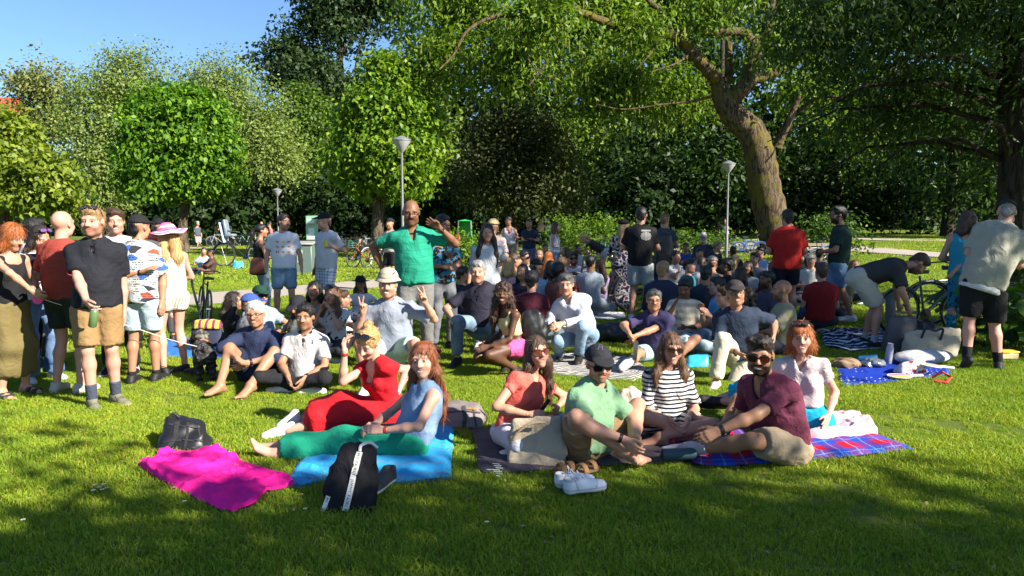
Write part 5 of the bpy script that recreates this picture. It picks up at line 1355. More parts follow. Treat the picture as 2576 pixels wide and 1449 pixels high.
# -- second row, seated and kneeling
person('silver haired man in navy shirt sitting barefoot with folded hands', (648, 962), 1.80, 'm', yaw=-8, skin='tan', legs='up', head=(643, 790, -0.12), hyaw=2, hp=3, hr=6, smile=True,
       hands=((610, 915, -0.45), (602, 905, -0.50)), elb=((700, 880, -0.2), (580, 870, -0.25)), fing=((588, 930, -0.5), (622, 925, -0.52)),
       feet=((630, 968, -0.62), (553, 968, -0.62)), knees=((692, 880, -0.3), (578, 872, -0.3)), toes=((600, 985, -0.78), (520, 975, -0.75)),
       top=T((0.020, 0.030, 0.075), 'shirt', sleeve=1.12, collar=True, neckline='open', loose=0.03, hem=-0.02, wr=0.011), bot=Bm(NVY, leg=0.72, loose=0.035), shoes='bare', hair=('short', 'silver'), glasses=('clear', (0, 0, 0), (0.08, 0.01, 0.01)), watch=[('L', 'watch', BLK)])
fpolo = person('dark haired man in white polo with navy collar sitting cross legged', (770, 972), 1.76, 'm', yaw=-4, skin='olive', legs='cross', head=(768, 797, -0.06), hyaw=-2, hp=2,
       hands=((756, 955, -0.42), (728, 952, -0.42)), elb=((826, 905, -0.1), (704, 905, -0.1)), fing=((748, 985, -0.45), (734, 982, -0.45)),
       top=T((0.55, 0.53, 0.52), sleeve=0.72, collar=True, collarm=PL('cotton', NVY), neckline='v', hem=-0.02), bot=Bm((0.015, 0.015, 0.018), 'trousers', leg=1.9), shoes=SNW, hair=('short', 'black'), hopt=dict(vol=0.004), beard=0.15, watch=[('L', 'watch', BLK)])
person('man in beige bucket hat making two victory signs', (985, 980), 1.78, 'm', yaw=2, skin='fair', legs='kneel', pz=0.40, head=(976, 716, -0.10), hyaw=2, hp=2, smile=True, depth=7.2,
       hands=((1064, 752, -0.22), (917, 775, -0.22)), elb=((1102, 800, -0.05), (905, 840, -0.05)), fing=((1048, 716, -0.24), (913, 738, -0.24)), curl=(('v', [0.1, 1, 0]), ('v', [-0.1, 1, 0])),
       feet=([0.22, 0.30, 0.085], [-0.22, 0.30, 0.085]), knees=([0.35, 0.6, 0.5], [-0.35, 0.6, 0.5]),
       top=T((0.24, 0.27, 0.33), sleeve=0.85, neckline='crew', loose=0.035, hem=-0.02, wr=0.012), bot=Bm((0.42, 0.55, 0.46), leg=0.8, loose=0.03), shoes=SNW, hair=('short', 'lbrown'), hat=('bucket', (0.42, 0.37, 0.28)), glasses=('up', (0.10, 0.05, 0.10)), stache=0.5, beard=0.15)
person('grey haired man in dark navy polo kneeling on one knee', (1212, 914), 1.82, 'm', yaw=-8, skin='fair', build=1.12, legs='kneel', pz=0.43, depth=8.6, head=(1202, 684, -0.06), hyaw=-2, hp=2,
       hands=((1246, 788, -0.25), (1142, 806, -0.38)), elb=((1258, 760, 0.0), (1112, 770, 0.0)), fing=((1244, 810, -0.3), (1132, 830, -0.42)), curl=(0.3, 0.3),
       feet=([0.20, 0.05, 0.085], (1150, 900, -0.30)), knees=([0.42, 0.55, 0.35], (1138, 800, -0.5)), toes=(None, (1130, 915, -0.5)),
       top=T((0.022, 0.020, 0.036), sleeve=0.75, collar=True, neckline='open', loose=0.022, hem=-0.02), bot=Bm(DEN((0.10, 0.16, 0.24), (0.22, 0.31, 0.42)), 'trousers', leg=1.9, loose=0.02), shoes=SBK, hair=('short', 'grey'))
person('woman with long braids in yellow top and pink shorts squatting', (1292, 944), 1.68, 'f', yaw=-52, skin='dark', legs='kneel', pz=0.33, depth=7.9, head=(1266, 738, -0.08), hyaw=-8, hp=0, smile=True,
       hands=((1215, 876, -0.25), (1220, 868, 0.0)), elb=((1310, 850, -0.2), (1260, 840, 0.2)), fing=((1190, 884, -0.3), (1195, 876, -0.05)), curl=(0.15, 0.2),
       feet=([0.10, 0.05, 0.085], [-0.10, 0.02, 0.085]), knees=([0.12, 0.8, 0.35], [-0.12, 0.8, 0.25]),
       top=dict(kind='tank', mat=PL('rib', (0.72, 0.60, 0.30)), hem=0.14, loose=0.008, strap=0.018, tuck=True), bot=Bm((0.72, 0.10, 0.30), leg=0.42, loose=0.012), shoes=dict(c=(0.02, 0.015, 0.012), sole=(0.02, 0.02, 0.02)), hair=('curly', (0.035, 0.014, 0.008)), hopt=dict(len=0.34, vol=0.01), glasses=('clear', (0, 0, 0), (0.25, 0.16, 0.05)), lip=(0.25, 0.06, 0.06))
person('man in white linen shirt kneeling with hands on his knee', (1466, 915), 1.80, 'm', yaw=-18, skin='fair', legs='kneel', pz=0.31, depth=8.6, head=(1424, 715, -0.10), hyaw=-12, hp=6,
       hands=((1402, 815, -0.40), (1398, 812, -0.34)), elb=((1470, 790, -0.2), (1400, 780, 0.0)), fing=((1385, 822, -0.45), (1388, 826, -0.4)),
       feet=((1456, 895, -0.2), [-0.25, 0.05, 0.085]), knees=((1468, 800, -0.5), (1405, 862, -0.3)),
       top=T((0.60, 0.60, 0.65), 'shirt', sleeve=1.85, collar=True, neckline='v', loose=0.032, hem=-0.06, wr=0.012), bot=Bm(DEN((0.16, 0.26, 0.38), (0.32, 0.44, 0.56)), 'trousers', leg=1.9), shoes=SBK, hair=('short', 'dgrey'), watch=[('L', 'watch', (0.35, 0.28, 0.15))])
person('grey haired man in purple tee hugging his raised knee', (1650, 905), 1.76, 'm', yaw=-14, skin='tan', legs='up', head=(1645, 755, -0.12), hyaw=-6, hp=2, build=1.08, belly=0.1,
       hands=((1590, 848, -0.42), (1586, 842, -0.48)), elb=((1678, 830, -0.15), (1575, 815, -0.15)), fing=((1578, 868, -0.45), (1598, 872, -0.5)),
       feet=((1690, 912, -0.35), (1576, 915, -0.75)), knees=((1740, 860, -0.2), (1596, 830, -0.4)), toes=((1640, 925, -0.4), (1552, 935, -0.9)),
       top=T((0.040, 0.032, 0.095), sleeve=0.75, loose=0.022, wr=0.010), bot=Bm((0.34, 0.46, 0.50), leg=0.8, loose=0.03), shoes=None, socks=dict(c=(0.50, 0.50, 0.52), len=0.10, foot=True), hair=('short', 'dgrey'), glasses=('clear', (0, 0, 0), (0.06, 0.01, 0.01)), stache=0.8, beardc='grey')
person('smiling man in dark blue tee and cap kneeling in cream trousers', (1872, 961), 1.80, 'm', yaw=-6, skin='tan', legs='kneel', pz=0.27, depth=7.6, head=(1850, 738, -0.10), hyaw=-4, hp=-4, hr=5, smile=True,
       hands=((1946, 845, -0.25), (1866, 890, -0.40)), elb=((1968, 820, 0.1), (1806, 850, -0.1)), fing=((1946, 880, -0.3), (1884, 908, -0.42)), curl=(0.35, 0.5),
       feet=([0.15, -0.22, 0.085], (1800, 962, -0.35)), knees=((1838, 945, -0.6), (1785, 860, -0.6)), toes=(None, (1778, 985, -0.6)),
       top=T((0.020, 0.032, 0.062), sleeve=0.80, loose=0.028, hem=-0.05, wr=0.010), bot=Bm((0.62, 0.55, 0.43), 'trousers', leg=1.9, loose=0.03), shoes=dict(c=(0.70, 0.68, 0.62), sole=(0.7, 0.68, 0.62), stripe=(0.45, 0.30, 0.12)), hair=('short', 'black'), hat=('cap', (0.035, 0.030, 0.032)), glasses=('clear', (0, 0, 0), (0.08, 0.06, 0.05)), watch=[('R', 'watch', BLK)])

# -- the standing group at the left
person('red haired woman in black top and olive satin skirt holding leash', (36, 998), 1.68, 'f', yaw=72, skin='fair', hyaw=78, hp=22, hands=('belly', (92, 742, -0.12)), elb=(None, (40, 700, -0.3)), fing=(None, (110, 752, -0.12)), curl=(0.5, 0.8),
       top=dict(kind='tank', mat=PL('jersey', BLK), hem=-0.02, loose=0.016), bot=Bm((0.155, 0.12, 0.045), 'skirt', leg=1.62, loose=0.03, waist=0.08, wr=0.010, an=(1.2, 1.2, 0.25)), shoes=dict(sandal=True, c=(0.015, 0.013, 0.012)), hair=('bob', 'ginger'), hopt=dict(vol=0.006), lean=(0, 0.12))
person('black haired person in pale blue shirt behind the two women', (90, 931), 1.72, 'm', yaw=150, depth=8.3, skin='tan', top=T((0.55, 0.63, 0.75), sleeve=0.8), bot=Bm(BLK, 'trousers', leg=1.9), shoes=SBK, hair=('short', 'black'), hopt=dict(vol=0.006), hands=('belly', 'belly'))
person('brunette in white tee and flared jeans looking down', (106, 958), 1.66, 'f', yaw=55, skin='fair', hyaw=70, hp=28, lean=(0, 0.15), hands=('belly', (96, 700, -0.25)), top=T((0.58, 0.57, 0.56), sleeve=0.7, hem=-0.02, loose=0.03), bot=Bm(DEN((0.06, 0.12, 0.26), (0.15, 0.24, 0.42)), 'trousers', leg=1.98, flare=0.05, loose=0.02), shoes=SNW, hair=('wavy', 'dark'), hopt=dict(len=0.26), glasses=('up', (0.12, 0.05, 0.18)))
person('bald man in brick red tee and dark green shorts seen from behind', (174, 988), 1.79, 'm', yaw=172, skin='pink', build=0.98, hands=('belly', 'belly'), top=T((0.28, 0.045, 0.032), sleeve=0.75, loose=0.026, wr=0.010), bot=Bm((0.018, 0.028, 0.022), leg=0.72, loose=0.03), shoes=dict(c=(0.38, 0.36, 0.30), sole=(0.7, 0.68, 0.62)), hair=('bald', 'grey'))
f = person('stout man in black polo and khaki cargo shorts holding a can', (258, 1021), 1.83, 'm', yaw=18, skin='pink', build=1.02, belly=0.05, head=(233, 558, 0.0), hyaw=6, hp=2, feet=((292, 992, 0.10), (232, 1008, -0.06)), toes=((330, 1005, -0.02), (250, 1030, -0.25)),
       hands=((312, 800, 0.15), (226, 786, -0.36)), elb=((330, 700, 0.3), (150, 715, -0.10)), fing=(None, (254, 806, -0.40)), curl=(0.4, 0.75), top=T((0.012, 0.013, 0.019), sleeve=0.78, collar=True, neckline='v', loose=0.026, hem=-0.09, wr=0.010), bot=Bm((0.29, 0.175, 0.075), leg=0.92, loose=0.038, wr=0.010),
       shoes=dict(c=(0.15, 0.145, 0.10), sole=(0.42, 0.27, 0.15), stripe=(0.03, 0.03, 0.03)), socks=dict(c=(0.055, 0.065, 0.10), len=0.13), hair=('short', 'dblond'), beard=0.55, stache=0.5, beardc='lbrown', glasses=('up', (0.02, 0.02, 0.02)))
person('smiling man in white tee standing behind the cap wearer', (308, 940), 1.82, 'm', yaw=14, skin='fair', hyaw=30, hp=4, hands=('belly', 'belly'), top=T(WHT, sleeve=0.75), bot=Bm(BLK, 'trousers', leg=1.95), shoes=dict(c=BLK, sole=(0.7, 0.7, 0.68), stripe=(0.7, 0.7, 0.7)), hair=('curlyshort', 'brown'), smile=True)
person('man in colourful collage print shirt and black cap seen from behind', (362, 964), 1.75, 'm', yaw=176, skin='tan', hyaw=165, hands=((372, 682, -0.14), (408, 770, 0.0)), elb=((296, 690, -0.12), (412, 690, 0.1)), fing=((395, 665, -0.15), None), feet=((332, 950, 0.0), (394, 946, 0.08)),
       top=dict(kind='tee', mat=cloth('collage print', 'patch', (0.50, 0.55, 0.60), per=0.085), sleeve=0.85, collar=True, neckline='crew', loose=0.034, hem=-0.09, wr=0.010), bot=Bm(DEN((0.38, 0.50, 0.58), (0.52, 0.63, 0.70)), leg=0.88, loose=0.035), shoes=SBK, socks=dict(c=BLK, len=0.05), hair=('short', 'black'), hat=('cap', (0.012, 0.012, 0.013)), watch=[('L', 'watch', BLK)])
RMP = cloth('romper stripe', 'vstripe', (0.66, 0.60, 0.52), (0.16, 0.12, 0.09), per=0.036, frac=0.16)
PHT = cloth('pink striped hat', 'hstripe', (0.80, 0.62, 0.64), (0.85, 0.16, 0.36), per=0.06, frac=0.62)
person('blonde woman in striped romper and pink sun hat', (440, 941), 1.66, 'f', yaw=-128, skin='pink', hyaw=-110, hp=14, hands=('belly', 'belly'), top=dict(kind='tank', mat=RMP, loose=0.02, hem=-0.02, strap=0.014), bot=dict(kind='shorts', mat=RMP, leg=0.42, loose=0.035, waist=0.10), shoes=SBK, hair=('long', 'blond'), hopt=dict(len=0.30), hat=('sunhat', (0.8, 0.2, 0.4), PHT))
person('dark haired person in black tee behind the collage shirt', (366, 890), 1.66, 'm', yaw=20, depth=9.5, skin='brown', top=T(BLK), bot=Bm(BLK, 'trousers', leg=1.9), shoes=SBK, hair=('short', 'black'))
person('person in dark cap and grey tee behind the pink hat', (404, 880), 1.72, 'm', yaw=-150, depth=10.0, skin='tan', top=T((0.10, 0.10, 0.11)), bot=Bm((0.05, 0.05, 0.06), 'trousers', leg=1.9), shoes=SBK, hair=('short', 'black'), hat=('cap', (0.014, 0.014, 0.018)))

# -- standing in the middle
person('dark ponytailed woman with brown shoulder bag and pale jeans', (660, 790), 1.64, 'f', yaw=125, skin='tan', hyaw=110, hands=('belly', 'belly'), top=dict(kind='tank', mat=PL('jersey', BLK), hem=0.02, loose=0.012), bot=Bm(DEN((0.20, 0.31, 0.40), (0.32, 0.44, 0.52)), 'trousers', leg=1.98, flare=0.05, loose=0.03), shoes=SNW, hair=('ponytail', 'black'), hopt=dict(len=0.26))
FOOD = None
def food_mat():
    t = NT('food print'); rc = t.attr('rc'); x, y, z = t.sep(rc)
    ux = t.math('MULTIPLY', t.math('ADD', x, 0.135), 1 / 0.09); uz = t.math('MULTIPLY', t.math('SUBTRACT', z, 0.17), 1 / 0.08)
    fx = t.math('ABSOLUTE', t.math('SUBTRACT', t.math('FRACT', ux), 0.5)); fz = t.math('ABSOLUTE', t.math('SUBTRACT', t.math('FRACT', uz), 0.5))
    m = t.math('MULTIPLY', t.math('LESS_THAN', fx, 0.27), t.math('LESS_THAN', fz, 0.19))
    for a, lo_, hi_ in ((ux, 0, 3), (uz, 0, 3)): m = t.math('MULTIPLY', m, t.math('MULTIPLY', t.math('GREATER_THAN', a, lo_), t.math('LESS_THAN', a, hi_)))
    m = t.math('MULTIPLY', m, t.math('GREATER_THAN', y, 0.0))
    w = t.n.new('ShaderNodeTexWhiteNoise'); cb = t.n.new('ShaderNodeCombineXYZ'); t.l.new(t.math('FLOOR', ux), cb.inputs[0]); t.l.new(t.math('FLOOR', uz), cb.inputs[1]); t.l.new(cb.outputs[0], w.inputs['Vector'])
    pc = t.ramp(w.outputs['Value'], [(0, (0.60, 0.40, 0.05)), (0.4, (0.35, 0.12, 0.04)), (0.7, (0.5, 0.06, 0.04)), (1, (0.25, 0.12, 0.05))])
    pc = t.mix(t.math('GREATER_THAN', t.noise(70, 1, rc), 0.56), pc, (0.72, 0.6, 0.3))
    t.base(t.mix(m, WHT, pc)); t.set(0.85); t.bump(t.noise(14, 3, rc), 0.5, 0.012); return t.m
person('man in white tee printed with rows of small dishes', (718, 813), 1.81, 'm', yaw=16, skin='fair', hyaw=52, hands=('down', 'down'), top=dict(kind='tee', mat=food_mat(), sleeve=0.7, loose=0.026, hem=-0.08), bot=Bm(DEN((0.10, 0.19, 0.28), (0.20, 0.31, 0.42)), leg=0.9, loose=0.03), shoes=SNW, hair=('short', 'dark'), stache=0.4, beard=0.3)
person('man in white tee and navy cap with a yellow can', (826, 811), 1.82, 'm', yaw=-38, skin='fair', hyaw=-72, hands=((822, 618, -0.20), 'down'), elb=((872, 650, 0.0), None), curl=(0.8, 0.4), top=T(WHT, sleeve=0.75, loose=0.03, hem=-0.10), bot=dict(kind='shorts', mat=cloth('plaid cotton', 'check', (0.62, 0.66, 0.72), (0.13, 0.19, 0.34), per=0.05, frac=0.32), leg=0.95, loose=0.03), shoes=SNW, hair=('short', 'dgrey'), hat=('cap', (0.010, 0.012, 0.022)), belly=0.08)
person('tall bald man in emerald polo waving with glasses', (1044, 938), 1.92, 'm', yaw=12, skin='brown', build=1.04, depth=8.1, head=(1034, 535, -0.05), hyaw=8, hp=10, hands=((1098, 566, -0.16), (968, 690, 0.05)), elb=((1152, 610, 0.0), (930, 620, 0.1)), fing=((1066, 548, -0.20), (990, 705, -0.05)), curl=(('open', [-0.2, 0.8, -0.4]), 0.5),
       top=dict(kind='polo', mat=cloth('striped polo', 'hstripe', (0.012, 0.255, 0.160), (0.010, 0.19, 0.118), per=0.075, frac=0.08), sleeve=0.72, collar=True, neckline='v', loose=0.024, hem=-0.06, wr=0.008), bot=Bm((0.17, 0.165, 0.16), 'trousers', leg=1.95), shoes=SBK, hair=('bald', 'black'), glasses=('clear', (0, 0, 0)), stache=0.6, beard=0.2, watch=[('L', 'watch', BLK)], belly=0.08)
person('man in blue tropical print shirt holding a camera', (1110, 883), 1.78, 'm', yaw=38, skin='olive', hyaw=45, hp=8, depth=9.4, hands=('belly', 'belly'), top=dict(kind='tee', mat=cloth('tropical print', 'leafprint', (0.006, 0.012, 0.022), (0.04, 0.26, 0.42), (0.35, 0.16, 0.05), per=0.10, frac=0.5), sleeve=0.8, collar=True, loose=0.03, hem=-0.08), bot=Bm((0.16, 0.165, 0.18), 'trousers', leg=1.95), shoes=SBK, hair=('short', 'black'), glasses=('clear', (0, 0, 0)))
person('young woman with long dark hair in white tee standing', (1226, 880), 1.66, 'f', yaw=4, skin='fair', depth=9.5, hands=('back', 'down'), top=T((0.55, 0.57, 0.60), sleeve=0.8, loose=0.032, hem=-0.06), bot=Bm(JL, 'trousers', leg=1.95), shoes=SNW, hair=('wavy', 'dark'), hopt=dict(len=0.34, front=0.6))
person('person in beige knitted hat and patterned shirt behind dark haired woman', (1240, 802), 1.72, 'm', yaw=160, skin='tan', depth=12.5, top=dict(kind='tee', mat=cloth('muted print', 'leafprint', (0.40, 0.33, 0.28), (0.20, 0.20, 0.26), (0.5, 0.25, 0.22), per=0.09), sleeve=0.8, loose=0.03), bot=Bm((0.3, 0.2, 0.18), 'trousers', leg=1.9), shoes=SBK, hair=('short', 'brown'), hat=('baker', (0.42, 0.33, 0.18)))
person('young man in white vest holding a cup', (1281, 699), 1.83, 'm', yaw=-8, skin='tan', depth=21.6, hyaw=-35, hands=('chest', 'chest'), top=dict(kind='tank', mat=PL('cotton', WHT), strap=0.045, loose=0.016, hem=0.0), bot=Bm((0.16, 0.15, 0.12), 'trousers', leg=1.95, loose=0.03), shoes=SNW, hair=('short', 'dark'))
person('young man in navy tee with arms crossed and mirrored glasses', (1331, 703), 1.76, 'm', yaw=-14, skin='tan', depth=20, hands=('chest', 'cross'), top=T((0.018, 0.026, 0.055)), bot=Bm((0.10, 0.11, 0.20), 'trousers', leg=1.95), shoes=SNW, hair=('short', 'dark'), glasses=('sun', (0.05, 0.2, 0.35)))
person('woman with very long brown hair in white sleeveless top', (1396, 727), 1.68, 'f', yaw=66, skin='fair', depth=18, hands=('belly', 'belly'), top=dict(kind='tank', mat=PL('cotton', (0.72, 0.70, 0.74)), loose=0.014, hem=0.0), bot=Bm(JM, 'shorts', leg=0.4), shoes=SNW, hair=('long', 'brown'), hopt=dict(len=0.42), glasses=SUNG)
person('blond woman in dark tee bending over towards the crowd', (1518, 718), 1.68, 'f', yaw=-84, skin='fair', depth=19, legs='stand', head=(1468, 600, 0.0), hyaw=-90, hp=35, hands=((1432, 634, 0.0), (1500, 655, -0.1)), top=T((0.045, 0.040, 0.040), sleeve=0.7), bot=Bm((0.46, 0.47, 0.48), leg=0.4), shoes=SNW, hair=('ponytail', 'blond'), hopt=dict(len=0.08), slouch=0.0)
DRS = cloth('ring print viscose', 'rings', (0.55, 0.50, 0.50), (0.020, 0.012, 0.045), (0.26, 0.010, 0.018), per=0.075)
person('woman in long red and white patterned dress and black beret', (1566, 784), 1.72, 'f', yaw=168, skin='fair', depth=13.4, hyaw=150, hands=('belly', 'belly'), top=dict(kind='tee', mat=DRS, sleeve=1.0, loose=0.03, tuck=True, hem=0.05, name='dress_top'), bot=dict(kind='skirt', mat=DRS, leg=1.9, loose=0.05, waist=0.12, flare=0.03, name='dress_skirt', an=(1.2, 1.2, 0.25)), shoes=SBK, hair=('long', 'dblond'), hopt=dict(len=0.36), hat=('beret', (0.012, 0.010, 0.012)))
f33 = person('tall man in black tee with grey back print and pale shorts', (1610, 808), 1.93, 'm', yaw=164, skin='fair', depth=12.2, hands=('belly', 'belly'), top=T((0.008, 0.008, 0.010), sleeve=0.75, loose=0.03, hem=-0.08), bot=Bm((0.34, 0.38, 0.38), leg=0.9, loose=0.035), shoes=SNW, hair=('short', 'black'))
f34 = person('man in navy tee carrying a black backpack', (1668, 762), 1.84, 'm', yaw=172, skin='fair', depth=15, hyaw=150, hp=14, hands=('belly', 'belly'), top=T((0.045, 0.055, 0.085)), bot=Bm((0.022, 0.032, 0.065), 'trousers', leg=1.95), shoes=SBK, hair=('short', 'lbrown'))
f36 = person('man in bright red tee and black shorts seen from behind', (1978, 820), 1.88, 'm', yaw=176, skin='fair', depth=11.6, build=1.1, hands=('belly', 'belly'), top=T((0.46, 0.018, 0.014), sleeve=0.75, loose=0.03, hem=-0.08), bot=Bm((0.010, 0.012, 0.022), leg=0.72, loose=0.03), shoes=SBK, hair=('short', 'black'))
person('bearded man in dark green tee and denim shorts', (2108, 822), 1.93, 'm', yaw=-118, skin='tan', depth=11.6, hyaw=-95, hands=('belly', 'belly'), feet=((2146, 812, 0.1), (2084, 812, -0.1)), top=T((0.016, 0.040, 0.032), sleeve=0.75, loose=0.03), bot=Bm(DEN((0.09, 0.18, 0.32), (0.20, 0.32, 0.48)), leg=0.85, loose=0.03), shoes=SNW, hair=('curlyshort', 'black'), hopt=dict(vol=0.008), glasses=SUNG, beard=0.9, stache=0.9)
fbend = person('man in charcoal tee bending over the grey backpack', (2166, 872), 1.84, 'm', yaw=78, skin='fair', depth=9.7, legs='stand', pz=0.88, head=(2312, 662, -0.25), hyaw=80, hp=62, hands=((2262, 775, 0.15), (2290, 785, -0.35)), elb=((2240, 730, 0.3), (2262, 720, -0.5)), fing=(None, (2290, 800, -0.35)),
       feet=([0.13, 0.10, 0.085], [-0.16, 0.14, 0.085]), top=T((0.045, 0.047, 0.046), sleeve=0.8, loose=0.03, hem=-0.04, wr=0.010), bot=Bm((0.55, 0.51, 0.43), leg=0.92, loose=0.045, wr=0.011), shoes=SBK, socks=dict(c=(0.40, 0.42, 0.48), len=0.08), hair=('crop', 'brown'), buzz=0.6, beard=0.75, stache=0.7, slouch=0.02)
person('person with long wavy hair in turquoise tank and scale print leggings', (2425, 866), 1.84, 'm', yaw=152, skin='pale', depth=10.0, hyaw=110, hands=('belly', (2384, 700, -0.05)), top=dict(kind='tank', mat=PL('lycra', (0.03, 0.32, 0.46)), strap=0.04, loose=0.014, hem=-0.03), bot=dict(kind='trousers', mat=cloth('scale print', 'spots', (0.03, 0.30, 0.42), (0.02, 0.075, 0.13), per=0.05, frac=0.38), leg=1.95, loose=0.016), shoes=SBK, hair=('curly', 'brown'), hopt=dict(len=0.14), glasses=SUNG, buzz=0)
person('man in pale grey shirt and black shorts seen from behind', (2476, 932), 1.88, 'm', yaw=166, skin='pink', build=1.16, depth=8.2, head=(2532, 535, 0.1), hyaw=150, hp=26, hands=('belly', 'belly'), feet=((2430, 915, -0.05), (2512, 918, -0.05)), toes=((2410, 928, 0.1), (2520, 930, 0.2)),
       top=T((0.36, 0.35, 0.29), 'tee', sleeve=0.88, collar=True, loose=0.045, hem=-0.08, wr=0.012, under=True), bot=Bm((0.010, 0.010, 0.012), leg=0.95, loose=0.045, wr=0.010), shoes=SBK, socks=dict(c=BLK, len=0.13), hair=('short', 'grey'), hat=('cap', (0.030, 0.030, 0.030)))

# -- the seated crowd
CG = 'people sitting on the lawn in the crowd'
def crowd(label, x, y, Z, yaw=0, sex='m', skin='tan', top=(0.3, 0.3, 0.3), hair=('short', 'dark'), bot=(0.03, 0.035, 0.05), hands=('lap', 'lap'), legs='cross', H=None, tk='tee', **k):
    H = H or (1.75 if sex == 'm' else 1.66); s = H / 1.75; hz = at(x, y, Z)[2]; pz = max(0.105, hz / s - 0.64)
    hpz = pz - 0.105
    if hpz > 0.02 and isinstance(hands[0], str):
        pr = dict(lap=([0.06, 0.28, 0.26], [0.45, 0.0, 0.35]), knee=([0.16, 0.42, 0.38], [0.4, 0, 0.35]), shin=([0.03, 0.45, 0.34], [.45, .2, .4]), mouth=([0.04, 0.18, 0.62], [0.35, 0.1, 0.3]), hold=([0.04, 0.30, 0.42], [0.40, 0.0, 0.3]), ground=([0.3, -0.2, 0.1], [.5, -.4, .4]))
        hands = tuple([pr[h][0][0] * sg, pr[h][0][1], pr[h][0][2] + hpz] if isinstance(h, str) else h for h, sg in zip(hands, (1, -1)))
    t = top if isinstance(top, dict) else T(top, tk)
    return person(label, (x, 0), H, sex, yaw=yaw, skin=skin, depth=Z, legs=legs, pz=pz, head=(x, y, 0.0), hands=hands, top=t, bot=Bm(bot, 'trousers', leg=1.9) if not isinstance(bot, dict) else bot, hair=hair, shoes=k.pop('shoes', SNW), group=CG, **k)
crowd('girl with wavy dark hair in black tee turned away', 590, 757, 9.0, 110, 'f', 'fair', BLK, ('wavy', 'dark'), hopt=dict(len=0.16))
crowd('man in dark green cap and sunglasses', 655, 743, 9.5, 42, 'm', 'fair', (0.30, 0.40, 0.52), ('short', 'brown'), hat=('cap', (0.010, 0.045, 0.030)), glasses=SUNG)
crowd('person in royal blue cap and dark dotted shirt', 632, 766, 8.75, 120, 'm', 'fair', dict(kind='tee', mat=cloth('dotted shirt', 'spots', (0.20, 0.20, 0.24), (0.035, 0.035, 0.045), per=0.03, frac=0.3), sleeve=0.9), ('short', 'brown'), hat=('cap', (0.04, 0.08, 0.30)))
crowd('woman in dark cap and sage tee looking down', 750, 770, 8.8, -28, 'f', 'tan', (0.20, 0.25, 0.22), ('wavy', 'dark'), hopt=dict(len=0.25, front=1.0), hat=('cap', (0.018, 0.018, 0.026)), hp=25)
crowd('dark haired woman in cream ribbed tank top', 791, 730, 9.0, -38, 'f', 'tan', dict(kind='tank', mat=cloth('rib knit', 'hstripe', (0.30, 0.27, 0.22), (0.62, 0.56, 0.45), per=0.025, frac=0.25), hem=0.0, strap=0.03), ('wavy', 'black'), hyaw=-6, hopt=dict(len=0.22))
crowd('woman in black and white floral dress covering her face', 836, 742, 8.9, -16, 'f', 'fair', dict(kind='tee', mat=cloth('floral', 'leafprint', (0.62, 0.61, 0.60), (0.015, 0.015, 0.02), per=0.09, frac=0.42), sleeve=0.6), ('wavy', 'lbrown'), hands=('mouth', 'mouth'), glasses=('up', BLK), hopt=dict(len=0.2, front=0.8))
crowd('person in white tee behind the floral dress', 862, 752, 9.8, 100, 'm', 'fair', (0.66, 0.68, 0.72), ('short', 'brown'))
crowd('girl with black wide brimmed hat and ruffled white top', 907, 714, 12.4, 20, 'f', 'tan', (0.62, 0.64, 0.64), ('wavy', 'brown'), hat=('fedora', (0.012, 0.012, 0.014)), hopt=dict(len=0.26), bot=dict(kind='trousers', mat=cloth('floral', 'leafprint', (0.62, 0.61, 0.60), (0.015, 0.015, 0.02), per=0.09, frac=0.42), leg=1.9))
crowd('man in maroon tee with dark curls seen from behind', 1338, 706, 9.6, 168, 'm', 'fair', (0.075, 0.010, 0.024), ('curlyshort', 'black'), bot=(0.30, 0.38, 0.42), hopt=dict(vol=0.012))
crowd('blond wavy haired woman in pink top from behind', 1279, 668, 11.6, 175, 'f', 'fair', (0.62, 0.36, 0.42), ('wavy', 'blond'), hopt=dict(len=0.12, vol=0.01))
crowd('man in navy baseball cap near the blond waves', 1267, 644, 13.0, 190, 'm', 'fair', (0.05, 0.03, 0.035), ('short', 'dark'), hat=('cap', (0.02, 0.03, 0.10)))
crowd('dark haired woman in navy hooded top', 1314, 684, 10.6, -30, 'f', 'olive', (0.016, 0.016, 0.032), ('long', 'black'), hopt=dict(len=0.2))
crowd('man in black cap and light blue shirt', 1349, 673, 11.2, 150, 'm', 'tan', (0.26, 0.40, 0.56), ('short', 'black'), hat=('cap', (0.014, 0.014, 0.016)))
crowd('man with swept dark hair and sunglasses facing sideways', 1319, 648, 13.6, 60, 'm', 'tan', (0.60, 0.58, 0.58), ('short', 'black'), glasses=SUNG)
crowd('bald man in dark sunglasses among the crowd', 1356, 643, 15.2, -10, 'm', 'tan', (0.10, 0.09, 0.09), ('bald', 'dark'), glasses=SUNG)
crowd('woman with bright orange long hair', 1381, 648, 14.0, 150, 'f', 'fair', (0.35, 0.12, 0.05), ('long', 'orange'), hopt=dict(len=0.26), hands=('lap', (1430, 668, -0.1)))
crowd('woman in black and white print top from behind', 1384, 673, 11.6, 200, 'f', 'tan', dict(kind='tee', mat=cloth('mono print', 'leafprint', (0.5, 0.46, 0.40), (0.02, 0.02, 0.02), per=0.04, frac=0.5)), ('wavy', 'dark'), hopt=dict(len=0.10))
crowd('person with brown curls between two dark heads', 1413, 667, 12.2, 170, 'm', 'fair', (0.32, 0.04, 0.05), ('curlyshort', 'lbrown'), hopt=dict(vol=0.012))
crowd('person with short black curls and blue trousers', 1405, 682, 11.0, 140, 'm', 'dark', (0.22, 0.07, 0.05), ('curlyshort', 'black'), bot=(0.10, 0.20, 0.36), hopt=dict(vol=0.012))
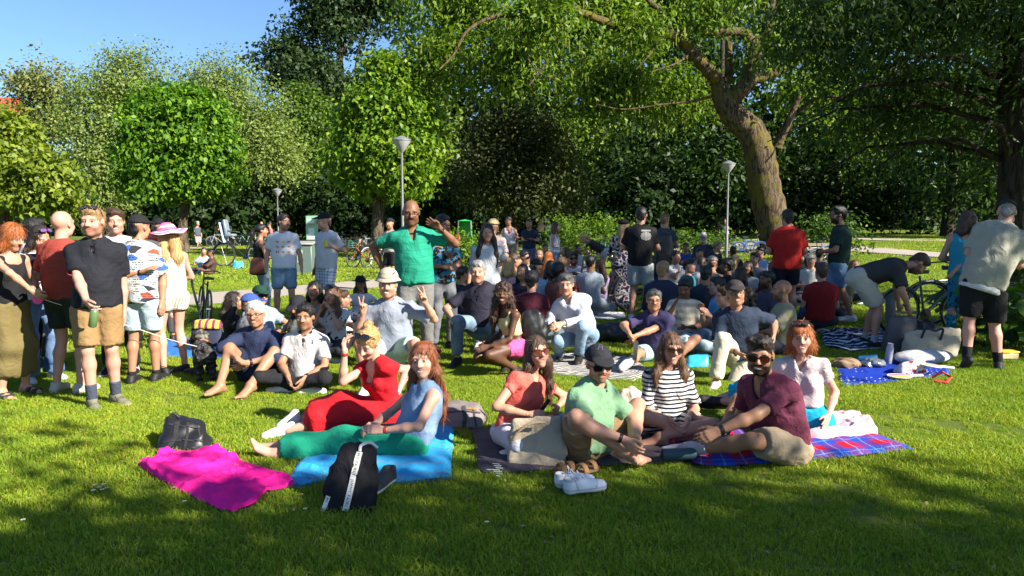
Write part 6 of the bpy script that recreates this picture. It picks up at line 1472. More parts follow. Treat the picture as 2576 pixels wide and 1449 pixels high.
crowd('laughing man in white tee and sunglasses with arm raised', 1443, 650, 14.0, -6, 'm', 'tan', (0.70, 0.68, 0.72), ('curlyshort', 'dark'), glasses=SUNG, beard=0.8, smile=True, hands=((1472, 622, -0.1), 'lap'))
crowd('man in grey sweatshirt and dark beanie from behind', 1485, 660, 12.4, 160, 'm', 'tan', (0.34, 0.40, 0.46), ('short', 'black'), bot=(0.30, 0.36, 0.40))
crowd('broad man in navy shirt with grey blond hair', 1668, 680, 10.4, 152, 'm', 'fair', T((0.022, 0.032, 0.062), sleeve=1.9), ('short', 'dblond'), H=1.86, build=1.15)
crowd('person in beige striped tee rubbing the face', 1722, 724, 9.7, -24, 'm', 'brown', dict(kind='tee', mat=cloth('beige stripe', 'hstripe', (0.62, 0.57, 0.45), (0.45, 0.40, 0.30), per=0.09, frac=0.5), sleeve=0.8), ('short', 'black'), bot=(0.16, 0.26, 0.40), hands=('lap', 'mouth'), hp=20)
crowd('man in dark check shirt turned from the camera', 1777, 690, 10.6, 150, 'm', 'tan', T((0.030, 0.040, 0.055), sleeve=1.9), ('short', 'black'))
crowd('man in sky blue tee in profile', 1803, 719, 9.9, -95, 'm', 'fair', (0.12, 0.38, 0.66), ('short', 'black'), bot=JL and (0.3, 0.4, 0.5))
crowd('man gesturing with an open hand behind the cap wearer', 1822, 746, 9.1, -85, 'm', 'fair', (0.10, 0.09, 0.09), ('crop', 'brown'), buzz=0.4, hands=((1778, 786, -0.3), (1764, 772, -0.1)), bot=(0.34, 0.44, 0.52))
crowd('bald bearded man in beige shirt in profile', 1966, 730, 9.1, -100, 'm', 'tan', T((0.36, 0.32, 0.20), sleeve=0.9, loose=0.03), ('bald', 'dark'), beard=0.6, stache=0.5, H=1.85)
crowd('woman with dark hair in flowered blouse facing away', 1864, 690, 11.6, 140, 'f', 'tan', dict(kind='tee', mat=cloth('dark flower', 'leafprint', (0.10, 0.05, 0.03), (0.30, 0.20, 0.12), per=0.05)), ('wavy', 'dark'))
crowd('bearded dark man leaning on his arm', 1929, 703, 10.6, -80, 'm', 'brown', (0.08, 0.07, 0.10), ('short', 'black'), beard=0.7)
crowd('man in bright green tank top from behind', 1793, 662, 13.0, 150, 'm', 'fair', dict(kind='tank', mat=PL('lycra', (0.10, 0.62, 0.25)), strap=0.04), ('short', 'brown'), hat=('cap', (0.35, 0.30, 0.25)))
crowd('woman with pink scrunchie in her brown hair', 1764, 662, 13.4, 170, 'f', 'fair', (0.62, 0.62, 0.66), ('ponytail', 'brown'))
crowd('man in glasses facing the camera in grey tee', 1760, 638, 16.0, 0, 'm', 'tan', (0.30, 0.34, 0.40), ('short', 'black'), glasses=('clear', (0, 0, 0)))
crowd('man in white tee drinking with raised hand', 1700, 646, 14.2, 30, 'm', 'tan', (0.66, 0.64, 0.64), ('short', 'dark'), hands=('lap', 'mouth'))
crowd('man in slate tee looking sideways', 1898, 650, 14.0, -50, 'm', 'fair', (0.10, 0.11, 0.16), ('short', 'dark'))
crowd('man in pale blue shirt behind the slate tee', 1912, 635, 15.5, -70, 'm', 'fair', (0.36, 0.46, 0.66), ('short', 'dark'))
crowd('woman with curly blond hair in black top', 1805, 620, 18.0, 40, 'f', 'fair', (0.03, 0.03, 0.03), ('curlyshort', 'dblond'), hopt=dict(vol=0.01))
crowd('white bearded man in navy shirt and mirrored sunglasses', 1769, 597, 17.0, -8, 'm', 'brown', T((0.016, 0.022, 0.055), sleeve=1.2), ('short', 'silver'), glasses=('sun', (0.04, 0.18, 0.22)), beard=0.9, stache=0.9)
crowd('dark haired person in black far back in the crowd', 1844, 632, 18.0, 170, 'm', 'brown', (0.03, 0.03, 0.04), ('short', 'black'))
crowd('man in red tee on a low seat from behind', 2066, 684, 10.6, 174, 'm', 'fair', (0.24, 0.012, 0.014), ('crop', 'brown'), buzz=0.5, build=1.1)
crowd('woman with wavy auburn hair beyond the red tee', 2096, 664, 13.0, -40, 'f', 'fair', (0.5, 0.3, 0.28), ('wavy', 'auburn'))
crowd('person in beige cap behind the red tee', 2040, 655, 14.5, -30, 'm', 'fair', (0.60, 0.58, 0.52), ('short', 'brown'), hat=('cap', (0.50, 0.44, 0.32)))
crowd('dark haired man in navy tee waving far right', 2062, 640, 16.0, 150, 'm', 'tan', (0.02, 0.025, 0.06), ('short', 'black'))
crowd('dark haired woman beside the red standing man', 2020, 648, 15.0, -60, 'f', 'fair', (0.10, 0.10, 0.10), ('wavy', 'dark'))
crowd('man in royal blue tee beyond the bicycles', 2420, 640, 17.0, -50, 'm', 'fair', (0.03, 0.07, 0.30), ('short', 'brown'))
crowd('man seated low in navy shirt beside tropical print', 1165, 690, 11.0, 120, 'm', 'tan', (0.014, 0.022, 0.05), ('short', 'black'))
crowd('man in white and pale blue tee on the far lawn', 513, 632, 23.5, 20, 'm', 'tan', (0.36, 0.44, 0.62), ('short', 'black'), glasses=SUNG)
crowd('man in brown sweatshirt leaning forward on the far lawn', 530, 637, 23.0, -60, 'm', 'brown', T((0.075, 0.040, 0.028), sleeve=1.9, loose=0.035), ('short', 'black'), bot=(0.12, 0.07, 0.05))
crowd('girl in dark dress sitting beside the orange bicycle', 906, 606, 30.0, -40, 'f', 'fair', (0.03, 0.02, 0.02), ('long', 'dark'))

for lab, x, y, Z, yw, sx, sk_, tc, hr_ in (
    ('man in olive tee between the orange hair and black curls', 1296, 655, 12.4, 100, 'm', 'tan', (0.10, 0.11, 0.05), ('short', 'brown')), ('woman in lilac tee near the grey sweatshirt', 1508, 668, 13.2, -140, 'f', 'fair', (0.36, 0.28, 0.48), ('wavy', 'brown')),
    ('man in rust tee behind the tall black tee', 1560, 660, 15.5, 150, 'm', 'tan', (0.30, 0.10, 0.04), ('short', 'black')), ('woman in mustard top beside the navy backpack', 1640, 655, 16.0, 120, 'f', 'brown', (0.45, 0.28, 0.04), ('long', 'black')),
    ('man in teal tee behind the broad navy shirt', 1735, 668, 12.6, 60, 'm', 'fair', (0.03, 0.16, 0.18), ('short', 'dark')), ('man in black tee next to the green tank', 1828, 668, 12.4, -120, 'm', 'brown', (0.02, 0.02, 0.025), ('curlyshort', 'black')),
    ('woman in white blouse next to the slate tee', 1880, 672, 12.8, -30, 'f', 'tan', (0.50, 0.50, 0.50), ('wavy', 'dark')), ('man in burgundy tee near the bald beige shirt', 1945, 676, 12.2, 170, 'm', 'fair', (0.16, 0.02, 0.03), ('short', 'lbrown')),
    ('woman in grey hoodie behind the flowered blouse', 1850, 655, 14.8, 160, 'f', 'fair', (0.22, 0.22, 0.24), ('ponytail', 'blond')), ('man in cobalt tee at the far edge of the crowd', 1725, 622, 19.5, -20, 'm', 'tan', (0.03, 0.08, 0.36), ('short', 'black')),
    ('man in white cap far behind the seated crowd', 1660, 628, 19.0, 10, 'm', 'tan', (0.30, 0.30, 0.30), ('short', 'black')), ('woman in peach top far behind the seated crowd', 1420, 632, 18.5, -60, 'f', 'fair', (0.55, 0.28, 0.18), ('long', 'brown')),
    ('man in black vest far behind the orange hair', 1372, 625, 20.0, 20, 'm', 'fair', (0.02, 0.02, 0.02), ('short', 'brown')), ('woman in striped top far behind the seated crowd', 1455, 625, 21.0, 40, 'f', 'tan', (0.4, 0.4, 0.45), ('wavy', 'black')),
    ('man in khaki shirt at the right end of the crowd', 2118, 690, 12.5, -70, 'm', 'tan', (0.22, 0.19, 0.10), ('short', 'black')), ('woman in navy dress right of the red seated tee', 2150, 668, 15.0, 30, 'f', 'fair', (0.02, 0.03, 0.08), ('wavy', 'lbrown'))):
    crowd(lab, x, y, Z, yw, sx, sk_, tc, hr_)
# -- small figures on the far lawn and paths
person('bare chested man in white cap walking away', (545, 619), 1.76, 'm', yaw=176, skin='tan', hands=('down', 'down'), bot=dict(kind='shorts', mat=cloth('leaf shorts', 'leafprint', (0.52, 0.50, 0.42), (0.10, 0.12, 0.08), per=0.10), leg=0.8), shoes=SNW, hair=('short', 'dark'), hat=('cap', (0.72, 0.72, 0.74)))
person('man in pale green cap and slate tee walking', (499, 640), 1.70, 'm', yaw=62, skin='fair', hands=('down', 'down'), top=T((0.075, 0.095, 0.12)), bot=Bm((0.50, 0.47, 0.42), leg=0.9), shoes=SNW, hair=('short', 'brown'), hat=('cap', (0.25, 0.45, 0.28)))
person('man in grey tee and black cap behind the waving man', (985, 735), 1.76, 'm', yaw=-30, depth=17.5, skin='tan', hands=('belly', 'down'), top=T((0.42, 0.40, 0.37)), bot=Bm(BLK, leg=0.8), shoes=SNW, hair=('short', 'dark'), hat=('capback', (0.015, 0.015, 0.02)))
person('woman in grey vest and black shorts pushing a bicycle', (1822, 640), 1.78, 'f', yaw=-40, depth=36, skin='fair', hands=('belly', (1795, 566, 0)), top=dict(kind='tank', mat=PL('cotton', (0.45, 0.45, 0.50))), bot=Bm(BLK, leg=0.4), shoes=SNW, hair=('bun', 'brown'))
person('man in light blue shirt strolling under the dark trees', (2091, 0), 1.78, 'm', yaw=170, depth=42, skin='fair', hands=('down', 'down'), top=T((0.20, 0.38, 0.62), sleeve=1.9), bot=Bm((0.42, 0.36, 0.27), 'trousers', leg=1.95), shoes=SBK, hair=('short', 'silver'))
person('person in cream top beside the light blue shirt', (2108, 0), 1.66, 'f', yaw=150, depth=42.6, skin='fair', hands=('belly', 'belly'), top=T((0.60, 0.52, 0.40), sleeve=1.5), bot=Bm(BLK, 'trousers', leg=1.95), shoes=SBK, hair=('wavy', 'blond'))
person('woman in coral top on the far path', (683, 0), 1.66, 'f', yaw=-60, depth=33, skin='fair', hands=('belly', 'belly'), top=T((0.62, 0.18, 0.18)), bot=Bm(JM, 'trousers', leg=1.9), shoes=SNW, hair=('bun', 'brown'))
person('blond woman far behind the bicycles', (662, 0), 1.68, 'f', yaw=0, depth=44, skin='fair', hands=('belly', 'down'), top=T((0.45, 0.40, 0.35)), bot=Bm(BLK, 'trousers', leg=1.9), shoes=SNW, hair=('long', 'blond'))
for lab, x, Z, c in (('bather in pale top sitting on the far lawn', 1360, 40, (0.62, 0.40, 0.32)), ('person in white tee sitting on the far lawn', 1379, 40, (0.70, 0.70, 0.68))):
    crowd(lab, x, 545 + 9, Z, -20, 'm', 'fair', c, ('short', 'dark'), H=1.7)
# ---------------------------------------------------------------- blankets, bags and small things on the lawn
def resample(P, n):
    P = np.asarray(P, float); d = np.r_[0, np.cumsum(np.linalg.norm(np.diff(P, axis=0), axis=1))]; t = np.linspace(0, d[-1], n)
    return np.stack([np.interp(t, d, P[:, i]) for i in range(P.shape[1])], 1)
def blanket(name, label, top_px, bot_px, mat, seed=1, amp=0.008, freq=9, z=0.028, n=70, m=36, cat='blanket', thick=0.008, edge=0.01, grp=None, hill=None, nog=True):
    A = resample([gp(*p)[:2] for p in top_px], n); B = resample([gp(*p)[:2] for p in bot_px], n)
    if nog: NO_GRASS.append(np.vstack([A[2:-2] * 0.97 + B[2:-2] * 0.03, (B[2:-2] * 0.97 + A[2:-2] * 0.03)[::-1]]))
    v = np.linspace(0, 1, m)[:, None, None]; G = A[None] * (1 - v) + B[None] * v
    X = G.reshape(-1, 2); r = np.random.default_rng(seed)
    P3 = np.c_[X, np.zeros(len(X))].astype(np.float32)
    w1 = wob(P3, seed, freq, 1.0); w2 = wob(P3, seed + 3, freq * 2.6, 0.5)
    u = np.tile(np.linspace(0, 1, n), m); vv = np.repeat(np.linspace(0, 1, m), n)
    Z = z + amp * 1.5 * (np.clip(1 - np.abs(w1) * 1.3, 0, 1) ** 2 + 0.45 * np.clip(1 - np.abs(w2) * 2.2, 0, 1) ** 2)
    if hill: Z = Z + hill(X)
    e = np.minimum(np.minimum(u, 1 - u) * n / 3.0, np.minimum(vv, 1 - vv) * m / 3.0).clip(0, 1); Z = 0.012 + (Z - 0.012) * (0.35 + 0.65 * e)
    X = X + np.stack([wob(P3, seed + 7, 14, edge), wob(P3, seed + 8, 14, edge)], 1) * (1 - e)[:, None]
    Lx = np.linalg.norm(B[-1] - B[0]); Ly = np.linalg.norm(A[n // 2] - B[n // 2])
    o0 = np.r_[X.mean(0), 0]; top = np.c_[X, Z]; bo = np.c_[X, Z - thick]; N_ = len(X)
    i = np.arange(N_).reshape(m, n); q = np.stack([i[:-1, :-1], i[1:, :-1], i[1:, 1:], i[:-1, 1:]], -1).reshape(-1, 4)
    rim = np.r_[i[0, :-1], i[:-1, -1], i[-1, :0:-1], i[:0:-1, 0]]; rn = np.roll(rim, -1)
    F_ = np.vstack([q, q[:, ::-1] + N_, np.stack([rim, rn, rn + N_, rim + N_], 1)])
    V = np.vstack([top, bo]) - o0; rc = np.c_[u * Lx, vv * Ly, Z]; rc = np.vstack([rc, rc])
    o = link(name, mesh_np(name, V, F_, mat, rc=rc), loc=o0); tag(o, label, cat, grp)
    return o, A, B
def weave(name, fn, rough=0.9):
    t = NT(name); rc = t.attr('rc'); c = fn(t, rc, *t.sep(rc)); t.base(c); t.set(rough, 0, 0.08, 0.0)
    t.bump(t.math('ADD', t.noise(260, 2, rc), t.noise(22, 3, rc)), 0.35, 0.006); return t.m
PINKM = weave('pink towelling', lambda t, rc, x, y, z: t.mix(t.noise(12, 3, rc), (0.70, 0.014, 0.22), (0.80, 0.022, 0.28)))
blanket('towel', 'crumpled hot pink towel lying on the lawn', [(344, 1171), (380, 1162), (412, 1147), (553, 1135), (596, 1161), (647, 1188), (683, 1196), (746, 1226)], [(352, 1178), (372, 1195), (412, 1224), (474, 1250), (553, 1289), (589, 1298), (643, 1271), (669, 1241), (744, 1229)],
        PINKM, 3, 0.026, 7.5, 0.03, 100, 70, 'towel')
BLUEM = weave('blue towelling', lambda t, rc, x, y, z: t.mix(t.math('MULTIPLY', t.math('LESS_THAN', t.math('FRACT', t.math('MULTIPLY', y, 4.5)), 0.18), t.math('GREATER_THAN', t.noise(90, 2, rc), 0.52)), t.mix(t.noise(10, 3, rc), (0.022, 0.27, 0.56), (0.04, 0.35, 0.64)), (0.16, 0.22, 0.40)))
o, A, Bq = blanket('towel', 'bright blue fringed towel under the two women', [(790, 1120), (900, 1050), (1015, 1018), (1142, 1083)], [(723, 1209), (755, 1231), (806, 1217), (994, 1222), (1134, 1206)], BLUEM, 5, 0.014, 8, 0.026, 70, 40, 'towel')
fr = MB(); rr = np.random.default_rng(4)
for k in range(110):
    p = resample(Bq, 110)[k]; d = rr.normal(0, 0.012); fr.tube([(p[0], p[1], 0.02), (p[0] + d, p[1] - 0.03, 0.03), (p[0] + d * 1.5, p[1] - 0.055, 0.012)], [0.003, 0.0026, 0.0015], 4)
fo = fr.build('fringe', simple('fringe yarn', (0.02, 0.16, 0.32), 0.9), None); fo.parent = o; fo.matrix_parent_inverse = Matrix.Translation(-Vector(o.location)); fo['kind'] = 'stuff'
GREYM = weave('grey nylon', lambda t, rc, x, y, z: t.mix(t.noise(3, 3, rc), (0.040, 0.034, 0.046), (0.075, 0.066, 0.084)), 0.55)
gb, A, Bq = blanket('picnic_blanket', 'dark grey nylon picnic blanket under the coral and green shirts', [(1185, 1084), (1300, 1076), (1500, 1056), (1690, 1040)], [(1206, 1188), (1220, 1197), (1400, 1186), (1600, 1172), (1720, 1165)], GREYM, 8, 0.008, 5, 0.024, 80, 40)
def tartan(t, rc, x, y, z):
    fx = t.math('FRACT', t.math('DIVIDE', x, 0.25)); fy = t.math('FRACT', t.math('DIVIDE', y, 0.25))
    bl = lambda f: t.math('LESS_THAN', f, 0.48)
    st = lambda f, a: t.math('LESS_THAN', t.math('ABSOLUTE', t.math('SUBTRACT', f, a)), 0.02)
    s_ = t.math('MULTIPLY', t.math('ADD', bl(fx), bl(fy)), 0.5)
    c = t.ramp(s_, [(0, (0.50, 0.012, 0.028)), (0.25, (0.50, 0.012, 0.028)), (0.5, (0.115, 0.035, 0.22)), (0.75, (0.115, 0.035, 0.22)), (0.95, (0.02, 0.055, 0.42))])
    for f, a in ((fx, 0.24), (fy, 0.24), (fx, 0.74)): c = t.mix(t.math('MULTIPLY', st(f, a), 0.7), c, (0.10, 0.24, 0.46))
    return c
blanket('picnic_blanket', 'red and blue tartan picnic blanket under the maroon shirt', [(1640, 1088), (1780, 1064), (1960, 1050), (2100, 1056)], [(1660, 1120), (1750, 1172), (1818, 1178), (2070, 1163), (2301, 1136)], weave('tartan wool', tartan), 11, 0.010, 6, 0.034, 70, 36)
blanket('towel', 'rumpled pale pink towel on the tartan blanket', [(2005, 1085), (2080, 1062), (2160, 1058), (2195, 1072)], [(2000, 1110), (2060, 1120), (2140, 1112), (2208, 1104)], weave('pale pink towelling', lambda t, rc, x, y, z: t.mix(t.noise(14, 3, rc), (0.42, 0.26, 0.31), (0.50, 0.36, 0.41))), 13, 0.030, 13, 0.065, 50, 36, 'towel', nog=False)
def zebra(t, rc, x, y, z):
    w = t.math('ADD', y, t.math('MULTIPLY', t.noise(3.0, 3, rc), 0.10)); return t.mix(t.math('LESS_THAN', t.math('FRACT', t.math('DIVIDE', w, 0.055)), 0.40), (0.40, 0.385, 0.37), (0.02, 0.02, 0.025))
blanket('towel', 'white towel with thin black wavy stripes beside the kneeling men', [(1362, 905), (1400, 893), (1500, 890), (1600, 905)], [(1372, 940), (1450, 950), (1590, 962), (1640, 945)], weave('zebra cotton', zebra), 15, 0.010, 7, 0.026, 60, 36, 'towel')
def dots(t, rc, x, y, z):
    v = t.vor(13, rc, rnd=0.3); return t.mix(t.math('LESS_THAN', v, 0.22), (0.010, 0.032, 0.28), (0.45, 0.47, 0.55))
blanket('picnic_blanket', 'royal blue blanket with white polka dots near the paddles', [(2096, 909), (2180, 906), (2290, 912), (2385, 930)], [(2118, 974), (2200, 968), (2318, 957), (2392, 945)], weave('polka cotton', dots), 17, 0.010, 6, 0.026, 70, 30)
blanket('towel', 'navy towel with white stripes below the bending man', [(2061, 836), (2120, 828), (2223, 832)], [(2075, 872), (2140, 886), (2240, 880)], weave('navy striped cotton', lambda t, rc, x, y, z: t.mix(t.math('LESS_THAN', t.math('FRACT', t.math('DIVIDE', t.math('ADD', y, t.math('MULTIPLY', t.noise(4, 2, rc), 0.1)), 0.16)), 0.32), (0.015, 0.03, 0.07), (0.55, 0.57, 0.62))), 19, 0.025, 9, 0.03, 50, 30, 'towel')
blanket('ground_sheet', 'blue plastic sheet behind the small dog', [(396, 862), (480, 850), (560, 862)], [(402, 900), (480, 902), (600, 905)], simple('blue tarpaulin', (0.03, 0.17, 0.50), 0.35), 21, 0.012, 7, 0.026, 40, 20, 'sheet')
blanket('ground_sheet', 'pale blue cloth on the far sunny lawn', [(588, 668), (605, 663), (614, 668)], [(582, 676), (600, 678), (613, 675)], simple('pale blue cloth', (0.08, 0.42, 0.68), 0.7), 23, 0.10, 5, 0.05, 24, 14, 'sheet', 0.01)
blanket('towel', 'white towel beneath the crowd near patterned dress', [(1470, 786), (1530, 782), (1570, 790)], [(1465, 800), (1530, 806), (1575, 802)], simple('white towel', (0.62, 0.62, 0.64), 0.9), 25, 0.015, 8, 0.026, 24, 14, 'towel')

def soft(name, b, t, mat, label, cat, bulge=0.02, noise=0.006, n=14, seed=1, parent=None, grp=None, smooth_=1):
    "soft bag spanned by bottom corners b (4) and top corners t (4), counter-clockwise seen from above"
    b, t = np.asarray(b, float), np.asarray(t, float); C = (b.mean(0) + t.mean(0)) / 2; V, F_ = [], []; vi = {}
    s_ = np.linspace(0, 1, n)
    def vid(p):
        k = tuple(np.round(p, 4))
        if k not in vi: vi[k] = len(V); V.append(p)
        return vi[k]
    faces = [(b[i], b[(i + 1) % 4], t[(i + 1) % 4], t[i]) for i in range(4)] + [(t[0], t[1], t[2], t[3]), (b[3], b[2], b[1], b[0])]
    bul = []
    for a, c, d, e in faces:
        idx = np.zeros((n, n), int)
        for i, u in enumerate(s_):
            for j, v in enumerate(s_): idx[i, j] = vid(a * (1 - u) * (1 - v) + c * u * (1 - v) + d * u * v + e * (1 - u) * v)
        for i in range(n - 1):
            for j in range(n - 1): F_.append([idx[i, j], idx[i + 1, j], idx[i + 1, j + 1], idx[i, j + 1]])
        nn = nrm(np.cross(c - a, e - a))
        for i, u in enumerate(s_):
            for j, v in enumerate(s_): bul.append((idx[i, j], nn * bulge * math.sin(math.pi * u) ** .6 * math.sin(math.pi * v) ** .6))
    V = np.array(V)
    for i, d in bul: V[i] += d
    # round the corners
    F_ = np.array(F_); Vs = V.copy()
    for _ in range(smooth_):
        acc = np.zeros_like(Vs); cnt = np.zeros(len(Vs))
        for k in range(4):
            np.add.at(acc, F_[:, k], Vs[F_[:, (k + 1) % 4]]); np.add.at(cnt, F_[:, k], 1); np.add.at(acc, F_[:, k], Vs[F_[:, (k - 1) % 4]]); np.add.at(cnt, F_[:, k], 1)
        Vs = Vs * 0.45 + acc / cnt[:, None] * 0.55
    nv = Vs - C; nv /= np.linalg.norm(nv, axis=1)[:, None]
    Vs = Vs + nv * (wob(Vs.astype(np.float32), seed, 22, noise) + wob(Vs.astype(np.float32), seed + 1, 60, noise * 0.4))[:, None]
    Vs[:, 2] = np.maximum(Vs[:, 2], 0.002)
    if parent is not None:
        return link(name, mesh_np(name, Vs - np.array(parent.location), F_, mat, rc=Vs - C), parent)
    o0 = np.r_[b.mean(0)[:2], 0]
    o = link(name, mesh_np(name, Vs - o0, F_, mat, rc=Vs - C), loc=o0); tag(o, label, cat, grp); return o
def sub(mb, name, mat, par, smooth=True):
    o = mb.build(name, mat, None, smooth); loc_ = Vector(par.location)
    if par.parent is not None: loc_ = loc_ + Vector(par.parent.location)
    for v in o.data.vertices: v.co -= loc_
    o.parent = par; return o
def txt(s_, size, mat, org, xd, yd, par, name='lettering', ext=0.0006, align='LEFT'):
    cu = bpy.data.curves.new(name, 'FONT'); cu.body = s_; cu.size = size; cu.align_x = align; cu.extrude = ext; cu.space_character = 1.25
    tmp = bpy.data.objects.new(name, cu); COL.objects.link(tmp); dg = bpy.context.evaluated_depsgraph_get(); me = bpy.data.meshes.new_from_object(tmp.evaluated_get(dg))
    bpy.data.objects.remove(tmp); xd, yd = nrm(xd), nrm(yd); zd = np.cross(xd, yd)
    loc_ = np.array(par.location) if par.parent is None else np.array(par.location) + np.array(par.parent.location)
    for v in me.vertices: v.co = Vector(np.asarray(org) - loc_ + xd * v.co.x + yd * v.co.y + zd * v.co.z)
    me.materials.clear(); me.materials.append(mat); return link(name, me, par)
def sdf_thing(name, label, cat, prims, vox, mat, post=None, col=None, grp=None, org=None):
    v, q = sdf(prims, vox, (), post); o0 = np.r_[v.mean(0)[:2], 0] if org is None else np.asarray(org, float)
    o = link(name, mesh_np(name, v - o0, q, mat, rc=v - o0, col=None if col is None else (col(v) if callable(col) else np.tile(col, (len(v), 1)))), loc=o0)
    tag(o, label, cat, grp); return o
def quad(xl, xr, y, d, Z=None):
    "four ground corners: front edge seen from xl to xr at picture height y, d metres deep"
    a, b = gp(xl, y), gp(xr, y); return np.array([a, b, b + [0, d, 0], a + [0, d, 0]])
CANV = cloth('canvas', 'plain', (0.44, 0.36, 0.26)); BLKN = simple('black nylon', (0.010, 0.010, 0.012), 0.45, bump=0.15); BLKC = cloth('black canvas', 'plain', (0.010, 0.010, 0.013))
WEB = simple('webbing', (0.02, 0.02, 0.022), 0.7)
# tote with white lettered strap
bq = quad(800, 934, 1292, 0.14); tq = np.array([at(858, 1125, 4.20), at(949, 1128, 4.22), at(945, 1126, 4.34), at(866, 1124, 4.32)])
tote = soft('tote_bag', bq, tq, BLKC, 'black tote bag with white lettered strap on the blue towel', 'bag', 0.022, 0.018, 20, 31)
from mathutils.bvhtree import BVHTree
def on_surface(o, x, y, off=0.006, Z0=4.3):
    "point of o seen at x,y"
    me = o.data; L = np.array(o.location); bv = BVHTree.FromPolygons([v.co + Vector(L) for v in me.vertices], [tuple(p.vertices) for p in me.polygons]); d = nrm(ray(x, y))
    h = bv.ray_cast(Vector((0, 0, CAM_H)), Vector(d))[0]
    return (at(x, y, Z0) if h is None else np.array(h)) - d * off
def surf_strap(o, pxs, wid, text=None, size=0.02, mat=None, nm='strap'):
    C = np.array([on_surface(o, x, y) for x, y in resample(pxs, 24)]); T_ = np.gradient(C, axis=0); T_ /= np.linalg.norm(T_, axis=1)[:, None]
    Y_ = np.array([nrm(np.array([1.0, 0, 0]) - t * t[0]) for t in T_]); Zn = np.cross(Y_, T_); Zn *= np.where(Zn[:, 1:2] > 0, -1, 1); n = len(C)
    V = np.vstack([C - Y_ * wid, C + Y_ * wid, C - Y_ * wid - Zn * 0.012, C + Y_ * wid - Zn * 0.012]); F_ = []
    for i in range(n - 1): F_ += [[i, n + i, n + i + 1, i + 1], [2 * n + i, i, i + 1, 2 * n + i + 1], [n + i, 3 * n + i, 3 * n + i + 1, n + i + 1]]
    mb = MB(); mb.add(V, F_); so = sub(mb, nm, mat or simple('white webbing', (0.66, 0.64, 0.60), 0.8), o, False)
    if text:
        to = txt(text, size, simple('black print', (0.02, 0.02, 0.02), 0.6), np.array(o.location), [1, 0, 0], [0, 1, 0], so); D = np.r_[0, np.cumsum(np.linalg.norm(np.diff(C, axis=0), axis=1))]
        for v in to.data.vertices:
            u = v.co.x + 0.01; f = lambda A: np.array([np.interp(u, D, A[:, i]) for i in range(3)])
            v.co = Vector(f(C) + f(Y_) * (v.co.y - size * 0.35) + f(Zn) * (0.0012 + v.co.z) - np.array(o.location))
    return so
stp = surf_strap(tote, [(905, 1136), (900, 1150), (884, 1220), (868, 1286)], 0.017, 'MY FAIRLY  JIMMY FAIRLY', 0.0235)
surf_strap(tote, [(826, 1248), (812, 1286)], 0.013, 'MY', 0.018)
st = MB(); s0 = on_surface(tote, 905, 1136); st.tube(curve([s0, s0 + [0.005, 0.02, 0.03], s0 + [0.05, 0.06, 0.035], s0 + [0.09, 0.07, 0.0]], 16), 0.010, 6); sub(st, 'handle', simple('white webbing', (0.66, 0.64, 0.60), 0.8), tote)
# black backpack
bq = quad(395, 512, 1142, 0.22); tq = np.array([at(420, 1052, 5.28), at(508, 1066, 5.28), at(500, 1058, 5.46), at(418, 1048, 5.46)])
bp = soft('backpack', bq, tq, BLKN, 'black backpack slumped behind the pink towel', 'bag', 0.02, 0.018, 16, 33)
surf_strap(bp, [(446, 1060), (440, 1100), (418, 1136)], 0.016, mat=WEB); surf_strap(bp, [(472, 1062), (470, 1100), (462, 1136)], 0.008, mat=WEB); surf_strap(bp, [(424, 1066), (465, 1072), (502, 1080)], 0.006, mat=WEB, nm='seam'); surf_strap(bp, [(410, 1112), (460, 1106), (508, 1110)], 0.006, mat=WEB, nm='seam')
surf_strap(bp, [(498, 1074), (503, 1096)], 0.005, mat=simple('brass', (0.5, 0.4, 0.2), 0.4, 1.0), nm='zip')
m_ = MB(); m_.tube(curve([at(425, 1052, 5.3), at(436, 1040, 5.3), at(452, 1050, 5.3)], 12), 0.010, 6); m_.tube(curve([at(404, 1118, 5.25), at(386, 1130, 5.2), at(384, 1143, 5.12), at(400, 1142, 5.1)], 14), 0.014, 6); sub(m_, 'handle', WEB, bp)
# canvas rope bag
bq = quad(1274, 1424, 1180, 0.17); tq = np.array([at(1294, 1058, 4.92), at(1412, 1046, 4.92), at(1404, 1060, 5.08), at(1304, 1068, 5.08)])
cb = soft('canvas_bag', bq, tq, CANV, 'beige canvas beach bag with rope handle', 'bag', 0.018, 0.016, 20, 35)
rp = MB(); ppx = [(1368, 1062), (1340, 1064), (1312, 1078), (1296, 1094), (1290, 1106)]; pts = curve([at(x, y, 4.84) for x, y in ppx], 40); tw = np.linspace(0, 30, len(pts))
for ph in (0, 2.1, 4.2): rp.tube(pts + np.stack([0.006 * np.cos(tw + ph), -0.006 * np.sin(tw + ph), 0.004 * np.cos(tw + ph + 1)], 1), 0.0075, 6)
sub(rp, 'rope_handle', simple('rope', (0.30, 0.22, 0.13), 0.9, bump=0.3), cb)
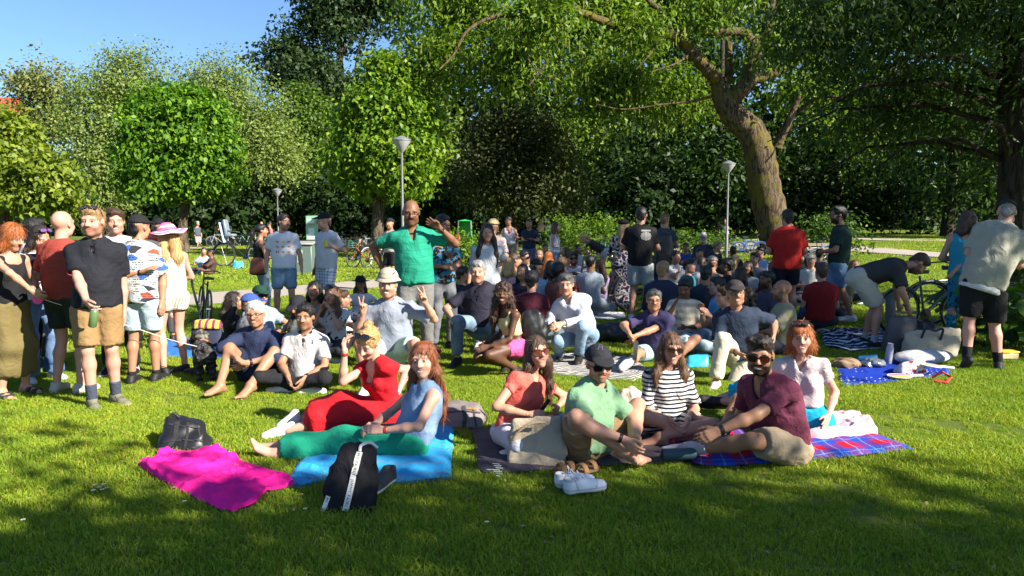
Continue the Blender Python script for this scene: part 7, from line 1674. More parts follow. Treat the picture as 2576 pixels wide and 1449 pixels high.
# grey duffel
soft_d = soft('duffel_bag', quad(1100, 1212, 1080, 0.26), np.array([at(1108, 1020, 5.92), at(1205, 1018, 5.92), at(1200, 1014, 6.12), at(1112, 1016, 6.12)]), simple('taupe nylon', (0.17, 0.145, 0.135), 0.7, bump=0.15), 'taupe duffel backpack behind the denim blouse', 'bag', 0.03, 0.012, 14, 37)
GW = simple('grey webbing', (0.04, 0.038, 0.04), 0.8); surf_strap(soft_d, [(1166, 1020), (1170, 1050), (1166, 1078)], 0.016, mat=GW); surf_strap(soft_d, [(1112, 1040), (1160, 1034), (1208, 1040)], 0.005, mat=GW, nm='zip'); surf_strap(soft_d, [(1190, 1026), (1198, 1074)], 0.008, mat=GW)
surf_strap(soft_d, [(1176, 1030), (1200, 1031)], 0.006, mat=simple('orange tag', (0.55, 0.15, 0.03), 0.6), nm='tag'); m_ = MB(); m_.tube(curve([at(1206, 1030, 5.9), at(1226, 1050, 5.9), at(1214, 1076, 5.9)], 12), 0.007, 5); sub(m_, 'loop', GW, soft_d)
soft('cloth_bag', quad(1556, 1618, 1034, 0.16), np.array([at(1562, 985, 6.42), at(1606, 978, 6.42), at(1602, 980, 6.55), at(1566, 986, 6.55)]), cloth('ecru cotton', 'plain', (0.58, 0.51, 0.41)), 'crumpled cream cotton bag beside the striped tee', 'bag', 0.04, 0.016, 12, 39)
# shoes on the grass
def shoe(label, heel, toe, c, sole, lace=True, grp=None, cat='shoe', s=1.0, open_c=None):
    h, t_ = np.asarray(heel, float), np.asarray(toe, float); tv = nrm((t_ - h) * [1, 1, 0]); up = np.array([0, 0, 1.0]); sd = np.cross(tv, up); fR = np.array([sd, up, tv]); L = np.linalg.norm((t_ - h)[:2]); g0 = np.array([h[0], h[1], 0.030]); ct = [(g0, -up)]
    k = L / 0.29
    G = [Prim(g0 + up * 0.028 * k + tv * 0.045 * k, g0 + up * 0.024 * k + tv * 0.240 * k, 0.040 * k, 0.046 * k, 0.02, R=fR, s=np.array([1, 0.85, 1]), cut=ct), Prim(g0 + up * 0.07 * k + tv * 0.05 * k, g0 + up * 0.035 * k + tv * 0.19 * k, 0.040 * k, 0.034 * k, 0.03, cut=ct + [(g0 + up * 0.088 * k, up)]),
         Prim(g0 + up * 0.03 * k + tv * 0.042 * k, g0 + up * 0.082 * k + tv * 0.036 * k, 0.037 * k, 0.036 * k, 0.02, cut=ct + [(g0 + up * 0.092 * k - tv * .0, up)]), Prim(g0 + up * 0.105 * k + tv * 0.055 * k, ra=0.030 * k, k=0.008, op=-1, R=fR, s=np.array([0.9, 1.2, 1.5]))]
    def cf(v):
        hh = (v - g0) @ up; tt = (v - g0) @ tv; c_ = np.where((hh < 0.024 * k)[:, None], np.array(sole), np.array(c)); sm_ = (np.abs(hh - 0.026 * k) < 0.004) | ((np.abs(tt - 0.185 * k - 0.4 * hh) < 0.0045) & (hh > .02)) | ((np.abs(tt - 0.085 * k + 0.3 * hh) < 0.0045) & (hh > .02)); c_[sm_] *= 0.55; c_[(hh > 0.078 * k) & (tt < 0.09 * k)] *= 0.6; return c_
    o = sdf_thing('shoe' if cat == 'shoe' else cat, label, cat, G, 0.0055, colmat('shoe leather', 0.6, 0.3, 0.2), col=cf, grp=grp)
    if lace:
        mb = MB()
        for j in range(5):
            p = g0 + tv * (0.105 + 0.020 * j) * k + up * (0.098 - 0.0085 * j) * k; mb.tube([p - sd * 0.022 * k - up * 0.006, p + up * 0.004, p + sd * 0.022 * k - up * 0.006], 0.0032, 5)
        p = g0 + tv * 0.1 * k + up * 0.102 * k; mb.tube([p, p + sd * 0.03 + up * 0.02, p + sd * 0.05 + tv * 0.02 - up * 0.01], 0.0028, 5); mb.tube([p, p - sd * 0.03 + up * 0.022, p - sd * 0.05 + tv * 0.03 - up * 0.012], 0.0028, 5)
        sub(mb, 'lace', simple('white lace', (0.72, 0.72, 0.72), 0.8), o)
    return o
WS = (0.60, 0.62, 0.66)
shoe('white leather sneaker in front of the other one', gp(1418, 1254), gp(1526, 1240), WS, (0.68, 0.68, 0.70), grp='pair of white sneakers')
shoe('white leather sneaker half hidden behind its twin', gp(1396, 1238), gp(1497, 1226), WS, (0.68, 0.68, 0.70), grp='pair of white sneakers')
shoe('grey slip on shoe with white sole beside the black tote', gp(988, 1218), gp(928, 1262), (0.055, 0.055, 0.055), (0.62, 0.61, 0.57), False)
shoe('black trainer lying behind the women near the dog', gp(512, 948), gp(462, 946), (0.012, 0.012, 0.013), (0.10, 0.10, 0.10), False, 'black trainers beside the pink hat'); shoe('black trainer touching the woman in romper', gp(470, 940), gp(424, 945), (0.012, 0.012, 0.013), (0.10, 0.10, 0.10), False, 'black trainers beside the pink hat')
def sandal(label, heel, toe):
    h, t_ = np.asarray(heel), np.asarray(toe); tv = nrm((t_ - h) * [1, 1, 0]); sd = np.cross(tv, [0, 0, 1.0]); L = np.linalg.norm((t_ - h)[:2]); r_ = empty('sandal', [h[0], h[1], 0], label, 'sandal', 'pair of brown sandals')
    out = [h + tv * L * u + sd * w + np.array([0, 0, 0.035]) for u, w in ((0, -.022), (0.15, -.034), (.5, -.033), (.8, -.045), (1, -.02), (1, .02), (.8, .045), (.5, .033), (.15, .034), (0, .022))]
    m1 = MB(); m1.poly_extrude(out[::-1], [0, 0, 0.016]); sub(m1, 'sole', simple('sandal sole', (0.20, 0.11, 0.055), 0.7), r_, False)
    for u in (0.30, 0.72):
        m2 = MB(); c_ = h + tv * L * u + np.array([0, 0, 0.052]); a = [c_ + sd * 0.042 * math.cos(k) + np.array([0, 0, 0.045 * math.sin(k)]) for k in np.linspace(0, math.pi, 9)]
        for q in (-0.012, 0, 0.012): m2.tube(np.array(a) + tv * q, 0.007, 5)
        sub(m2, 'strap', simple('tan leather', (0.36, 0.19, 0.08), 0.6), r_)
sandal('brown leather sandal behind the left white sneaker', gp(1396, 1206), gp(1448, 1196)); sandal('brown leather sandal behind the right white sneaker', gp(1446, 1210), gp(1502, 1190))
# speaker
sp = empty('portable_speaker', gp(1706, 1167), 'teal cylindrical portable speaker in front of the blankets', 'speaker'); c0, c1 = gp(1664, 1170), gp(1749, 1168); m_ = MB(); ax_ = c1 - c0; L = np.linalg.norm(ax_)
m_.lathe(c0 + [0, 0, 0.075], [(0.030, 0), (0.038, 0.004), (0.040, 0.012), (0.040, L - 0.012), (0.038, L - 0.004), (0.030, L)], 24, ax_); sub(m_, 'body', simple('speaker mesh', (0.018, 0.055, 0.075), 0.65, scale=300, var=0.3), sp)
m_ = MB(); m_.lathe(c0 + [0, 0, 0.075] - nrm(ax_) * 0.004, [(0.022, 0), (0.026, 0.003), (0.026, 0.008)], 20, ax_); m_.lathe(c1 + [0, 0, 0.075] - nrm(ax_) * 0.006, [(0.026, 0), (0.022, 0.009)], 20, ax_); sub(m_, 'end_cap', simple('black rubber', (0.01, 0.01, 0.01), 0.5), sp)
# right side things
soft('beach_bag', quad(2262, 2335, 948, 0.2), np.array([at(2266, 915, 7.75), at(2318, 903, 7.75), at(2330, 912, 7.95), at(2270, 914, 7.95)]), cloth('heart print', 'spots', (0.72, 0.66, 0.62), (0.50, 0.02, 0.03), per=0.055, frac=0.36), 'white bag with red heart print on the polka dot blanket', 'bag', 0.02, 0.008, 12, 41)
def paddle(label, c, yaw, tilt, z):
    r_ = empty('paddle', [c[0], c[1], 0], label, 'paddle', 'pair of beach paddles'); R = rotz(yaw) @ roty(tilt); m1 = MB(); P_ = [np.array([0.12 * math.cos(a), 0.095 * math.sin(a), 0]) for a in np.linspace(0, 2 * math.pi, 24, endpoint=False)]
    lo = [p for p in P_ if p[1] <= 0.001]; hi = [p for p in P_ if p[1] >= -0.001]
    for nm, pp, col_ in (('lower_face', lo, (0.42, 0.72, 0.03)), ('upper_face', hi, (0.72, 0.18, 0.32))):
        mm = MB(); pp = sorted(pp, key=lambda p: math.atan2(p[1] * (1 if nm == 'upper_face' else -1), p[0])); mm.poly_extrude([R @ p + [c[0], c[1], z] for p in pp], [0, 0, 0.012]); sub(mm, nm, simple('paddle ' + nm, col_, 0.5), r_, False)
    m1.tube([R @ p + [c[0], c[1], z + 0.006] for p in P_ + P_[:1]], 0.008, 6); m1.tube([R @ np.array([0.11, 0, 0]) + [c[0], c[1], z + .006], R @ np.array([0.26, 0, 0]) + [c[0], c[1], z + .006]], 0.014, 8); sub(m1, 'rim', simple('paddle rim', (0.66, 0.66, 0.62), 0.6), r_)
paddle('green and pink paddle leaning on the heart print bag', gp(2338, 948), 0.0, 0.12, 0.12); paddle('green and pink paddle flat on the grass edge', gp(2262, 958), 0.12, 0.0, 0.045)
m_ = MB(); m_.tube([gp(2345, 950, 0.05), gp(2370, 935, 0.12), gp(2392, 950, 0.05), gp(2380, 962, 0.04), gp(2350, 958, 0.05)], 0.014, 6); so = m_.build('bag_strap', cloth('red white strap', 'hstripe', (0.6, 0.05, 0.04), (0.65, 0.6, 0.55), per=0.03), None, True, origin=gp(2370, 955)); tag(so, 'red and white striped strap beside the paddles', 'strap')
bt = soft('tote_bag', quad(2285, 2410, 902, 0.22), np.array([at(2276, 838, 8.95), at(2416, 826, 8.95), at(2400, 830, 9.15), at(2290, 842, 9.15)]), cloth('ecru canvas', 'plain', (0.50, 0.44, 0.34)), 'large beige tote bag with navy handles by the bicycle', 'bag', 0.03, 0.014, 14, 43)
m_ = MB(); m_.tube(curve([at(2318, 850, 8.9), at(2330, 826, 8.85), at(2352, 832, 8.85), at(2372, 828, 8.85), at(2366, 855, 8.88)], 24), 0.014, 6); sub(m_, 'handle', simple('navy webbing', (0.02, 0.025, 0.05), 0.8), bt)
gbk = soft('backpack', quad(2232, 2308, 890, 0.2), np.array([at(2236, 800, 9.25), at(2306, 800, 9.25), at(2304, 796, 9.4), at(2240, 796, 9.4)]), simple('slate nylon', (0.075, 0.072, 0.080), 0.7, bump=0.2), 'open slate grey backpack the bending man reaches into', 'bag', 0.02, 0.008, 12, 45)
m_ = MB(); m_.box(at(2240, 778, 9.36), (0.09, 0.14, 0.36), rotx(-0.1) @ rotz(0.2), 0.03); sub(m_, 'flap', simple('slate nylon', (0.075, 0.072, 0.080), 0.7, bump=0.2), gbk)
sdf_thing('sack', 'white soft sack lying in front of beige tote', 'bag', [Prim(at(2330, 896, 8.45), ell=np.array([0.30, 0.15, 0.085]), R=np.eye(3), k=.02), Prim(at(2285, 900, 8.35), ell=np.array([0.16, 0.12, 0.06]), R=np.eye(3), k=.05)], 0.012, cloth('white cotton', 'plain', (0.60, 0.57, 0.58)), post=lambda P, F: F + wob(P, 5, 25, .012))
sdf_thing('paper_bag', 'brown paper bread bag on the polka dot blanket', 'bag', [Prim(gp(2130, 914, .07), ell=np.array([0.15, 0.10, 0.06]), R=np.eye(3), k=.02)], 0.01, simple('brown paper', (0.22, 0.14, 0.08), 0.8, bump=0.3), post=lambda P, F: F + wob(P, 8, 45, .014))
sdf_thing('foil_bag', 'crumpled silver snack bag on the polka dot blanket', 'bag', [Prim(gp(2195, 915, .06), ell=np.array([0.14, 0.10, 0.055]), R=np.eye(3), k=.02)], 0.009, simple('foil', (0.30, 0.31, 0.34), 0.3, 0.7, bump=0.3), post=lambda P, F: F + wob(P, 9, 50, .016))
m_ = MB(); c_ = gp(2160, 904, 0.07); m_.lathe(c_, [(0.035, 0), (0.037, 0.004), (0.048, 0.19), (0.046, 0.195), (0.033, 0.01)], 18, (0.9, -0.3, 0.1)); o = m_.build('paper_cup', simple('sky blue card', (0.05, 0.34, 0.62), 0.6), None, True, origin=gp(2160, 904)); tag(o, 'sky blue cup lying beside the bread bag', 'cup')
m_ = MB(); c_ = gp(2233, 915, 0.03); m_.lathe(c_, [(0.036, 0), (0.04, 0.01), (0.04, 0.19), (0.03, 0.21), (0.03, 0.24)], 18, (0.05, -0.1, 1)); o = m_.build('bottle', simple('grey plastic', (0.34, 0.35, 0.40), 0.4), None, True, origin=gp(2233, 915)); tag(o, 'grey drinking bottle beside the silver bag', 'bottle')
fb = empty('food_box', gp(2540, 912), 'clear plastic box with yellow lid on the grass', 'box'); m_ = MB(); c_ = gp(2540, 910); m_.box(c_ + [0, 0.08, 0.065], (0.22, 0.16, 0.08), None, 0.012); sub(m_, 'body', simple('cloudy plastic', (0.55, 0.45, 0.25), 0.3), fb); m_ = MB(); m_.box(c_ + [0, 0.08, 0.113], (0.235, 0.175, 0.018), None, 0.006); sub(m_, 'lid', simple('yellow lid', (0.70, 0.48, 0.05), 0.4), fb)
cooler = soft('cooler_bag', quad(1730, 1783, 926, 0.2), np.array([at(1731, 895, 8.32), at(1782, 893, 8.32), at(1780, 892, 8.5), at(1733, 894, 8.5)]), simple('turquoise foil bag', (0.02, 0.34, 0.55), 0.35, bump=0.2), 'turquoise cooler bag between the purple and blue tees', 'bag', 0.01, 0.006, 10, 47)
bw = soft('shopping_bag', quad(2018, 2090, 822, 0.22), np.array([at(2014, 762, 11.4), at(2092, 768, 11.4), at(2088, 764, 11.6), at(2018, 760, 11.6)]), cloth('blue white bag', 'vstripe', (0.05, 0.14, 0.48), (0.62, 0.64, 0.68), per=0.30, frac=0.25), 'white and blue shopping bag behind the beige shirt', 'bag', 0.02, 0.010, 12, 49)
soft('shoulder_bag', np.array([at(628, 690, 12.75), at(668, 690, 12.75), at(668, 690, 12.9), at(628, 690, 12.9)]), np.array([at(634, 650, 12.75), at(664, 650, 12.75), at(664, 650, 12.88), at(634, 650, 12.88)]), simple('brown leather', (0.13, 0.040, 0.022), 0.45), 'brown leather shoulder bag carried by ponytailed woman', 'bag', 0.02, 0.006, 10, 51)
nb = soft('picnic_bag', quad(484, 556, 878, 0.26), np.array([at(482, 826, 9.6), at(556, 826, 9.6), at(554, 824, 9.85), at(484, 824, 9.85)]), simple('navy canvas', (0.014, 0.02, 0.05), 0.8), 'navy picnic bag with striped top behind the dog', 'bag', 0.025, 0.008, 12, 53)
soft('flap', np.array([at(484, 828, 9.56), at(556, 828, 9.56), at(556, 828, 9.9), at(484, 828, 9.9)]), np.array([at(490, 806, 9.6), at(554, 806, 9.6), at(552, 806, 9.85), at(490, 806, 9.85)]), cloth('multi stripe', 'vstripe', (0.60, 0.48, 0.06), (0.25, 0.03, 0.16), per=0.09, frac=0.4), '', '', 0.02, 0.006, 10, 54, nb)
soft('backpack', np.array([at(1312, 850, 8.1), at(1375, 850, 8.1), at(1375, 850, 8.35), at(1312, 850, 8.35)]), np.array([at(1318, 785, 8.12), at(1360, 788, 8.12), at(1360, 786, 8.32), at(1318, 784, 8.32)]), BLKN, 'shiny black backpack on the back of the braided woman', 'bag', 0.035, 0.012, 14, 55)
for k, (x, y, lab) in enumerate(((1545, 826, 'black bag heap beside the white kneeling shirt'), (2300, 815, 'dark rucksack behind the slate backpack'))):
    sdf_thing('bag', lab, 'bag', [Prim(gp(x, y + 12, 0.12), ell=np.array([0.34, 0.2, 0.14]), R=np.eye(3), k=.02), Prim(gp(x - 22, y + 14, .1), ell=np.array([.2, .15, .1]), R=np.eye(3), k=.04)], 0.016, BLKN, post=lambda P, F: F + wob(P, 15, 25, .02))
soft('backpack', np.array([at(1648, 672, 14.6), at(1692, 672, 14.6), at(1692, 672, 14.85), at(1648, 672, 14.85)]), np.array([at(1650, 588, 14.62), at(1688, 588, 14.62), at(1688, 588, 14.85), at(1650, 588, 14.85)]), BLKN, 'black backpack worn by the man in navy tee', 'bag', 0.03, 0.008, 12, 57)
shoe('white trainer with black stripes behind the white kneeling shirt', gp(1515, 852), gp(1550, 856), (0.66, 0.66, 0.66), (0.66, 0.66, 0.66), False)
# drinks and held things
def can(label, p, c, axis=(0, 0, 1), r=0.033, h=0.12, name='can', cat='can', top=(0.5, 0.5, 0.5)):
    e = empty(name, p, label, cat); m1 = MB(); m1.lathe(p, [(r * .8, 0), (r, 0.008), (r, h - 0.012), (r * .8, h - .002)], 16, axis); sub(m1, 'body', simple('can ' + label[:12], c, 0.35, 0.2), e); m2 = MB(); m2.lathe(np.asarray(p) + nrm(axis) * (h - .002), [(r * .8, 0), (r * .82, .003), (r * .75, .002)], 16, axis); sub(m2, 'top', simple('can top %s' % (top,), top, 0.3, 0.6), e)
can('green drink can held by the man in black polo', at(232, 822, 6.16), (0.12, 0.20, 0.08), (0.25, -0.1, 1), 0.033, 0.15); can('yellow can held by the man in navy cap', at(820, 622, 11.5), (0.60, 0.45, 0.02), (0, 0, 1), .036, .11); can('cup in the hands of the white vest man', at(1281, 588, 21.2), (0.5, 0.08, 0.06), h=.12, name='cup', cat='cup')
can('orange cup held by the woman in red dress', at(984, 1048, 5.72), (0.60, 0.20, 0.02), (0.1, 0, 1), 0.036, 0.09, 'cup', 'cup', (0.6, 0.3, 0.05)); can('beige bottle held by the man in purple tee', at(1597, 900, 8.15), (0.55, 0.42, 0.28), (0.05, 0, 1), 0.026, 0.19, 'bottle', 'bottle', (0.4, 0.15, 0.03))
can('green beer bottle beside the striped beige tee', gp(1737, 872, 0.03), (0.02, 0.12, 0.03), h=.2, r=.03, name='bottle', cat='bottle'); can('white cup beside the turquoise cooler bag', gp(1722, 890, 0.03), (0.6, 0.6, 0.62), r=.035, h=.11, name='cup', cat='cup'); can('golden can beside the brown sweatshirt', gp(508, 692, 0.03), (0.45, 0.38, 0.08))
can('dark pint glass held between the two women at left', at(62, 690, 7.25), (0.20, 0.09, 0.02), (0, 0, 1), 0.04, .13, 'glass', 'glass')
m_ = MB(); m_.box(at(1366, 1026, 5.15), (0.03, 0.012, 0.15), roty(0.6), 0.004); o = m_.build('phone', simple('black glass', (0.008, 0.008, 0.01), 0.15), None, False, origin=at(1366, 1026, 5.15)); tag(o, 'black phone held by the woman in coral tee', 'phone')
m_ = MB(); m_.box(at(80, 660, 7.2), (0.10, 0.012, 0.17), rotz(0.3), 0.006); o = m_.build('tablet_case', simple('dark case', (0.02, 0.012, 0.03), 0.4), None, False, origin=at(80, 660, 7.2)); tag(o, 'dark phone case held by the red haired woman', 'phone')
cm_ = empty('camera', at(1126, 640, 9.05), 'black camera held by the man in tropical print', 'camera'); m_ = MB(); m_.box(at(1126, 640, 9.05), (0.13, 0.07, 0.09), rotz(.5), 0.01); sub(m_, 'body', simple('camera body', (0.01, 0.01, 0.011), 0.5), cm_); m_ = MB(); m_.lathe(at(1126, 640, 9.0), [(0.034, 0), (0.036, 0.05), (0.030, 0.08)], 14, (0.4, -0.9, -0.1)); sub(m_, 'lens', simple('camera lens', (0.008, 0.008, 0.01), 0.2), cm_)
# leash
lh = empty('leash', at(94, 748, 6.82), 'pink retractable dog leash with pale cord', 'leash'); m_ = MB(); m_.lathe(at(96, 752, 6.78) + [0, 0.015, 0], [(0.02, 0), (0.048, 0.006), (0.048, 0.028), (0.02, 0.034)], 18, (0, -1, 0)); sub(m_, 'handle', simple('pink plastic', (0.80, 0.05, 0.28), 0.35), lh)
m_ = MB(); m_.tube(curve([at(112, 754, 6.8), at(200, 782, 7.05), at(330, 822, 7.3), at(430, 855, 7.5), at(497, 872, 7.62)], 32), 0.0035, 5); sub(m_, 'cord', simple('pale cord', (0.6, 0.58, 0.52), 0.8), lh)

# dog
def dog():
    g = gp(516, 956); f = nrm([-0.45, 0.85, 0]); l = np.array([-f[1], f[0], 0]); u = np.array([0, 0, 1.0]); W = lambda a, b, c: g + l * a + f * b + u * c
    P_ = [Prim(W(0, -0.10, 0.27), W(0, 0.16, 0.29), 0.095, 0.105, 0.04), Prim(W(0, 0.17, 0.30), W(-0.02, 0.25, 0.39), 0.075, 0.062, 0.04), Prim(W(0.0, 0.27, 0.43), ell=np.array([0.07, 0.075, 0.068]), R=np.eye(3), k=.03)]
    hd = nrm([-0.9, 0.15, -0.05]); hc = W(0, 0.27, 0.43)
    P_ += [Prim(hc + hd * 0.05 - u * 0.015, hc + hd * 0.115 - u * 0.03, 0.042, 0.034, 0.02), Prim(hc + hd * 0.10 - u * 0.05, hc + hd * 0.10 - u * 0.075, 0.03, 0.02, 0.02)]
    for sg in (1, -1):
        sd = np.cross(hd, u) * sg; P_ += [Prim(hc + sd * 0.05 + u * 0.04, hc + sd * 0.075 + u * 0.005 + hd * .01, 0.022, 0.016, 0.01)]
        P_ += [Prim(W(sg * 0.055, 0.15, 0.24), W(sg * 0.06, 0.16, 0.12), 0.042, 0.032, 0.03), Prim(W(sg * 0.06, 0.16, 0.12), W(sg * 0.06, 0.155, 0.035), 0.031, 0.028, 0.02), Prim(W(sg * .06, .155, .03), W(sg * .06, .185, .025), .028, .026, .02)]
        P_ += [Prim(W(sg * 0.06, -0.09, 0.25), W(sg * 0.065, -0.05, 0.17), 0.055, 0.042, 0.03), Prim(W(sg * 0.065, -0.05, 0.17), W(sg * 0.065, -0.13, 0.11), 0.038, 0.028, 0.02), Prim(W(sg * 0.065, -0.13, 0.11), W(sg * 0.065, -0.12, 0.03), 0.028, 0.026, 0.02), Prim(W(sg * .065, -.12, .028), W(sg * .065, -.09, .025), .027, .025, .02)]
    P_ += [Prim(W(0, -0.17, 0.31), W(0.01, -0.20, 0.39), 0.028, 0.02, 0.02)]
    def cf(v):
        q = np.linalg.norm(v - (hc + hd * 0.04), axis=1); c = np.tile(np.array([0.022, 0.021, 0.022]), (len(v), 1)); w = wob(v.astype(np.float32), 77, 60, 1.0)
        c = c + np.array([0.06, 0.055, 0.05]) * np.clip(w + 0.1, 0, 1)[:, None]; m = q < 0.13; c[m] = c[m] + np.array([0.10, 0.085, 0.06]) * np.clip(w[m] + .5, 0, 1)[:, None]
        nose = np.linalg.norm(v - (hc + hd * 0.148 - u * 0.022), axis=1) < 0.02; c[nose] = 0.008; return c
    o = sdf_thing('dog', 'small shaggy dark grey dog on a leash', 'dog', P_, 0.0105, colmat('dog fur', 0.85, 0.2, 0.8), post=lambda P, F: F + wob(P, 31, 110, 0.009) + wob(P, 32, 60, .008), col=cf, org=g)
    m1 = MB(); nc = (W(-0.01, 0.215, 0.345)); m1.lathe(nc - nrm(W(-.02, .25, .39) - W(0, .17, .3)) * .01, [(0.082, 0), (0.084, 0.004), (0.084, 0.018), (0.082, 0.022)], 18, W(-.02, .25, .39) - W(0, .17, .3)); sub(m1, 'collar', simple('orange collar', (0.55, 0.13, 0.03), 0.6), o)
dog()

# ---------------------------------------------------------------- lamps, board, bin, bicycles, far things
STEEL = simple('galvanised steel', (0.15, 0.15, 0.145), 0.5, 0.3); LAMPW = simple('lamp glass', (0.28, 0.28, 0.27), 0.35); LAMPC = simple('lamp cap', (0.20, 0.21, 0.22), 0.45, 0.3)
def lamp(label, x, ytop, Z):
    t_ = at(x, ytop, Z); b = np.array([t_[0], Z, gz(t_[0], Z)]); h = t_[2] - b[2]; r_ = empty('street_lamp', b, label, 'street lamp', 'park street lamps'); m1 = MB(); m1.lathe(b, [(0.07, 0), (0.07, 1.0), (0.05, 1.05), (0.038, h - 0.6), (0.038, h - 0.52)], 12); sub(m1, 'pole', STEEL, r_)
    m1 = MB(); m1.lathe(b + [0, 0, h - 0.52], [(0.05, 0), (0.09, 0.05), (0.28, 0.33), (0.28, 0.35)], 20); sub(m1, 'lamp_shade', LAMPW, r_); m1 = MB(); m1.lathe(b + [0, 0, h - 0.17], [(0.30, 0), (0.30, 0.03), (0.08, 0.14), (0.0, 0.16)], 20); sub(m1, 'cap', LAMPC, r_)
lamp('tall park lamp behind the waving man', 1010, 340, 23); lamp('park lamp left of the big leaning trunk', 1833, 403, 31); lamp('distant park lamp beside the feathery tree', 697, 472, 44)
def bike(label, x, Z, yaw, c, s=1.0, basket=None, tilt=0.08, y=None, grp='bicycles parked in the park'):
    g = np.array([at(x, 600, Z)[0], Z, 0.0]); g[2] = gz(g[0], Z); R = rotz(math.radians(yaw)) @ rotx(tilt); r_ = empty('bicycle', g, label, 'bicycle', grp); W = lambda a, h, b=0: g + R @ (np.array([a, b, h]) * s)
    n = 10 if Z > 20 else 14
    for a in (-0.53, 0.53):
        m1 = MB(); ring = [W(a + 0.335 * math.cos(k), 0.35 + 0.335 * math.sin(k)) for k in np.linspace(0, 2 * math.pi, 2 * n + 1)]; m1.tube(ring, 0.019 * s, 6, False); wo = sub(m1, 'wheel', simple('tyre', (0.012, 0.012, 0.013), 0.8), r_)
        m2 = MB(); ring = [W(a + 0.312 * math.cos(k), 0.35 + 0.312 * math.sin(k)) for k in np.linspace(0, 2 * math.pi, 2 * n + 1)]; m2.tube(ring, 0.010 * s, 5, False); m2.tube([W(a, .35, -.04), W(a, .35, .04)], .02 * s, 6)
        for k in np.linspace(0, 2 * math.pi, n, endpoint=False): m2.tube([W(a, 0.35), W(a + 0.31 * math.cos(k), 0.35 + 0.31 * math.sin(k))], 0.0028 * s, 4, False)
        ro = m2.build('rim', simple('rim alloy', (0.35, 0.35, 0.35), 0.35, 0.7), None, True)
        for v in ro.data.vertices: v.co -= Vector(g)
        ro.parent = wo
    fm_ = simple('bike paint %s' % (c,), c, 0.35); m1 = MB(); rt = 0.017 * s
    for a, b in (((-0.10, 0.30), (0.38, 0.72)), ((-0.22, 0.78), (0.36, 0.80)), ((-0.10, 0.30), (-0.24, 0.86)), ((-0.10, 0.30), (-0.53, 0.35)), ((-0.22, 0.74), (-0.53, 0.35)), ((0.35, 0.86), (0.40, 0.66)), ((0.40, 0.66), (0.53, 0.35))): m1.tube([W(*a), W(*b)], rt, 7)
    sub(m1, 'frame', fm_, r_)
    m1 = MB(); m1.tube([W(0.36, 0.84), W(0.33, 1.0)], 0.013 * s, 6); m1.tube([W(0.18, 1.02, -0.28), W(0.32, 1.04, -0.2), W(0.36, 1.02, 0), W(0.32, 1.04, 0.2), W(0.18, 1.02, 0.28)], 0.012 * s, 6); sub(m1, 'handlebar', simple('dark alloy', (0.05, 0.05, 0.055), 0.4, 0.5), r_)
    m1 = MB(); m1.poly_extrude([W(a, .90, b) for a, b in ((-0.10, -.015), (-0.10, .015), (-0.25, .05), (-.37, .09), (-.38, -.09), (-.25, -.05))], R @ np.array([0, 0, .05]) * s); sub(m1, 'saddle', simple('saddle', (0.015, 0.013, 0.012), 0.5), r_, False)
    m1 = MB(); m1.lathe(W(-0.10, 0.30, -0.05), [(0.02, 0), (0.09 * s, .01), (0.09 * s, .02), (.02, .03)], 14, R @ np.array([0, 1.0, 0])); m1.tube([W(-0.10, 0.30, 0.06), W(0.02, 0.18, 0.08)], .01 * s, 5); m1.tube([W(-0.10, 0.30, -0.06), W(-0.22, 0.42, -0.08)], .01 * s, 5); sub(m1, 'crank', simple('dark alloy', (0.05, 0.05, 0.055), 0.4, 0.5), r_)
    m1 = MB()
    for a in (-0.53, 0.53): m1.tube([W(a + 0.37 * math.cos(k), 0.35 + 0.37 * math.sin(k)) for k in np.linspace(0.3, 2.6, 10)], 0.014 * s, 5)
    sub(m1, 'mudguard', fm_, r_)
    if basket:
        m1 = MB()
        for h in (0.72, 0.80, 0.88, 0.96): m1.tube([W(0.45, h, -.17), W(0.75, h, -.17), W(0.75, h, .17), W(0.45, h, .17), W(0.45, h, -.17)], .008 * s, 4)
        for a, b in ((.45, -.17), (.6, -.17), (.75, -.17), (.75, 0), (.75, .17), (.6, .17), (.45, .17)): m1.tube([W(a, .72, b), W(a, .97, b)], .006 * s, 4)
        sub(m1, 'basket', simple('basket', basket, 0.7), r_)
    return r_
bike('dark bicycle leaning among the bags behind the bending man', 2345, 10.8, 12, (0.10, 0.13, 0.14)); bike('grey bicycle behind the turquoise tank top', 2440, 11.6, -20, (0.05, 0.05, 0.06))
bike('black bicycle standing in the crowd beside patterned dress', 1520, 13.2, 195, (0.010, 0.010, 0.012), 1.05); bike('orange bicycle with blue wheels on the left lawn', 915, 26, 150, (0.50, 0.13, 0.02), basket=(0.08, 0.22, 0.14)); bike('white bicycle beside the orange one', 945, 27, 60, (0.55, 0.57, 0.6))
bike('yellow bicycle parked below the chestnut', 640, 48, 110, (0.65, 0.42, 0.01)); bike('blue bicycle parked behind the walking men', 520, 50, 170, (0.03, 0.10, 0.5)); bike('green bicycle parked beside the yellow one', 618, 49, 160, (0.25, 0.42, 0.38)); bike('dark bicycle parked at the far path', 585, 50, 20, (0.03, 0.03, 0.03))
bike('bright orange bicycle parked under the bright chestnut', 886, 40, 70, (0.75, 0.35, 0.02)); bike('silver bicycle parked near the information board', 930, 38, 15, (0.3, 0.33, 0.35), basket=(0.05, 0.05, 0.05)); bike('black bicycle parked behind the waving man', 955, 37, 150, (0.02, 0.02, 0.02))
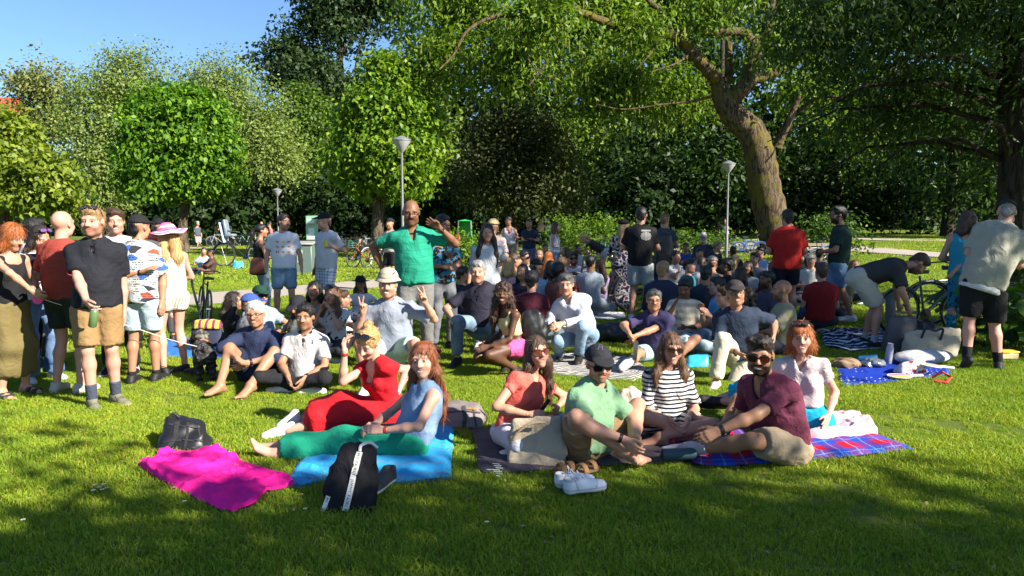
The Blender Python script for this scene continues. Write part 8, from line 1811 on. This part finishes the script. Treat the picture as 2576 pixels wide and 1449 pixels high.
bike('blue bicycle parked left of the big trunk', 1885, 33, 10, (0.03, 0.14, 0.5)); bike('grey bicycle parked beside the blue one', 1860, 34, 170, (0.12, 0.13, 0.14)); bike('bicycle pushed by the woman in grey vest', 1798, 35.5, 185, (0.04, 0.06, 0.10)); bike('dark bicycle right of the red standing man', 2030, 24, 20, (0.03, 0.03, 0.03)); bike('teal bicycle parked at the sunlit bush', 1515, 30, 100, (0.10, 0.25, 0.28)); bike('pale teal bicycle in front of the wood', 1540, 30.5, 80, (0.16, 0.30, 0.32))
for k_, (bx, bz, by, bc) in enumerate(((470, 51, 30, (0.25, 0.05, 0.04)), (555, 47, 200, (0.30, 0.32, 0.35)), (660, 46, 75, (0.06, 0.20, 0.16)), (690, 45, 10, (0.02, 0.02, 0.03)), (850, 42, 160, (0.10, 0.12, 0.14)), (905, 41, 40, (0.20, 0.22, 0.24)), (1000, 36, 120, (0.03, 0.04, 0.05)), (2075, 26, 30, (0.03, 0.10, 0.30)))):
    bike(['red bicycle at the left end of the far row', 'silver bicycle near the bare chested man', 'dark green bicycle beside the coral top', 'black bicycle beside the distant lamp', 'slate bicycle left of the orange one', 'grey bicycle right of the orange one', 'black bicycle right of the waving man', 'blue bicycle behind the green tee'][k_], bx, bz, by, bc)
fb_ = bike('black folding bicycle standing on the path edge', 505, 11.8, 120, (0.015, 0.016, 0.02), 0.82)
m_ = MB(); p0 = at(492, 770, 11.6); m_.tube([at(500, 780, 11.7), at(484, 720, 11.65), at(481, 694, 11.6)], 0.02, 7); m_.tube([at(470, 700, 11.4), at(481, 694, 11.6), at(505, 680, 11.8)], 0.016, 7)
sub(m_, 'stem', simple('grey tube', (0.16, 0.17, 0.19), 0.35, 0.6), fb_)
# cargo bicycle with child seat
cbk = bike('black cargo bicycle with grey child seat on the far lawn', 605, 27, 175, (0.012, 0.012, 0.014), 1.25)
g_ = np.array(cbk.location); m_ = MB(); m_.box(g_ + [-0.35, 0, 1.15], (0.34, 0.36, 0.10), None, .03); m_.box(g_ + [-0.50, 0, 1.42], (0.10, 0.36, 0.60), roty(-0.15), .03); sub(m_, 'child_seat', simple('grey blue seat', (0.16, 0.20, 0.25), 0.5), cbk)
m_ = MB(); m_.box(g_ + [-0.62, 0, 1.25], (0.05, 0.42, 0.75), roty(-0.2), .02); sub(m_, 'rain_cover', simple('pale cover', (0.45, 0.52, 0.72), 0.4), cbk)
bk_ = [(x, Z) for x, Z in ()]
# information board
ib = empty('information_board', [at(785, 600, 25)[0], 25, 0], 'green information board with white lettering on the lawn', 'sign'); c_ = at(785, 575, 25); m_ = MB(); m_.box(c_ + [0, 0, 0.02], (0.40, 0.05, 0.82), None, 0.01); sub(m_, 'panel', simple('board green', (0.22, 0.42, 0.28), 0.5), ib)
for k in range(2):
    m_ = MB(); m_.tube([[c_[0] + (-.17 + .34 * k), 25.02, 0], [c_[0] + (-.17 + .34 * k), 25.02, c_[2] + .4]], 0.02, 6); sub(m_, 'post', STEEL, ib)
for k, (w, h, dz, col_) in enumerate(((0.26, 0.05, 0.30, (.75, .78, .75)), (0.18, 0.05, 0.22, (.75, .78, .75)), (0.30, 0.03, 0.12, (.45, .12, .06)), (0.20, 0.22, -0.10, (.62, .68, .62)), (0.28, 0.025, -0.28, (.75, .78, .75)), (0.22, 0.025, -0.33, (.75, .78, .75)))):
    m_ = MB(); m_.box(c_ + [-0.02, -0.027, dz], (w, 0.004, h)); sub(m_, 'print', simple('board print %d' % k, col_, .6), ib, False)
# litter bin
b_ = gp(770, 688); lb_ = empty('litter_bin', b_, 'grey metal litter bin with sloping lid behind the white tees', 'bin'); m_ = MB(); m_.box(b_ + [0, 0, 0.45], (0.50, 0.45, 0.9), None, .02); sub(m_, 'body', simple('bin steel', (0.12, 0.17, 0.15), 0.5, 0.2), lb_); m_ = MB(); m_.box(b_ + [0, 0, 0.97], (0.62, 0.55, 0.06), rotx(0.12), .02); sub(m_, 'lid', simple('bin lid', (0.34, 0.33, 0.31), 0.5, .3), lb_); m_ = MB(); m_.box(b_ + [-0.12, -0.23, 0.55], (0.16, 0.012, 0.4), None, .004); sub(m_, 'poster', simple('bin poster', (0.42, 0.55, 0.45), .6), lb_)
b_ = np.array([at(2108, 600, 30)[0], 30, gz(at(2108, 600, 30)[0], 30)]); lb_ = empty('litter_bin', b_, 'pale green bin beside the path under the trees', 'bin'); m_ = MB(); m_.box(b_ + [0, 0, 0.5], (0.45, 0.4, 1.0), None, .02); sub(m_, 'body', simple('bin green', (0.10, 0.16, 0.10), 0.6), lb_); m_ = MB(); m_.box(b_ + [0, 0, 1.03], (0.52, 0.46, 0.06), None, .015); sub(m_, 'lid', simple('bin lid pale', (0.32, 0.34, 0.28), 0.6), lb_)
# bench
b_ = np.array([at(2085, 600, 27)[0], 27, gz(at(2085, 600, 27)[0], 27)]); be = empty('park_bench', b_, 'slatted park bench under the dark trees', 'bench')
for k in range(3): m_ = MB(); m_.box(b_ + [0, -0.15 + 0.15 * k, 0.45], (1.6, 0.11, 0.04), None, .006); sub(m_, 'seat_slat', simple('bench wood', (0.25, 0.19, 0.12), .7), be)
for k in range(2): m_ = MB(); m_.box(b_ + [0, 0.25 + .02 * k, 0.62 + 0.16 * k], (1.6, 0.04, 0.11), None, .006); sub(m_, 'back_slat', simple('bench wood', (0.25, 0.19, 0.12), .7), be)
for sx in (-.7, .7): m_ = MB(); m_.box(b_ + [sx, 0.05, 0.21], (0.06, 0.42, 0.43), None, .01); m_.box(b_ + [sx, .29, .55], (.06, .05, .55), None, .01); sub(m_, 'leg', STEEL, be)
# tent
g_ = np.array([at(1170, 600, 36)[0], 36, 0]); tn = empty('tent', g_, 'small green pop up tent under the trees', 'tent'); m_ = MB(); w = 0.36
h_ = at(1170, 541, 36)[2] - 0.1
m_.add([g_ + p for p in ([-w, -.5, 0], [w, -.5, 0], [w, .5, 0], [-w, .5, 0], [-w * .8, -.4, h_ * .9], [w * .8, -.4, h_ * .9], [w * .8, .4, h_ * .9], [-w * .8, .4, h_ * .9], [0, 0, h_ * .93])], [[0, 3, 7, 4], [1, 5, 6, 2], [2, 6, 7, 3], [4, 7, 8], [7, 6, 8], [6, 5, 8], [5, 4, 8]])
to = sub(m_, 'canopy', simple('tent green', (0.04, 0.45, 0.12), .5), tn, False); sm = to.modifiers.new('thickness', 'SOLIDIFY'); sm.thickness = 0.02
m_ = MB()
for sx in (-1, 1): m_.tube([g_ + [sx * w, -.52, 0], g_ + [sx * w * .8, -.42, h_ * .9]], .03, 5)
sub(m_, 'pole', STEEL, tn)
# red folding chair
g_ = np.array([at(1164, 600, 33)[0], 33, 0]); ch = empty('folding_chair', g_, 'red folding chair beside the tall weeds', 'chair'); m_ = MB(); m_.box(g_ + [0, 0, 0.42], (0.5, 0.45, 0.04), None, .01); sub(m_, 'seat', simple('chair red', (0.55, 0.01, 0.02), .6), ch); m_ = MB(); m_.box(g_ + [-0.18, 0.15, 0.75], (0.16, 0.40, 0.62), roty(-0.15), .02); sub(m_, 'backrest', simple('chair red', (0.55, 0.01, 0.02), .6), ch)
for sx in (-.22, .22):
    for sy in (-.2, .2): m_ = MB(); m_.tube([g_ + [sx, sy, 0], g_ + [sx, sy, .42]], .015, 5); sub(m_, 'leg', STEEL, ch)
# house far left
g_ = np.array([-66, 88, 0.0]); hs_ = empty('house', g_, 'brick house with red tiled roof behind the left trees', 'house'); m_ = MB(); m_.box(g_ + [0, 0, 5], (16, 10, 10)); sub(m_, 'wall', simple('house brick', (0.30, 0.24, 0.19), .8), hs_, False)
m_ = MB(); zr = at(0, 258, 88)[2] + 0.6; m_.poly_extrude([g_ + [-8.6, -5.6, 9.8], g_ + [-8.6, 0, zr], g_ + [-8.6, 5.6, 9.8]], [17.2, 0, 0]); ro = sub(m_, 'roof', simple('red roof tiles', (0.34, 0.07, 0.035), .8, scale=3), hs_, False); m_ = MB(); m_.box(g_ + [5, 0, zr + .2], (0.9, 0.9, 2.2))
co = m_.build('chimney', simple('chimney', (0.35, 0.3, 0.26), .8), None)
for v in co.data.vertices: v.co -= Vector(g_)
co.parent = ro
for k in range(5):
    m_ = MB(); m_.box(g_ + [-6 + 3 * k, -5.05, 7.6], (1.3, 0.12, 1.7)); wo = sub(m_, 'window', simple('window frame', (0.65, .65, .62), .5), hs_, False); m_ = MB(); m_.box(g_ + [-6 + 3 * k, -5.13, 7.6], (1.05, 0.04, 1.45)); po = m_.build('pane', simple('window glass', (0.04, .06, .08), .1), None)
    for v in po.data.vertices: v.co -= Vector(g_)
    po.parent = wo
# broad leaved plants at the right edge
def broad(label, x, Z, w, h, n, seed):
    rng = np.random.default_rng(seed); b = np.array([*gxy(x, Z), 0.0]); r_ = empty('plant', b, label, 'plant', 'broad leaved plants at the right edge'); 
    for k in range(n):
        a = rng.uniform(0, 6.28); rr_ = rng.uniform(0, w / 2); c = b + [math.cos(a) * rr_, math.sin(a) * rr_ * .7, rng.uniform(.2, h)]; L = rng.uniform(.16, .30); t_ = nrm([math.cos(a), math.sin(a), -0.25]); nn = nrm([rng.normal(0, .3) + .3 * math.cos(a), rng.normal(0, .3) + .3 * math.sin(a), 1]); t_ = nrm(t_ - nn * (t_ @ nn)); wv = np.cross(nn, t_)
        rows = []; 
        for i, (f, wd_) in enumerate(((0, .12), (.2, .38), (.5, .46), (.8, .28), (1, .02))):
            cc = c + t_ * L * f - nn * L * .35 * f * f; rows += [cc - wv * L * wd_ + nn * L * .08 * wd_, cc, cc + wv * L * wd_ + nn * L * .08 * wd_]
        F_ = [[3 * i, 3 * i + 1, 3 * i + 4, 3 * i + 3] for i in range(4)] + [[3 * i + 1, 3 * i + 2, 3 * i + 5, 3 * i + 4] for i in range(4)]
        link('leaf', mesh_np('leaf', np.array(rows) - b, F_, LEAFM, True, col=np.tile(np.array([0.055, 0.12, 0.014]) * rng.uniform(.6, 1.4), (15, 1))), r_)
    m1 = MB()
    for k in range(12): a = rng.uniform(0, 6.28); q = rng.uniform(0, w / 2.2); m1.tube([b + [0.3 * math.cos(a) * q, .3 * math.sin(a) * q, -.02], b + [math.cos(a) * q, math.sin(a) * q * .7, h * rng.uniform(.5, .9)]], .008, 4)
    sub(m1, 'stem', simple('green stem', (0.06, 0.11, 0.02), .7), r_)
broad('leafy plant behind the black shorts', 2555, 9.6, 0.9, 0.85, 70, 1); broad('leafy plant at the lower right edge near yellow lid', 2600, 9.0, 0.8, 0.8, 50, 2); broad('leafy plant between the black shorts and tote', 2450, 11.8, 1.0, 0.7, 50, 3); broad('taller leafy plant at the right picture edge', 2590, 10.6, 1.0, 1.2, 60, 4)
# daisies in the near grass
dm = simple('daisy petals', (0.75, 0.75, 0.72), .7); dy = simple('daisy eye', (0.6, 0.4, 0.02), .7)
for k, (x, y) in enumerate(((240, 1240), (250, 1246), (262, 1238), (270, 1248), (258, 1252), (236, 1254), (768, 1302), (1225, 1336), (60, 1330), (466, 1282))):
    p = gp(x, y); r_ = empty('daisy', p, 'small white daisy in the near grass', 'daisy', 'white daisies in the near grass'); m_ = MB()
    for a in np.linspace(0, 6.28, 10, endpoint=False): m_.add([p + [0, 0, .05], p + [.011 * math.cos(a - .25), .011 * math.sin(a - .25), .053], p + [.013 * math.cos(a), .013 * math.sin(a), .052], p + [.011 * math.cos(a + .25), .011 * math.sin(a + .25), .053]], [[0, 1, 2, 3]])
    sub(m_, 'petal_ring', dm, r_, False); m_ = MB(); m_.lathe(p + [0, 0, .05], [(.004, 0), (.005, .003), (.002, .005)], 8); sub(m_, 'eye', dy, r_)
# marks on clothing
def kid(f, nm): return [c for c in f.root.children if c.name.split('.')[0] == nm][0]
def decal(f, part, x0, y0, x1, y1, mat, fn, n=26, nm='print'):
    "patch of print lying on a garment; fn(u,v) says where ink is"
    o = kid(f, part); L = Vector(f.g); bv = BVHTree.FromPolygons([v.co + L for v in o.data.vertices], [tuple(p.vertices) for p in o.data.polygons]); V, F_, ix = [], [], {}
    for i in range(n + 1):
        for j in range(n + 1):
            d = nrm(ray(x0 + (x1 - x0) * i / n, y0 + (y1 - y0) * j / n)); h = bv.ray_cast(Vector((0, 0, CAM_H)), Vector(d))[0]
            if h is not None: ix[i, j] = len(V); V.append(np.array(h) - d * 0.005 - f.g)
    for i in range(n):
        for j in range(n):
            k = [(i, j), (i, j + 1), (i + 1, j + 1), (i + 1, j)]
            if fn((i + .5) / n * 2 - 1, (j + .5) / n * 2 - 1) and all(q in ix for q in k): F_.append([ix[q] for q in k])
    if F_: link(nm, mesh_np(nm, V, F_, mat), o)
wm = simple('grey print', (0.20, 0.20, 0.20), .8)
decal(f33, 'shirt', 1610, 578, 1640, 606, wm, lambda u, v: (u * u + ((v - .15) / .85) ** 2 < 0.8 and abs(u * 3 % 1 - .5) > .12) or (abs(v + .85) < .12 and abs(u) < .8))
decal(fbend, 'shirt', 2185, 612, 2240, 640, simple('pale print', (0.30, 0.31, 0.30), .8), lambda u, v: math.sin(9 * u + 3 * math.sin(4 * v)) * math.sin(7 * v + 2 * u) > 0.25 and u * u + v * v < 1)
decal(fpolo, 'shirt', 783, 855, 789, 866, simple('navy stitch', (0.02, 0.02, 0.06), .8), lambda u, v: abs(u) < .5 + .3 * math.sin(5 * v), 10, 'emblem')
LA = [' ##  ', '#  # ', '   # ', '  ## ', ' # ## ', '##### ', '#   ##']
decal(fcap, 'cap', 1500, 861, 1522, 880, simple('cap embroidery', (0.06, 0.06, 0.07), .6), lambda u, v: (abs(abs(u + .1 * v) - (.1 + .42 * (v + 1) / 2)) < .13 and v > -.9) or (abs(v - .25) < .12 and abs(u) < .55) or (u < -.5 and abs(v - .75) < .1), 24, 'letter')
for nm_, px_ in (('stripe', (1010, 0)),): pass
dz = simple('white logo', (0.5, 0.5, 0.5), .8)
gl = MB(); 
for k in range(7):
    a = gp(1238 + 4 * (k % 3), 1166 + 5 * k, 0.05); gl.tube([a + [rr.normal() * .02, 0, 0], a + [.03 + rr.normal() * .01, -.01, 0], a + [.05, -.02 + rr.normal() * .01, 0]], .003, 4)
sub(gl, 'logo', simple('white logo', (0.5, 0.5, 0.5), .8), gb)

for x, y, c, lb_ in ((1470, 742, (0.5, 0.03, 0.03), 'red can among the crowd near the grey sweatshirt'), (1752, 800, (0.05, 0.2, 0.5), 'blue can before the sky blue tee'), (1768, 806, (0.6, 0.6, 0.62), 'silver can before the sky blue tee'), (1690, 775, (0.55, 0.5, 0.1), 'yellow can behind the purple tee'), (2130, 790, (0.6, 0.6, 0.6), 'white cup behind the bending man')): can(lb_, gp(x, y, 0.03), c)
# fallen leaves
rl = np.random.default_rng(9); nl = 150; yy = rl.uniform(3.3, 9.0, nl); P_ = np.c_[rl.uniform(-0.72, 0.72, nl) * yy, yy, np.full(nl, 0.036)]; Nn = rl.normal(0, 0.3, (nl, 3)) + [0, 0, 1]
V, F_, cc = leaves(P_, Nn / np.linalg.norm(Nn, axis=1)[:, None], 0.035, [(0.26, 0.17, 0.07), (0.40, 0.32, 0.16), (0.16, 0.10, 0.05)], rl, 1.8, 0.0, 1.2)
tag(link('leaf_litter', mesh_np('leaf_litter', V, F_, LEAFM, False, col=cc)), 'scattered dry leaves lying in the short grass', 'leaves', None, 'stuff')
make_grass()
